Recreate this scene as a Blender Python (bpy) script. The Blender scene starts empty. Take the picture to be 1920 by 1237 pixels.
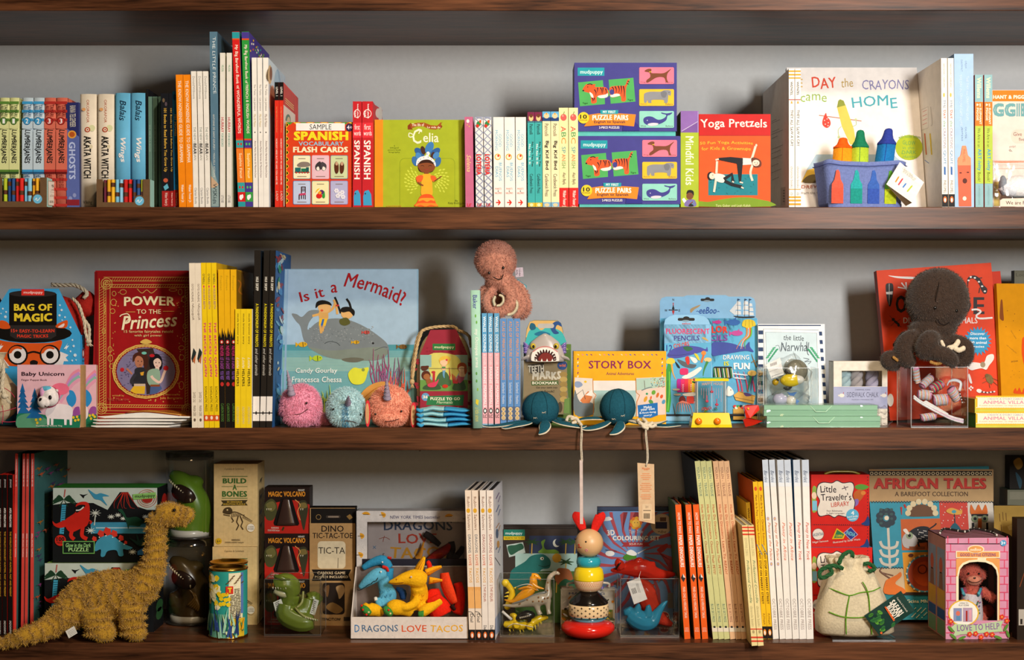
import bpy,math,random
from math import cos,sin,hypot,radians,copysign,sqrt,degrees,exp
from mathutils import Vector as Vc,Matrix,noise
random.seed(7);Rd=random.Random
SC=bpy.context.scene
D=2.9  # camera distance to the shelf fronts;1 unit there = 1000 photo pixels
PI=math.pi
# camera, world, lights, exposure
cam=bpy.data.objects.new('camera',bpy.data.cameras.new('camera'))
SC.collection.objects.link(cam)
cam.location=(0,-D,0);cam.rotation_euler=(PI/2,0,0)
cam.data.sensor_width=36;cam.data.lens=36*D/1.92;cam.data.clip_start=.05
SC.camera=cam
SC.view_settings.view_transform='Standard';SC.view_settings.look='None'
SC.view_settings.gamma=1;SC.view_settings.exposure=0.0;SC.view_settings.use_curve_mapping=False
wd=bpy.data.worlds.new('world');SC.world=wd;wd.use_nodes=True
wd.node_tree.nodes['Background'].inputs[0].default_value=(1,.78,.56,1)
wd.node_tree.nodes['Background'].inputs[1].default_value=.045
SC.cycles.max_bounces=8;SC.cycles.transparent_max_bounces=24
def area(name,loc,aim,size,power,col,sy=None,spread=180):
 l=bpy.data.lights.new(name,'AREA');l.energy=power;l.color=col;l.size=size;l.spread=radians(spread)
 if sy:l.shape='RECTANGLE';l.size_y=sy
 o=bpy.data.objects.new(name,l);SC.collection.objects.link(o);o.location=loc
 o.rotation_euler=(Vc(aim)-Vc(loc)).to_track_quat('-Z','Y').to_euler()
 return o
area('key_lamp',(1.2,-2.45,.64),(.45,.1,.0),.28,69,(1,.965,.91),.72)
area('ceiling_spot',(.35,-1.45,1.75),(.3,0,-.1),.16,25,(1,.8,.55))
area('warm_fill',(.2,-2.3,-.1),(.1,.1,-.45),.4,6,(1,.66,.34))  # unseen fill, added to warm the lower shelves
# materials
def lin(h):
 h=h.lstrip('#')
 if len(h)==3:h=''.join(c+c for c in h)
 v=[int(h[i:i+2],16)/255 for i in (0,2,4)]
 return [c/12.92 if c<=.04045 else ((c+.055)/1.055)**2.4 for c in v]
_M={}
def mat(h,kind='paper'):
 """a procedural material: colour h, surface kind"""
 k=(h,kind)
 if k in _M:return _M[k]
 m=bpy.data.materials.new(kind+'_'+h);m.use_nodes=True;_M[k]=m
 nt=m.node_tree;b=nt.nodes['Principled BSDF'];c=lin(h)
 N=lambda t:nt.nodes.new(t)
 tc=N('ShaderNodeTexCoord');nz=N('ShaderNodeTexNoise');nt.links.new(tc.outputs['Object'],nz.inputs['Vector'])
 sc,var,rough,bump={'paper':(60,.05,.5,.02),'gloss':(40,.03,.16,.01),'card':(120,.07,.7,.05),'cloth':(260,.12,.9,.35),
 'plush':(170,.16,.95,.3),'plastic':(30,.03,.25,.0),'wood':(20,.08,.38,.02),'metal':(60,.05,.25,.02),'rope':(300,.2,.9,.5),'trans':(30,.03,.18,.02)}[kind]
 nz.inputs['Scale'].default_value=sc;nz.inputs['Detail'].default_value=3
 cr=N('ShaderNodeValToRGB');e=cr.color_ramp.elements
 e[0].position=.3;e[1].position=.7
 e[0].color=(*[x*(1-var) for x in c],1);e[1].color=(*[min(1,x*(1+var)) for x in c],1)
 nt.links.new(nz.outputs['Fac'],cr.inputs[0]);nt.links.new(cr.outputs[0],b.inputs['Base Color'])
 b.inputs['Roughness'].default_value=rough
 if kind=='paper':b.inputs['Specular IOR Level'].default_value=.14
 if kind in ('cloth','plush','rope','card'):
  b.inputs['Specular IOR Level'].default_value=.15
 if kind=='plush':
  b.inputs['Sheen Weight'].default_value=.25;b.inputs['Sheen Roughness'].default_value=.5
 if kind=='metal':b.inputs['Metallic'].default_value=1
 if kind=='trans':
  b.inputs['Transmission Weight'].default_value=.45;b.inputs['IOR'].default_value=1.2
 if bump:
  bp=N('ShaderNodeBump');bp.inputs['Strength'].default_value=bump;bp.inputs['Distance'].default_value=.002
  nt.links.new(nz.outputs['Fac'],bp.inputs['Height']);nt.links.new(bp.outputs[0],b.inputs['Normal'])
 return m
def clear(name,tint=(1,1,1),lo=.03,hi=.55,rough=.03,crinkle=0):
 if name in _M:return _M[name]
 m=bpy.data.materials.new(name);m.use_nodes=True;_M[name]=m
 nt=m.node_tree;nt.nodes.clear();N=nt.nodes.new
 out=N('ShaderNodeOutputMaterial');mx=N('ShaderNodeMixShader');tr=N('ShaderNodeBsdfTransparent');gl=N('ShaderNodeBsdfGlossy');lw=N('ShaderNodeLayerWeight');mr=N('ShaderNodeMapRange')
 tr.inputs[0].default_value=(*tint,1);gl.inputs['Roughness'].default_value=rough
 lw.inputs[0].default_value=.35;mr.inputs[3].default_value=lo;mr.inputs[4].default_value=hi
 L=nt.links.new
 L(lw.outputs['Facing'],mr.inputs[0]);L(mr.outputs[0],mx.inputs[0]);L(tr.outputs[0],mx.inputs[1]);L(gl.outputs[0],mx.inputs[2]);L(mx.outputs[0],out.inputs[0])
 if crinkle:
  tc=N('ShaderNodeTexCoord');nz=N('ShaderNodeTexNoise');nz.inputs['Scale'].default_value=crinkle;bp=N('ShaderNodeBump');bp.inputs['Strength'].default_value=.8;bp.inputs['Distance'].default_value=.006
  L(tc.outputs['Object'],nz.inputs[0]);L(nz.outputs[0],bp.inputs['Height']);L(bp.outputs[0],gl.inputs['Normal']);L(bp.outputs[0],lw.inputs['Normal'])
 return m
ACRYL=lambda:clear('clear_acrylic',(.97,.98,.98),.03,.4)
EDGE=lambda:clear('acrylic_edge',(.9,.92,.92),.35,.7,.35)
FILM=lambda:clear('cellophane',(.98,.98,.98),.03,.4,.12,30)
PANE=lambda:clear('window_film',(.96,.96,.96),.04,.4,.05,12)
def wood(name,scale,dark,light,rough=.36):
 if name in _M:return _M[name]
 m=bpy.data.materials.new(name);m.use_nodes=True;_M[name]=m
 nt=m.node_tree;b=nt.nodes['Principled BSDF'];N=nt.nodes.new;L=nt.links.new
 tc=N('ShaderNodeTexCoord');mp=N('ShaderNodeMapping');mp.inputs['Scale'].default_value=scale
 n1=N('ShaderNodeTexNoise');n1.inputs['Scale'].default_value=1;n1.inputs['Detail'].default_value=8;n1.inputs['Roughness'].default_value=.62;n1.inputs['Distortion'].default_value=1.1
 wv=N('ShaderNodeTexNoise');wv.inputs['Scale'].default_value=6;wv.inputs['Detail'].default_value=4;wv.inputs['Distortion'].default_value=.4
 mx=N('ShaderNodeMath');mx.operation='MULTIPLY_ADD';mx.inputs[1].default_value=.45
 cr=N('ShaderNodeValToRGB');e=cr.color_ramp.elements;e[0].position=.55;e[1].position=.95
 e[0].color=(*lin(dark),1);e[1].color=(*lin(light),1)
 L(tc.outputs['Object'],mp.inputs[0]);L(mp.outputs[0],n1.inputs[0]);L(mp.outputs[0],wv.inputs[0])
 L(wv.outputs[0],mx.inputs[0]);L(n1.outputs[0],mx.inputs[2]);L(mx.outputs[0],cr.inputs[0]);L(cr.outputs[0],b.inputs['Base Color'])
 b.inputs['Roughness'].default_value=rough;b.inputs['Specular IOR Level'].default_value=.2
 bp=N('ShaderNodeBump');bp.inputs['Strength'].default_value=.12;bp.inputs['Distance'].default_value=.001
 L(mx.outputs[0],bp.inputs['Height']);L(bp.outputs[0],b.inputs['Normal'])
 return m
 # geometry helpers
CAM=Vc((0,-D,0))
def P(px,py,Y=0.0):
 s=(D+Y)/D
 return Vc(((px-960)/1000*s,Y,(618.5-py)/1000*s))
def S(Y):return (D+Y)/D/1000  # metres per photo pixel at depth Y
def cat(pts,n=5,closed=True):
 """smooth curve through 2-D or 3-D points"""
 m=len(pts);out=[]
 g=(lambda i:pts[i%m]) if closed else (lambda i:pts[min(max(i,0),m-1)])
 for i in range(m if closed else m-1):
  a,b,c,d=g(i-1),g(i),g(i+1),g(i+2)
  for k in range(n):
   t=k/n
   out.append(tuple(.5*(2*q+(r-p)*t+(2*p-5*q+4*r-s)*t*t+(3*q-p-3*r+s)*t**3) for p,q,r,s in zip(a,b,c,d)))
 if not closed:out.append(tuple(pts[-1]))
 return out
def ell(cx,cy,rx,ry,rot=0,n=22,a0=0,a1=360):
 r=radians(rot);o=[]
 full=a1-a0>=360
 for i in range(n if full else n+1):
  a=radians(a0+(a1-a0)*i/n);x,y=rx*cos(a),ry*sin(a)
  o.append((cx+x*cos(r)-y*sin(r),cy+x*sin(r)+y*cos(r)))
 return o
_G={}
def _tm(s,bold):
 cu=bpy.data.curves.new('t','FONT');cu.body=s;cu.resolution_u=2;cu.offset=bold
 ob=bpy.data.objects.new('t',cu);me=ob.to_mesh()
 v=[(a.co.x,a.co.y) for a in me.vertices];f=[tuple(p.vertices) for p in me.polygons]
 ob.to_mesh_clear();bpy.data.objects.remove(ob);bpy.data.curves.remove(cu)
 return v,f
def glyph(c,bold=0):
 k=(c,bold)
 if k not in _G:
  v,f=_tm(c,bold) if c!=' ' else ([],[])
  if c==' ':adv=.3
  else:
   w=lambda s:(lambda q:max(a[0] for a in q)-min(a[0] for a in q))(_tm(s,0)[0])
   adv=w('H'+c+'H')-w('HH')
  _G[k]=(v,f,adv)
 return _G[k]
class MB:
 """collects shapes in world coordinates and links them as one mesh object"""
 def __init__(s):s.v=[];s.f=[];s.m=[];s.mats=[];s.sm=[]
 def mi(s,m):
  if isinstance(m,str):m=mat(m)
  if m not in s.mats:s.mats.append(m)
  return s.mats.index(m)
 def add(s,v,f,m,smooth=False):
  b=len(s.v);i=s.mi(m)
  s.v+=[tuple(p) for p in v];s.f+=[tuple(b+j for j in q) for q in f];s.m+=[i]*len(f);s.sm+=[smooth]*len(f)
 def prism(s,base,dirv,m,caps=True):
  n=len(base);d=Vc(dirv);v=[Vc(p) for p in base];v+=[p+d for p in v]
  f=[(i,(i+1)%n,(i+1)%n+n,i+n) for i in range(n)]
  if caps:f+=[tuple(range(n))[::-1],tuple(range(n,2*n))]
  s.add(v,f,m)
 def box(s,O,U,V,W,m):
  O,U,V,W=map(Vc,(O,U,V,W));s.prism([O,O+U,O+U+V,O+V],W,m)
 def rbox(s,x0,x1,y0,y1,z0,z1,m):s.box((x0,y0,z0),(x1-x0,0,0),(0,0,z1-z0),(0,y1-y0,0),m)
 def rings(s,rs,m,cap=True,smooth=True):
  n=len(rs[0]);v=[p for r in rs for p in r];f=[]
  for k in range(len(rs)-1):
   for i in range(n):f.append((k*n+i,k*n+(i+1)%n,(k+1)*n+(i+1)%n,(k+1)*n+i))
  if cap:f+=[tuple(range(n))[::-1],tuple(range((len(rs)-1)*n,len(rs)*n))]
  s.add(v,f,m,smooth)
 def lathe(s,O,prof,m,n=32,axis=(0,0,1),cap=True,smooth=True):
  """prof: (radius, height) along axis from O"""
  a=Vc(axis).normalized();u=a.orthogonal().normalized();w=a.cross(u);O=Vc(O)
  s.rings([[O+a*h+(u*cos(2*PI*i/n)+w*sin(2*PI*i/n))*r for i in range(n)] for r,h in prof],m,cap,smooth)
 def tube(s,pts,rad,m,n=10,sub=4,flat=1,cap=True,fl_axis=None):
  """swept round tube through pts;rad is one radius or one per point"""
  pts=[tuple(p) for p in pts]
  if not isinstance(rad,(list,tuple)):rad=[rad]*len(pts)
  q=cat([p+(r,) for p,r in zip(pts,rad)],sub,0) if sub>1 else [p+(r,) for p,r in zip(pts,rad)]
  C=[Vc(p[:3]) for p in q];R=[max(p[3],1e-5) for p in q];rs=[]
  t0=(C[1]-C[0]).normalized();u=Vc(fl_axis) if fl_axis else t0.orthogonal()
  for i,c in enumerate(C):
   t=(C[min(i+1,len(C)-1)]-C[max(i-1,0)])
   t=t.normalized() if t.length>1e-9 else t0
   u=(u-t*u.dot(t));u=u.normalized() if u.length>1e-6 else t.orthogonal().normalized();w=t.cross(u)
   rs.append([c+(u*cos(2*PI*k/n)*flat+w*sin(2*PI*k/n))*R[i] for k in range(n)])
  s.rings(rs,m,cap)
 def ball(s,c,r,m,n=20,k=12,rot=None,fn=None):
  """ellipsoid;r a number or three radii;fn reshapes unit-sphere points"""
  if not isinstance(r,(list,tuple)):r=(r,r,r)
  c=Vc(c);rs=[]
  for j in range(k+1):
   b=-PI/2+PI*j/k;b=max(min(b,PI/2-.02),-PI/2+.02);row=[]
   for i in range(n):
    p=Vc((cos(b)*cos(2*PI*i/n),cos(b)*sin(2*PI*i/n),sin(b)))
    if fn:p=Vc(fn(p))
    p=Vc((p.x*r[0],p.y*r[1],p.z*r[2]))
    if rot:p=rot@p
    row.append(c+p)
   rs.append(row)
  s.rings(rs,m)
 def fur(s,src,n,L,w,m,droop=.35,keep=None,seed=1,comb=(0,0,-1)):
  """short pile: n thin blades rooted on src's faces"""
  rd=Rd(seed);cm=Vc(comb);V=[Vc(p) for p in src.v];tr=[];ar=[]
  for f in src.f:
   for k in range(1,len(f)-1):
    a,b,c=V[f[0]],V[f[k]],V[f[k+1]];x=(b-a).cross(c-a);A=x.length/2
    if A>1e-12:tr.append((a,b,c,x.normalized()));ar.append(A)
  C=sum((a for a in V),Vc())/len(V);vv=[];ff=[]
  for a,b,c,nn in rd.choices(tr,ar,k=n):
   x,y=rd.random(),rd.random()
   if x+y>1:x,y=1-x,1-y
   p=a+(b-a)*x+(c-a)*y
   if keep and not keep(p):continue
   d=(nn+cm*droop+Vc((rd.gauss(0,.3),rd.gauss(0,.3),rd.gauss(0,.3)))).normalized()
   q=d.cross(Vc((rd.gauss(0,1),rd.gauss(0,1),rd.gauss(0,1)))).normalized()*w
   l=L*rd.uniform(.6,1.25);i=len(vv)
   vv+=[p-q,p+q,p+d*l];ff.append((i,i+1,i+2))
  s.add(vv,ff,m)
 def build(s,name,root=None,smooth=None):
  me=bpy.data.meshes.new(name);o=bpy.data.objects.new(name,me);SC.collection.objects.link(o)
  if root is not None and root.type=='EMPTY' or root is not None:off=WL[root.name]
  else:off=Vc(s.org) if hasattr(s,'org') else Vc()
  me.from_pydata([tuple(Vc(p)-off) for p in s.v],[],s.f)
  for m in s.mats:me.materials.append(m)
  me.polygons.foreach_set('material_index',s.m)
  me.polygons.foreach_set('use_smooth',s.sm if smooth is None else [smooth]*len(s.sm))
  me.update()
  if root is not None:o.parent=root;WL[o.name]=off
  else:o.location=off;WL[o.name]=off
  return o
WL={}  # world location each object's mesh is measured from
def tag(o,label,cat_,group=None):
 o['label']=label;o['category']=cat_
 if group:o['group']=group
 return o
def thing(name,label,cat_,loc,group=None):
 o=bpy.data.objects.new(name,None);SC.collection.objects.link(o);o.empty_display_size=.02
 o.location=loc;WL[o.name]=Vc(loc);return tag(o,label,cat_,group)
def solo(mb,name,label,cat_,org,group=None):
 mb.org=Vc(org);return tag(mb.build(name),label,cat_,group)
def remesh(o,size,it=4):
 m=o.modifiers.new('union','REMESH');m.mode='VOXEL';m.voxel_size=size;m.use_smooth_shade=True
 m=o.modifiers.new('soften','SMOOTH');m.iterations=it;m.factor=.5
 return o
def dup(root,dx,label,dy=0,dz=0,roty=0,rotz=0):
 """copy a thing, its parts and their sub-parts, moved dx photo pixels along the shelf"""
 c=root.copy();SC.collection.objects.link(c)
 c.location=root.location+Vc((dx*S(root.location.y),dy,dz));c['label']=label
 c.rotation_euler=(0,root.rotation_euler.y+radians(roty),root.rotation_euler.z+radians(rotz))
 for ch in root.children:
  a=ch.copy();SC.collection.objects.link(a);a.parent=c
  for g in ch.children:
   b=g.copy();SC.collection.objects.link(b);b.parent=a
 return c
def prs(p):return list(zip(p[::2],p[1::2])) if isinstance(p[0],(int,float)) else p
class Face:
 """a printable face: draws flat shapes given in photo pixels onto the plane (O, U, V), facing N"""
 def __init__(s,mb,O,U,V,N=None,eps=.00003):
  s.mb=mb;s.O=Vc(O);s.U=Vc(U).normalized();s.V=Vc(V).normalized()
  s.N=Vc(N).normalized() if N else s.U.cross(s.V).normalized()
  if s.N.dot(CAM-s.O)<0:s.N=-s.N
  s.k=1;s.eps=eps;s.kind='paper';s.sh=s.zz=None;s.ox=s.oy=0
 def w(s,x,y):
  if s.zz:x,y=s.zz[0]+x/s.zz[2],s.zz[1]+y/s.zz[2]
  if s.sh is not None:x+=s.ox+(y-s.oy)*s.sh
  p=P(x,y,0)-CAM;t=(s.O-CAM).dot(s.N)/p.dot(s.N)
  return CAM+p*t+s.N*(s.eps*s.k)
 def up(s):s.k+=1
 def G(s,pts,c):
  pts=prs(pts)
  s.mb.add([s.w(*p) for p in pts],[tuple(range(len(pts)))],mat(c,s.kind) if isinstance(c,str) else c);s.up()
 def B(s,pts,c,n=4):s.G(cat(prs(pts),n),c)
 def R(s,x0,y0,x1,y1,c):s.G([(x0,y0),(x1,y0),(x1,y1),(x0,y1)],c)
 def E(s,cx,cy,rx,ry=None,c='fff',rot=0,n=20):s.G(ell(cx,cy,rx,ry or rx,rot,n),c)
 def RR(s,x0,y0,x1,y1,r,c):
  s.G([p for (cx,cy,a) in ((x1-r,y0+r,270),(x1-r,y1-r,0),(x0+r,y1-r,90),(x0+r,y0+r,180)) for p in ell(cx,cy,r,r,0,4,a,a+90)],c)
 def L(s,pts,w,c,smooth=True,taper=False):
  pts=prs(pts)
  if smooth and len(pts)>2:pts=cat(pts,4,0)
  a=[];b=[];n=len(pts)
  for i,p in enumerate(pts):
   q,r=pts[max(i-1,0)],pts[min(i+1,n-1)];dx,dy=r[0]-q[0],r[1]-q[1];l=hypot(dx,dy) or 1
   h=w/2*((1-i/(n-1)*.8) if taper else 1)
   a.append((p[0]-dy/l*h,p[1]+dx/l*h));b.append((p[0]+dy/l*h,p[1]-dx/l*h))
  f=[(i,i+1,n+i+1,n+i) for i in range(n-1)]
  s.mb.add([s.w(*p) for p in a+b],f,mat(c,s.kind) if isinstance(c,str) else c);s.up()
 def ring(s,cx,cy,rx,ry,w,c,rot=0,a0=0,a1=360):
  e=ell(cx,cy,rx,ry,rot,28,a0,a1)
  if a1-a0>=360:e.append(e[0])
  s.L(e,w,c,0)
 def dots(s,pts,r,c):
  for x,y in pts:s.E(x,y,r,r,c,n=7);s.k-=1
  s.up()
 def T(s,txt,x0,y0,x1,y1,c,bold=.0,d=0,arc=0,sl=0,j=0,rot=0,sp=0):
  """lettering fitted into a pixel box;d=1 runs down a spine;arc bows it;sl slants;j jitters like hand lettering"""
  rd=Rd(hash_(txt));x=0;V=[];F=[]
  for ch in txt:
   v,f,adv=glyph(ch);b=len(V);r=rd.uniform(-j,j)*.25;dy=rd.uniform(-j,j)*.12
   cr,sr=cos(r),sin(r)
   for a,e in v:
    a-=adv/2;e-=.35;a,e=a*cr-e*sr+adv/2,a*sr+e*cr+.35+dy
    V.append((x+a+sl*e,e))
   F+=[tuple(b+i for i in q) for q in f];x+=adv+sp+bold*.8
  if bold:
   n=len(V);o=bold*.9;V=[(a+p,e+q) for p,q in ((-o,-o*.5),(o,-o*.5),(-o,o*.5),(o,o*.5)) for a,e in V];F=[tuple(i+n*k for i in q) for k in range(4) for q in F]
  if not V:return
  nc=len(V)//4 if bold else len(V)
  ax,bx=min(p[0] for p in V),max(p[0] for p in V);ay,by=min(p[1] for p in V),max(p[1] for p in V)
  W,H=bx-ax or 1,by-ay or 1;o=[];cr,sr=cos(radians(rot)),sin(radians(rot));cx,cy=(x0+x1)/2,(y0+y1)/2
  k0=s.k
  for i,(a,e) in enumerate(V):
   u,t=(a-ax)/W,(e-ay)/H
   if d==1:X,Y=x0+(x1-x0)*t,y0+(y1-y0)*u
   else:X,Y=x0+(x1-x0)*u,y1-(y1-y0)*t-arc*4*u*(1-u)
   if rot:X,Y=cx+(X-cx)*cr-(Y-cy)*sr,cy+(X-cx)*sr+(Y-cy)*cr
   s.k=k0+(i//nc)*.3;o.append(s.w(X,Y))
  s.mb.add(o,F,mat(c,s.kind));s.k=k0+2
def hash_(t):
 h=7
 for ch in t:h=(h*31+ord(ch))%1000003
 return h
 # the setting
ZB,ZC,ZD=(618.5-388)/1000,(618.5-802)/1000,(618.5-1205)/1000  # tops of the three shelves in view
DEP=.355  # shelf depth
FL={'B':ZB,'C':ZC,'D':ZD}
def setting():
 mb=MB();m=bpy.data.materials.new('painted_wall');m.use_nodes=True;nt=m.node_tree;b=nt.nodes['Principled BSDF']
 N=nt.nodes.new;L=nt.links.new;tc=N('ShaderNodeTexCoord');n1=N('ShaderNodeTexNoise');n1.inputs['Scale'].default_value=90;n1.inputs['Detail'].default_value=4
 cr=N('ShaderNodeValToRGB');e=cr.color_ramp.elements;e[0].color=(*lin('b9bcbe'),1);e[1].color=(*lin('c4c7c9'),1)
 bp=N('ShaderNodeBump');bp.inputs['Strength'].default_value=.12;bp.inputs['Distance'].default_value=.002
 L(tc.outputs['Object'],n1.inputs[0]);L(n1.outputs[0],cr.inputs[0]);L(cr.outputs[0],b.inputs['Base Color']);L(n1.outputs[0],bp.inputs['Height']);L(bp.outputs[0],b.inputs['Normal']);b.inputs['Roughness'].default_value=.6
 mb.rbox(-1.5,1.5,DEP,DEP+.06,-1.1,1.1,m);o=mb.build('wall_back');o['kind']='structure'
 mb=MB();mb.rbox(-2,2,-3.4,DEP+.06,-1.16,-1.1,mat('4a3f38','wood'));o=mb.build('floor');o['kind']='structure'
 w=wood('walnut_laminate',(2.2,18,42),'2a160b','70442a')
 for nm,z,lab in (('A',(618.5+22)/1000,'dark walnut shelf board along the top, only its underside and lower edge showing'),
 ('B',ZB,'dark walnut shelf board carrying the flash cards and the purple puzzle boxes'),
 ('C',ZC,'dark walnut shelf board carrying the plush octopuses and narwhals'),
 ('D',ZD,'dark walnut shelf board carrying the plush dinosaur and the dragon box')):
  mb=MB();t=.042;c=.0012
  prof=[(c,z),(DEP,z),(DEP,z-t),(c,z-t),(0,z-t+c),(0,z-c)]
  mb.prism([(-1.4,y,h) for y,h in prof],(2.8,0,0),w)
  solo(mb,'shelf_board',lab,'shelf',(0,0,z),'walnut shelf boards')
setting()
# books and boxes
def spines(f,w,spec):
 """bands, words and marks on a spine, x as a share of its width, y in photo pixels"""
 for q in spec:
  k=q[0]
  if k=='r':f.R(0,q[1],w,q[2],q[3])
  elif k=='t':
   o=q[5] if len(q)>5 else {}
   f.T(q[1],o.get('a',.28)*w,q[2],o.get('b',.74)*w,q[3],q[4],o.get('bold',.0),1,0,o.get('sl',0),o.get('j',0))
  elif k=='h':f.T(q[1],q[5]*w,q[2],q[6]*w,q[3],q[4],q[7] if len(q)>7 else 0)
  elif k=='e':f.E(q[1]*w,q[2],q[3]*w,q[4],q[5])
  elif k=='g':f.G([(a*w,b) for a,b in q[1]],q[2])
  elif k=='l':f.L([(a*w,b) for a,b in q[1]],q[3],q[2])
def spine_book(lab,fl,xt,xb,w,yt,col,spec,Y=.006,dep=.2,side=None,pages='e6dfcf',grp=None,sideart=None,rnd=0,t=.0016,c='book',name='book',left=None,kind='paper',lip=.002,yaw=0):
 """a book shelved spine-out: xt / xb are the pixels of its spine's left edge at top and foot"""
 z=FL[fl];yb=618.5-z/S(Y);a=P(xb,yb,Y);b=P(xt,yt,Y);V=b-a;h=V.length;V.normalize()
 U=Vc((V.z,0,-V.x));W=w*S(Y)
 if U.z<0:a.z-=U.z*W;h+=U.z*W
 Yd=Vc((yaw,1,0)).normalized();root=thing(name,lab,c,a+Vc((W/2,0,0)),grp);mb=MB()
 if rnd:
  n=7;pr=[a+U*(W*i/n)+Yd*(rnd*(1-sin(PI*i/n))) for i in range(n+1)]+[a+U*W+Yd*(rnd+.004),a+Yd*(rnd+.004)]
  i0=len(mb.f);mb.prism(pr,V*h,mat(col,kind));mb.sm[i0:i0+n]=[True]*n
 else:mb.box(a,U*W,V*h,Yd*t,mat(col,kind))
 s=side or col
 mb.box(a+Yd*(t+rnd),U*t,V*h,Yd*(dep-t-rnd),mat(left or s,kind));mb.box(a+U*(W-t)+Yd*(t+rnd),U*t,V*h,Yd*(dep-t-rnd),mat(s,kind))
 f=Face(mb,a-Yd*.0001,U,V,(0,-1,0));f.sh=(xb-xt)/(yb-yt);f.ox=xt;f.oy=yt
 if rnd:f.eps=.00004
 spines(f,w,spec)
 if sideart:
  g=Face(mb,a+(U*W if a.x<0 else Vc()),Yd,V);sideart(g)
 mb.build('cover',root)
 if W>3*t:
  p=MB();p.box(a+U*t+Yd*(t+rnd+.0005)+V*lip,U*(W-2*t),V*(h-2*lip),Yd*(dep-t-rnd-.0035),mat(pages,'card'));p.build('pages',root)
 return root
class Slab:
 """frame of something that stands face-out: x0..x1 pixels along its foot, top edge at pixel yt, leaning back"""
 def __init__(s,fl,x0,x1,yt,Y,lean=0,yaw=0,z=None,roll=0):
  s.z=FL[fl] if z is None else z;yb=618.5-s.z/S(Y);s.yb=yb
  th,ya=radians(lean),radians(yaw)
  s.O=P(x0,yb,Y);s.U=Vc((cos(ya),sin(ya),0));b=Vc((-sin(ya),cos(ya),0))
  s.V=b*sin(th)+Vc((0,0,cos(th)));s.B=b*cos(th)-Vc((0,0,sin(th)));s.N=-s.B
  if roll:R=Matrix.Rotation(radians(roll),3,s.N);s.U=R@s.U;s.V=R@s.V
  hit=lambda x,y:(lambda d:CAM+d*((s.O-CAM).dot(s.N)/d.dot(s.N)))(P(x,y,0)-CAM)
  s.w=(hit(x1,yb)-s.O).dot(s.U);s.h=(hit(x0,yt)-s.O).dot(s.V)
 def face(s,mb,lift=.0):return Face(mb,s.O+s.N*lift,s.U,s.V,s.N)
 def box(s,mb,u0,u1,v0,v1,d0,d1,m):mb.box(s.O+s.U*u0+s.V*v0+s.B*d0,s.U*(u1-u0),s.V*(v1-v0),s.B*(d1-d0),m)
 def side(s,mb,right=True):
  return Face(mb,s.O+(s.U*s.w if right else Vc()),s.B,s.V,s.U if right else-s.U)
 def top(s,mb):return Face(mb,s.O+s.V*s.h,s.U,s.B,s.V)
 def at(s,u=.5,d=0):return s.O+s.U*s.w*u+s.B*d
 def raise_(s,thick):
  """lift so that the lower rear edge of a leaning slab meets the shelf"""
  dz=-min(0,(s.B*thick).z);s.O.z+=dz;return s
def face_book(name,lab,sl,th,col,art,spine=None,pages='e9e3d6',c='book',grp=None,kind='paper',t=.0022,hard=True):
 root=thing(name,lab,c,sl.at(.5,th/2),grp);sl.raise_(th);mb=MB();m=mat(col,kind)
 sl.box(mb,0,sl.w,0,sl.h,0,t,m);sl.box(mb,0,sl.w,0,sl.h,th-t,th,m);sl.box(mb,0,t,0,sl.h,t,th-t,mat(spine or col,kind))
 f=sl.face(mb);f.kind=kind;art(f);mb.build('cover',root);e=.003 if hard else .0008
 p=MB();sl.box(p,t,sl.w-e,e,sl.h-e,t+.0001,th-t-.0001,mat(pages,'card'));p.build('pages',root)
 return root
def carton(name,lab,sl,dep,col,art,c='box',grp=None,kind='paper',sidecol=None,topcol=None,more=None,part='body'):
 """a closed box: body with printed front (and more(mb) for its other faces)"""
 root=thing(name,lab,c,sl.at(.5,dep/2),grp);sl.raise_(dep);mb=MB()
 sl.box(mb,0,sl.w,0,sl.h,0,dep,mat(col,kind))
 f=sl.face(mb);f.kind=kind;art(f)
 if sidecol:
  for r in (0,1):
   g=sl.side(mb,r);q=[sl.O+sl.U*(sl.w*r)+(sl.U if r else-sl.U)*.00004+p for p in (Vc(),sl.B*dep,sl.B*dep+sl.V*sl.h,sl.V*sl.h)];mb.add(q,[(0,1,2,3)],mat(sidecol,kind))
 if topcol:
  q=[sl.O+sl.V*(sl.h+.00004)+p for p in (Vc(),sl.U*sl.w,sl.U*sl.w+sl.B*dep,sl.B*dep)];mb.add(q,[(0,1,2,3)],mat(topcol,kind))
 if more:more(mb)
 mb.build(part,root);return root
def rep(root,items):
 for dx,lab in items:dup(root,dx,lab)
 # upper shelf: spines
Yb=.05
def jacks(n,base,band,dark,x,lab1,lab2,dx,sub,w):
 sp=[('r',y,y+5,band) for y in (190,206,222,243,262,318,334,352,368,382)]
 sp+=[('t','TAMARI',196,218,dark,{'a':.52,'b':.85}),('t','ALLEN',198,216,dark,{'a':.15,'b':.46}),('r',243,318,base),('r',228,241,base),
 ('e',.45,227,.36,7.5,dark),('e',.45,227,.3,6.3,band),('h',n,222.5,231.5,'fff',.33,.58,.02),
 ('t','LUMBERJANES',243,306,'151515',{'a':.12,'b':.8,'bold':.03,'j':.8}),('r',322,326,dark),('t',sub,324,352,dark,{'a':.3,'b':.7})]
 b=spine_book(lab1,'B',x,x,w,183,base,sp,Y=Yb,dep=.14,grp='striped comic volumes',rnd=.003,pages='ddd5c4')
 b2=dup(b,dx,lab2)
jacks('1','dfe3a3','5d8a3a','35502a',-1,'pale green striped comic spine numbered one, cut by the picture edge','pale green striped comic spine numbered one, touching the blue ones',18.5,'UNNATURAL',18)
jacks('2','c5d8e6','3f9ed6','2a5f8c',41.5,'pale blue striped comic spine numbered two, beside the green ones','pale blue striped comic spine numbered two, beside the salmon red ones',21,'THE TERRIBLE',20)
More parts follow.
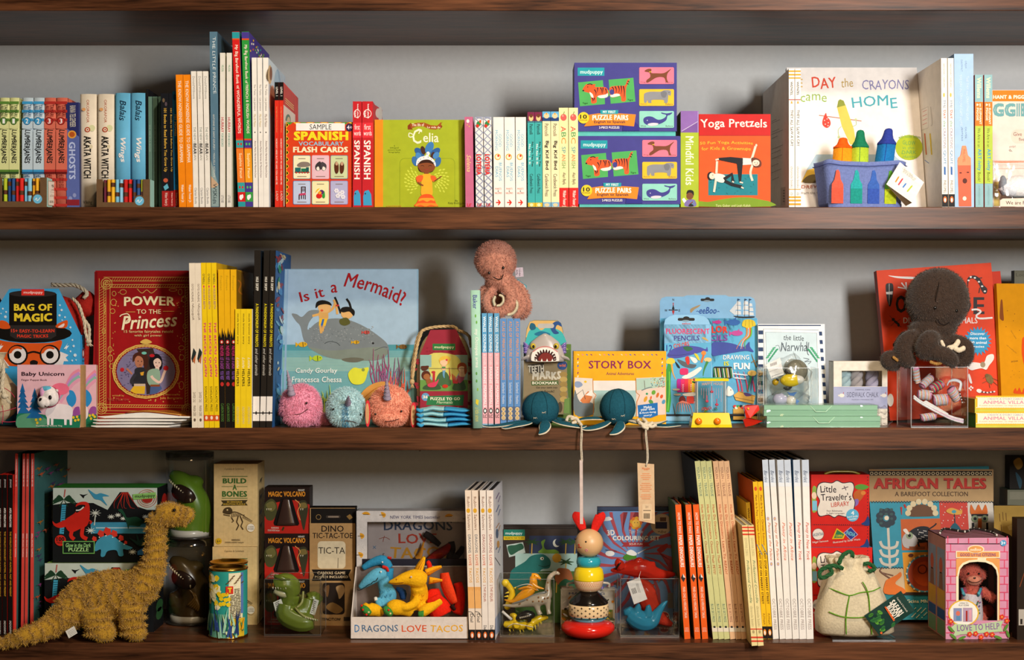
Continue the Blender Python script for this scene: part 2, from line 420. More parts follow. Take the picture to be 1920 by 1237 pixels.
jacks('3','d9705c','b3322c','6d1a1a',83,'salmon red striped comic spine numbered three, beside the blue ones','salmon red striped comic spine numbered three, beside the indigo ghost book',22,'THE GOOD EGG',21)
spine_book('periwinkle blue paperback with ghost lettering, between red stripes and cream books','B',124,125,24,192,'5a69ab',
[('g',[(0,192),(1,192),(1,256),(0,240)],'2b2f66'),('t','RAINA TELGEMEIER',198,238,'dcd6c0'),('e',.45,252,.33,7.5,'e0a040'),('e',.45,252,.22,5,'b3541f'),('t','GHOSTS',266,336,'b9c6ee',{'a':.2,'b':.7,'bold':.04}),
('e',.3,372,.14,4,'8d97c9'),('e',.62,366,.14,4,'8d97c9'),('r',374,385,'8a2430')],Y=Yb,dep=.16,side='4b5796')
ak=[('e',.25,205,.12,3,'d9a06a'),('e',.75,240,.2,6,'dfe0b0'),('t','OKORAFOR',187,230,'b5532f',{'a':.42,'b':.58}),('e',.48,243,.17,5,'b5482a'),('e',.48,243,.1,3,'f0e4d0'),('e',.48,243,.05,1.6,'b5482a'),('t','AKATA WITCH',255,334,'14110f',{'a':.26,'b':.7,'bold':.03}),
('e',.7,275,.1,4,'e6d9b8'),('h','Viking',376,384,'333',.22,.75)]
b=spine_book('thick cream hardback spine, beside the periwinkle ghost book','B',149.5,149.5,30.5,176,'e9ddca',ak,Y=Yb,dep=.15,grp='thick cream hardbacks',rnd=.004)
dup(b,33,'thick cream hardback spine, beside the sky blue pair')
b=spine_book('thick sky blue hardback spine, beside the cream pair','B',215.5,215.5,28,174,'67b4dc',[('t','Balais',188,226,'17324a',{'a':.3,'b':.75,'bold':.01,'sl':.3,'j':.4}),('t','Wings',258,304,'f3f0f0',{'a':.25,'b':.72,'bold':.03,'sl':.25,'j':.5})],Y=Yb,dep=.15,grp='thick sky blue hardbacks',rnd=.004)
dup(b,29.5,'thick sky blue hardback spine, beside the thin grey green books')
# black book behind, three thin grey-green books
spine_book('black picture book with sloping top edge behind the grey green spines','B',274,275,4,167,'16161a',[],Y=Yb,dep=.24,side='15161c')
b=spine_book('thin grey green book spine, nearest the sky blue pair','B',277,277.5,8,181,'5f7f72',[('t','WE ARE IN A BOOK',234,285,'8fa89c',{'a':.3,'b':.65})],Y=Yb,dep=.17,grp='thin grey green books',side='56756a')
rep(b,[(9.5,'thin grey green book spine, middle of three'),(20,'thin grey green book spine, touching the black book')])
b=spine_book('black spine with gold lettering and red foot, beside the grey green books','B',301.5,304,14.5,175,'15171d',[('e',.35,188,.16,4,'6d5a45'),('e',.65,195,.14,4,'584a52'),('t','101 Books to Read Before You Grow Up',203,322,'e9b845',{'a':.25,'b':.72,'bold':.015}),('e',.5,338,.3,4,'c05a3c'),('g',[(.2,350),(.7,344),(.9,352),(.4,357)],'5fb0c8'),('r',358,387.5,'a9211f'),('t','Walter Foster Jr.',361,386,'f1e6dc')],Y=.02,dep=.2,grp='black activity book spines')
spine_book('narrow black spine with gold lettering, squeezed beside the bright blue spine','B',316.5,319.2,6.5,175,'15171d',[('t','101 Books to Read Before You Grow Up',203,322,'e9b845',{'a':.25,'b':.8}),('r',358,387.5,'a9211f'),('t','Walter Foster Jr.',361,386,'f1e6dc')],Y=.02,dep=.2,grp='black activity book spines')
spine_book('slim bright blue spine with red foot, tucked beside the orange grammar books','B',323.6,326.6,8.6,171,'1d6fa0',[('e',.4,182,.3,6,'1a3f5c'),('t','101 MOVIES',215,255,'d9b23a',{'bold':.03}),('t','TO SEE BEFORE YOU GROW UP',258,346,'123a5c'),('r',356,387.5,'a9211f'),('t','Walter Foster Jr.',361,386,'e8c9c0')],Y=.02,dep=.18)
b=spine_book('orange grammar paperback spine, beside the bright blue spine','B',329.5,336,13,140,'f58a10',[('t','THE KNOW-NONSENSE GUIDE TO GRAMMAR',151,305,'fdf0dc',{'bold':.01}),('t','Walter Foster Jr.',346,380,'fdf0dc',{'bold':.03})],dep=.17,grp='orange grammar paperbacks',side='f9a02c')
dup(b,13.8,'orange grammar paperback spine, beside the thin white spines')
b=spine_book('thin white book spine with grey and black lettering, beside the orange pair','B',358,363,9.5,133.5,'f1ece4',[('t','Donald/Willmore',143,185,'8a8a86'),('t','THE NEW LI',238,268,'7b8a80'),('t','BEAR',269,289,'17150f',{'bold':.03,'a':.2,'b':.8}),('t','IAN',290,300,'9a9a90'),('t','Clarion Books',352,382,'999')],dep=.2,grp='thin white book spines',side='e8e2d8')
rep(b,[(11.3,'thin white book spine with grey and black lettering, middle of three'),(22.4,'thin white book spine with grey and black lettering, beside the tall slate blue spine')])
def lp(g):
 g.G([409,62,436,92,436,130,409,130],'41596b')
spine_book('tall slate blue storybook spine with pale hand lettering','B',393,396.3,14.3,59.5,'577a90',[('g',[(0,300),(1,350),(1,387),(0,387)],'8fa5a6'),('g',[(0,330),(1,346),(.4,352),(0,352)],'c9a98a'),('t','THE LITTLE PRINCE',69,176,'cfdbe0',{'a':.3,'b':.8,'bold':.01,'j':.8}),
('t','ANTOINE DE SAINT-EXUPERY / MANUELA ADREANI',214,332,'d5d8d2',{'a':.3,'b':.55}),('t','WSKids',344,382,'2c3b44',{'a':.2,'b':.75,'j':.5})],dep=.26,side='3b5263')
b=spine_book('thin white reading book spine beside the tall slate blue spine','B',412.5,412.5,9.5,99,'e9e4da',[('t','MUON',122,134,'5b9a6a'),('t','HURRAY',220,248,'c64a55',{'bold':.02,'a':.2,'b':.75}),('t','FOR BOOKS!',250,275,'4a9a8a',{'a':.25,'b':.7}),('t','LITTLE BEE',366,380,'777')],dep=.2,grp='thin white reading books',side='d9d4bb')
dup(b,12.5,'thin cream reading book spine beside the tall red spine')
wb=lambda cap,base,tx,b2,z1,z2:[('r',60,72,cap),('r',72,75,'e2501e'),('t',tx,84,250,'fbe9d8',{'a':.22,'b':.78,'bold':.02,'j':.5}),('r',262,278,z1),('e',.3,270,.12,2.5,z2),('e',.7,270,.12,2.5,z2),('r',260,263,'e2501e'),('r',277,279,'e2501e'),('r',279,342,b2),
('t','Sophie Fatus',287,334,'fff0c0',{'j':.6,'bold':.01}),('r',342,360,z1),('e',.3,351,.12,2.5,z2),('e',.7,351,.12,2.5,z2),('r',360,378,base),('e',.4,370,.2,5,'fff'),('e',.62,368,.13,4,'fff'),('r',378,387.5,cap)]
spine_book('tall red word book spine with teal cap and white lettering','B',435,447,13.5,59.5,'d8201f',wb('2a9da5','d8201f','My Big Barefoot Book of WONDERFUL WORDS','f07f2a','3aa6a8','d8301f'),dep=.22,side='2a8a98',grp='tall word books')
def gr(g):
 rd=Rd(3)
 for i in range(34):
  x,y=rd.uniform(468,496),rd.uniform(75,108)
  if y>66+(x-467)*1.3:g.E(x,y,1.2,2.2,rd.choice(['f2c230','3fb0a8','e2602a','f5f0e0','7fc040']),n=6)
spine_book('tall green word book spine with purple cap and white lettering','B',453,461,13.5,59.5,'2f9a3f',wb('4a3a94','3fa04a','My Big Barefoot Book of FRENCH & ENGLISH WORDS','f5a020','4a3a94','58c060'),dep=.245,side='4a3a94',sideart=gr,grp='tall word books')
def tw(g):
 g.E(506,140,4,18,'d9b98a');g.E(508,138,2.5,13,'8a5a40');g.E(511,190,6,30,'e6a88a');g.E(514,250,5,20,'c9d4dc');g.E(511,330,4,34,'d98a80');g.E(520,160,6,30,'a9c9e0');g.E(515,300,4,14,'e0b090')
b=spine_book('slim white paperback spine with tiny lettering, beside the tall green spine','B',472,475,9,108,'f4efe8',[('t','The Twins - Les Jumeaux',158,208,'5a4a44'),('t','Mia & Mateo',214,238,'c9b06a'),('e',.5,248,.12,1.2,'333'),('t','Anne-Marie Hartman & Marjorie Joyo',264,333,'6d4a4a')],dep=.2,grp='slim white paperbacks',side='d7e3ec')
dup(b,10.3,'slim white paperback spine with tiny lettering, middle of three')
spine_book('slim white paperback spine with pale blue picture cover turned outward','B',493,494.5,10,108,'f4efe8',[('t','The Twins - Les Jumeaux',158,208,'5a4a44'),('t','Mia & Mateo',214,238,'8a6a5a'),('e',.5,248,.12,1.2,'333'),('t','Anne-Marie Hartman & Marjorie Joyo',264,333,'6d4a4a')],dep=.22,grp='slim white paperbacks',side='cfe0ec',sideart=tw)
lv=[('r',154,188,'14100f'),('t','LEVEL 1',163,180,'e9e2da',{'bold':.03}),('t','Last Night Before Christmas School',200,248,'f0b070',{'a':.3,'b':.6}),('t','NOBODY HERE BUT ME AND YOU AND ME',260,346,'f6dccc',{'a':.25,'b':.6,'bold':.02}),('t','LADD',358,376,'f0d0c0',{'sl':.3})]
def l1(g):
 g.G([531.5,157,553.5,182,553.5,215,531.5,196],'c9473f');g.G([531.5,196,553.5,215,553.5,387,531.5,387],'e9dcd0')
 for i in range(3):g.L([(535,184+i*4),(551,199+i*4)],1,'f0d890')
 g.E(540,226,5,12,'6a8a7a');g.E(541,227,3,8,'d9c9a0');g.G([534,225,546,232,546,320,534,318],'c9d0c8');g.E(540,280,4,18,'b0523f')
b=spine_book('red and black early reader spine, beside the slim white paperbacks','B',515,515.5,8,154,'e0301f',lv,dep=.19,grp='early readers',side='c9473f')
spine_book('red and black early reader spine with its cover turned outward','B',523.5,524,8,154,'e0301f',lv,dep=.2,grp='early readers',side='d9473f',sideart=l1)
# middle run of spines
lpk=[('r',230,258,'e8343f'),('h','first',233,243,'fff',.2,.8),('h','words',245,254,'fff',.14,.9),('e',.5,213,.38,8,'f3e3dc'),('e',.5,213,.32,6.6,'c9232c'),('t','lonely planet',195,222,'fff',{'a':.46,'b':.66,'bold':.03}),('t','kids',208,220,'fff',{'a':.18,'b':.38,'bold':.03}),
('t','SPANISH',263,336,'fdf3ee',{'a':.16,'b':.8,'bold':.03}),('g',[(.12,385),(.1,368),(.3,358),(.6,356),(.85,364),(.92,385)],'3fa0cf'),('e',.45,362,.28,5,'3fa0cf'),('e',.3,363,.07,1.5,'17324a')]
def s2(g):
 g.G([699.5,194,717,206,717,380,699.5,387],'cf2a2e');g.E(709,212,5,9,'f3dcd4');g.E(713,214,4,14,'e9e0d8')
 for y,c in ((240,'f0c030'),(262,'4aa0c0'),(290,'f0a030'),(315,'d9d0c0'),(345,'7ab04a'),(365,'e9e0d8')):g.E(705,y,3,8,c)
b=spine_book('red language dictionary spine, beside the flash card box','B',661.5,661.5,16.5,190,'c9232c',lpk,dep=.14,grp='red language dictionaries')
spine_book('red language dictionary spine, behind the lime board book edge','B',679,679,20,190,'c9232c',[tuple(q) for q in lpk],dep=.14,grp='red language dictionaries',sideart=s2)
spine_book('dusty pink board book spine with gold script, beside the lime board book','B',871,873,15.5,219,'c96a8e',[('e',.4,227,.18,3.5,'f6e6e6'),('e',.32,234,.06,1.2,'e0c050'),('e',.55,237,.06,1.2,'e0c050'),('t','Selena',290,322,'f3c890',{'a':.2,'b':.72,'sl':.3,'bold':.01}),('h',"Lil'",381,387,'d81f2a',.2,.7,.03)],dep=.17,side='b85a80',left='e07a4a')
def plaid(y0=219):
 s=[]
 for k in range(-2,16):
  y=222+k*13
  s+=[('l',[(0,max(219.5,min(387,y))),(1,max(219.5,min(387,y+14)))],'8a93b0',1.6),('l',[(0,max(219.5,min(387,y+14))),(1,max(219.5,min(387,y)))],'9aa2ba',1.6)]
 return s
lo=plaid()+[('e',.45,232,.28,4.5,'2f8a4a'),('e',.3,236,.2,3,'d9341f'),('e',.65,228,.14,3,'e0561f'),('t','LOTERIA',289,328,'e0241f',{'a':.1,'b':.72,'bold':.04}),('h',"Lil'",381,387,'d81f2a',.2,.75,.03)]
b=spine_book('white plaid board book spine with red lettering, beside the pink spine','B',891,892.5,14.5,219.5,'ece8e6',lo,dep=.17,grp='white plaid board books',left='c9a070')
dup(b,16.5,'white plaid board book spine with red lettering, beside the white sun spines',dz=.0,roty=-.3)
gm=[('t','GOOD',251,275,'5fb4d4',{'a':.5,'b':.76}),('t','MORNING',244,282,'5fb4d4',{'a':.16,'b':.42}),('e',.4,294,.3,6,'f0b040'),('e',.4,294,.22,4.4,'fbe8c8'),('e',.46,292,.1,2.2,'d93a2a'),('t','BUENOS',305,339,'5fb4d4',{'a':.52,'b':.78}),('t','DIAS',312,332,'5fb4d4',{'a':.18,'b':.44}),
('h','MARTI',352,355.5,'e08a7a',.15,.72),('h','&',356.5,359.5,'555',.38,.5),('h','SALOMO',360,363.5,'e08a7a',.1,.78),('g',[(.22,378.5),(.48,378.5),(.38,374.5),(.48,374.5),(.68,379.5),(.48,384.5),(.38,384.5),(.48,380.5),(.22,380.5)],'e0301f')]
b=spine_book('white board book spine with small sun, beside the plaid books','B',925,926,19.5,219.5,'f6efe9',gm,dep=.16,grp='white sun board books')
rep(b,[(20.7,'white board book spine with small sun, middle of three'),(41.6,'white board book spine with small sun, beside the teal spines')])
nn=[('r',210,229,'7c2048'),('e',.5,221,.32,6,'f0c98a'),('e',.5,217,.24,3.5,'6a3a20'),('r',227,230,'3a7a8a'),('t','Patricelli',233,252,'1d3438',{'bold':.01}),('t','No No Yes Yes',266,312,'17221f',{'a':.54,'b':.82,'bold':.03,'j':.4}),('t','No No Si Si',270,308,'e9f6f4',{'a':.14,'b':.42,'bold':.03,'j':.4}),('t','Candlewick Press',326,362,'1d3438'),('r',380,387.5,'f0c030'),('e',.5,384,.25,3,'f6e6b0')]
b=spine_book('teal board book spine with maroon head, beside the white sun spines','B',989,990,13.3,210,'3fb0ae',nn,dep=.16,grp='teal board books')
dup(b,13.8,'teal board book spine with maroon head, beside the cream pair')
bk=[('r',209,227,'5fb0e0'),('r',220,227,'1c3f7a'),('e',.5,217,.34,5,'f3cfa0'),('e',.5,213,.1,2,'d9a040'),('t','Patricelli',232,255,'2b2620'),('t','Big Kid Bed',264,318,'1b1512',{'a':.24,'b':.8,'bold':.03,'j':.4}),('t','Candlewick Press',326,368,'3a332a'),('r',379,387.5,'7fb4d4'),('e',.5,384,.3,3,'f3cfa0')]
b=spine_book('cream board book spine with blue head, beside the teal pair','B',1017,1018,15,209.5,'f6e8b8',bk,dep=.16,grp='cream board books')
dup(b,15.8,'cream board book spine with blue head, beside the apple spines')
ab=[('e',.5,220,.34,6.5,'e2615a'),('e',.42,217,.1,2,'f0a090'),('l',[(.5,214),(.6,209)],'6a8a3a',1.3),('t','A',237,247,'d9443a',{'a':.2,'b':.75}),('t','B',248,257,'4a9a5a',{'a':.25,'b':.75}),('t','C',258,269,'e08a2a',{'a':.25,'b':.75}),('t','SP',275,287,'4aa0a0',{'a':.3,'b':.7}),('t','AN',289,301,'e0702a',{'a':.3,'b':.7}),('t','ISH',303,315,'6aa05a',{'a':.3,'b':.7}),('t','Aless Baylis',323,346,'5a5040',{'j':.8,'sl':.2}),('r',352,387.5,'d9241f'),('t','Walter Foster J',357,387,'f9e6dc',{'bold':.03})]
b=spine_book('pale yellow spine with red apple, beside the cream pair','B',1048,1049,17.2,202,'f5e8ac',ab,dep=.2,grp='pale yellow apple books',side='ef9a3a')
dup(b,18.3,'pale yellow spine with red apple, touching the purple puzzle boxes')
# right run
cats=[('r',129,132,'f5f0e6'),('r',132,135,'f0a020'),('r',138.5,141.5,'f0a020'),('r',145,147.5,'f0a020'),('t','WENZEL',153,179,'1c1a18',{'bold':.015,'j':.8}),('r',186,187.5,'b5392a'),('g',[(.5,188),(.7,194),(.3,194)],'d9a040'),('t','THEY ALL SAW A CAT',206,274,'2a2522',{'j':.9,'a':.2,'b':.8}),('t','chronicle books',312,352,'aaa098'),('r',354,355.5,'d9a040'),('t','cb',360,366,'aaa'),('r',368,371,'f0a020'),('r',374,377.5,'f0a020'),('r',381,384.5,'f0a020')]
def catback(g):
 for i,(y,L) in enumerate(((226,12),(229,22),(246,20),(250,30),(258,16),(278,30),(286,24),(296,28),(310,18),(322,26),(336,20))):
  g.L([(1447,y+2),(1447+L*.7,y-L*.22)],.9,'a39a90',0)
 g.G([1464,352,1473,350,1473,384,1464,384],'c9c2b8')
 for i in range(5):g.R(1468.5,356+i*5,1472,358.5+i*5,'6a635c')
b=spine_book('thin white spine with orange stripes and wide white back cover turned outward','B',1479,1479.5,10.5,129,'f6f1ea',cats,dep=.3,grp='orange striped white books',sideart=catback,side='f3ece2',pages='f0ece4')
dup(b,11.7,'thin white spine with orange stripes, in front of the big white crayon cover')
cq=[('t','DREW DAYWALT / OLIVER JEFFERS',119,164,'6a6560',{'a':.3,'b':.62,'j':.5}),('e',.45,178,.15,4,'e0b850'),('t','THE',187,203,'6a7a9a',{'j':.9}),('t','DAY',206,222,'e0503a',{'j':.9,'bold':.01}),('t','the',226,238,'5a9a8a',{'j':.9}),('t','CRAYONS',240,278,'8a7a9a',{'j':.9}),('t','QUIT',282,308,'3a8ac0',{'j':.9}),('g',[(.35,312),(.65,313),(.65,328),(.35,327)],'3a6ab0'),('t','PHILOMEL',338,362,'8a8580'),('r',364,387.5,'1d1a1a'),('e',.5,374,.3,6,'e8702a'),('e',.5,375,.16,4,'f6efe6')]
def quitback(g):
 g.G([1727,205,1741,199,1741,240,1727,246],'d9cfc4');g.G([1728,207,1740,201,1740,239,1728,243],'efe6dc')
 for y in (210,218,226,234):g.L([(1730,y),(1738,y-4)],1,'d98a80',0)
 g.L([1745,200,1748,230,1746,236],2,'cfc4b8');g.L([1744,250,1747,290],2.4,'e8c030',0);g.L([1734,300,1742,306],1.2,'6a8ac0');g.L([1734,250,1737,290],2,'d9603a',0)
b=spine_book('thin white spine with scrawled colour lettering and wide back cover turned outward','B',1764.5,1766.5,11,109,'f6f0e6',cq,dep=.29,grp='white books with scrawled lettering',sideart=quitback,side='ece3d8')
dup(b,12.6,'thin white spine with scrawled colour lettering, beside the pale blue box')
spine_book('tall pale blue boxed set with an orange crayon figure on its edge','B',1789,1790.5,36,101,'a9c9ea',
[('t','DREW',114,128,'7d93b5',{'a':.55,'b':.66,'j':.8}),('t','DAYWALT',112,134,'7d93b5',{'a':.34,'b':.45,'j':.8}),('t','THE DAY the CRAYONS QUIT',142,226,'cfe0f3',{'a':.6,'b':.76,'j':.9}),('t','THE DAY the CRAYONS CAME HOME',140,236,'cfe0f3',{'a':.26,'b':.42,'j':.9}),('t','OLIVER',238,260,'7d93b5',{'a':.54,'b':.64,'j':.6}),('t','JEFFERS',238,264,'7d93b5',{'a':.34,'b':.44,'j':.6}),
('g',[(.2,387),(.14,300),(.3,290),(.38,274),(.6,274),(.68,290),(.84,300),(.86,387)],'e8694a'),('g',[(.14,310),(.16,296),(.34,290),(.4,273),(.58,273),(.66,290),(.84,296),(.85,310)],'f0956a'),('t','PHILOMEL',280,304,'c9603f',{'a':.42,'b':.55}),('e',.3,324,.07,1.3,'5a2a20'),('e',.68,323,.07,1.3,'5a2a20'),('e',.52,339,.12,5,'5a2a20'),('e',.5,372,.1,4,'f6e0d0')],dep=.29,side='6d8fbe',name='boxed_set',c='box',lip=.004)
ep=[('t','Willems',145,184,'eef0c0',{'a':.24,'b':.78,'bold':.03}),('r',191,236,'ee7a20'),('t','an ELEPHANT',194,233,'fff0dc',{'a':.54,'b':.8,'bold':.03}),('t','& PIGGIE',194,226,'fff0dc',{'a':.18,'b':.44,'bold':.03}),('r',236,344,'b6cc4a'),('t','We Are in an',240,276,'4a5a22',{'a':.3,'b':.66}),('t','ART-ivity',279,320,'3a93c0',{'a':.2,'b':.76,'bold':.02}),('t','Book!',323,340,'4a5a22',{'a':.3,'b':.66}),('t','HYPERION DBG',348,384,'8fb0b4',{'a':.35,'b':.6})]
b=spine_book('teal, orange and lime spine beside the tall pale blue box','B',1828,1829,15,140,'8fb9bf',ep,dep=.2,grp='teal orange and lime books',side='d23a2a')
dup(b,17.5,'teal, orange and lime spine touching the cover with orange banner')
# upper shelf: face-out things
def mini_case(x0,x1,yt,zz,circ,win,cols,lab,where,mint):
 sl=Slab('B',x0,x1,yt,.004);dep=.036;t=.0012
 root=thing('display_case',lab,'display box',sl.at(.5,dep/2),'brown display cases of mini books');mb=MB();br=mat('6d5238','card')
 u=lambda x:(x-x0)*S(.004);v=lambda y:(sl.yb-y)*S(.004)
 wx0,wx1,wy1=win
 sl.box(mb,0,u(wx0),0,sl.h,0,t,br);sl.box(mb,u(wx1),sl.w,0,sl.h,0,t,br);sl.box(mb,u(wx0),u(wx1),0,v(wy1),0,t,br)
 sl.box(mb,0,sl.w,0,t,t,dep,br);sl.box(mb,0,sl.w,0,sl.h,dep-t,dep,br)
 for r in (0,1):sl.box(mb,r*(sl.w-t),t+r*(sl.w-t),0,sl.h,t,dep-t,mat(mint,'paper'))
 f=sl.face(mb);f.E(circ[0],circ[1],circ[2]+2.5,None,'6d5238');f.k+=1;f.E(circ[0],circ[1],circ[2],None,'6fc0e6')
 f.L([(circ[0]-5,circ[1]+2),(circ[0]-2,circ[1]-2),(circ[0]-1,circ[1]+3),(circ[0]+2,circ[1]+1),(circ[0]+5,circ[1]-3)],1,'fff')
 if sl.O.x<-.9:
  g=sl.side(mb);g.zz=(0,325,6.4)
  g.G([575,85,695,98,695,398,575,385],'9a8f7c');g.G([582,95,688,107,688,390,582,376],'efe9da')
  g.T('MAGIC',620,132,672,170,'4a4438',.03);g.T('LIBRARY',612,185,676,208,'9a9080');g.L([600,222,682,230],2,'9a9080',0);g.T('and Secret Code',600,250,684,280,'c0a890');g.T('BOOK LOVER',596,325,688,355,'8a8070',.02)
 mb.build('case',root)
 for (a,b,top,bot,col,band,nm) in cols:
  A,B=u(a),u(b);r=(B-A)/2;m=MB();pts=[]
  n=8;base=sl.O+sl.B*(t+.001)+sl.V*max(v(bot),t+.0003)
  pr=[base+sl.U*(A+r-r*cos(PI*i/n))+sl.B*(.006*(1-sin(PI*i/n))) for i in range(n+1)]+[base+sl.U*B+sl.B*.028,base+sl.U*A+sl.B*.028]
  H=v(top)-max(v(bot),t+.0003);m.prism(pr,sl.V*H,mat(col));rt=thing('mini_book',nm+' mini book with brown band, '+where,'book',base+sl.U*(A+r),'mini books in the display cases');m.build('cover',rt)
  k=MB();hb=v(band+4)-v(bot) if band+4<bot else .001
  q=[p+sl.V*hb+(p-(base+sl.U*(A+r)+sl.B*.012))*.04 for p in pr];k.prism(q,sl.V*(8*S(.004)),mat('5a3420'));k.build('band',rt)
Y_,G_,B_,R_,L_,P_='f2b830','b9c832','2f5590','dd2a24','8fcbe8','6a2438'
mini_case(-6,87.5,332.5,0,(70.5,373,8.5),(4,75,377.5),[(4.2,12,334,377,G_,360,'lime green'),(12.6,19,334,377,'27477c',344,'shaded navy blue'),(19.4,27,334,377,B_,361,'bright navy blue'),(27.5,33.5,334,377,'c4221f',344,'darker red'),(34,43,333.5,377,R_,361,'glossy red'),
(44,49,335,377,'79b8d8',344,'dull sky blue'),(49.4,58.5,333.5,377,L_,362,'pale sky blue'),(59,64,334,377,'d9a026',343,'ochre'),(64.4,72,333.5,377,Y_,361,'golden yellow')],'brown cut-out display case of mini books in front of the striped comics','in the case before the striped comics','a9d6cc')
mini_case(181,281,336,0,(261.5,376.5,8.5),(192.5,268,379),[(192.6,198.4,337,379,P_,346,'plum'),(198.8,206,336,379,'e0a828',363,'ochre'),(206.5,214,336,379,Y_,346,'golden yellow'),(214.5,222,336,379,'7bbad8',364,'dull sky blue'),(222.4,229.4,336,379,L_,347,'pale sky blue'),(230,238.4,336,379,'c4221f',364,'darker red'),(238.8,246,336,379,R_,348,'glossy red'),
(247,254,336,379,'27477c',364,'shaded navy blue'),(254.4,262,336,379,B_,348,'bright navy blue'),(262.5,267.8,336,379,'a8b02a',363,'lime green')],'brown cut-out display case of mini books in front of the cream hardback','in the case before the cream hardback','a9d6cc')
def flash(f):
 f.zz=(320,40,3.0925);f.R(668,584,1056,1076,'d9401c')
 for i in range(13):  # zigzag border
  y=600+i*40
  if y<1060:f.G([(669,y-20),(686,y),(669,y+20)],'e8c030');f.k-=1;f.G([(672,y-12),(682,y),(672,y+12)],'2f8a3a');f.k-=1
 for i in range(10):x=690+i*40;f.G([(x-20,585),(x+20,585),(x,600)],'e8c030' if i%2 else '3f9a3a');f.k-=1
 f.k+=2
 f.R(727,590,1010,633,'f3f1ee');f.T('SAMPLE',806,597,932,627,'222');f.E(1037,615,22,24,'3a2a4a');f.T('4+',1022,603,1054,626,'e8e0f0',.03)
 f.T('SPANISH',714,638,1030,690,'f0e028',.06,arc=0);f.T('VOCABULARY',742,697,1002,721,'8fc8e0',.02);f.T('FLASH CARDS',710,727,1028,760,'f8efc8',.06)
 for i,(c,b) in enumerate((('f3edc8','4a8a9a'),('e9c0cc','e0a0b0'),('cfd9a8','5a7a9a'),('c0cdea','5a8ac0'),('f6ecb8','4a9aa0'),('b5b4d9','8a8ac0'))):
  x,y=710+(i%3)*108,776+(i//3)*148;f.RR(x,y,x+102,y+138,8,b);f.RR(x+3,y+3,x+99,y+135,6,c);f.R(x+30,y+18,x+72,y+22,'7a6a5a');f.R(x+24,y+122,x+78,y+126,'7a5a4a')
 f.B([735,830,760,815,800,818,808,838,770,845,740,842],'8a7a72');f.R(722,848,755,872,'1f6a6a');f.R(758,853,785,872,'1f7a5a');f.R(786,846,802,874,'1f5a5a');f.R(720,872,806,877,'333')
 for x in (730,748,765,780,796):f.E(x,877,5,None,'c0392b',n=8)
 f.B([842,832,868,812,876,850,858,866,842,858],'3a3438');f.B([876,815,902,830,902,855,888,866,872,850],'4a4248');f.B([846,850,858,842,864,862,850,864],'f0e9dc');f.B([884,842,898,850,894,864,880,860],'f0e9dc')
 f.B([950,830,962,812,974,830,974,870,962,884,952,868],'5a2a14');f.B([982,830,994,814,1006,830,1004,868,992,884,982,870],'5a2a14');f.E(963,825,8,11,'c9a080');f.E(994,826,8,11,'c9a080')
 f.R(757,958,762,1030,'3a1a14');f.R(780,962,784,1032,'3a1a14');f.R(757,958,784,963,'3a1a14');f.R(760,970,782,974,'3a1a14');f.R(760,980,782,984,'3a1a14');f.G([745,1000,782,994,785,1006,748,1010],'c9406a');f.R(744,1005,749,1034,'3a1a14');f.R(770,1005,774,1030,'3a1a14')
 f.E(862,1012,17,15,'d9241f');f.B([880,1018,884,990,892,985,896,1015,890,1026],'2f9a3a');f.E(876,990,13,13,'5a2a6a');f.B([840,995,850,975,865,968,852,984],'f0c020');f.E(866,994,10,9,'f0a020')
 for x,y in ((962,982),(995,992),(970,1012),(1000,1018),(982,1000)):
  for a in range(6):f.E(x+9*cos(a*PI/3),y+9*sin(a*PI/3),5,5,'f0eef6',n=8);f.k-=1
  f.k+=1;f.E(x,y,4,4,'d9cfe0',n=8)
carton('flash_card_box','orange flash card box with a white sample sticker and six picture cards',Slab('B',536,661,229,.012),.05,'d9401c',flash,sidecol='c93a1c')
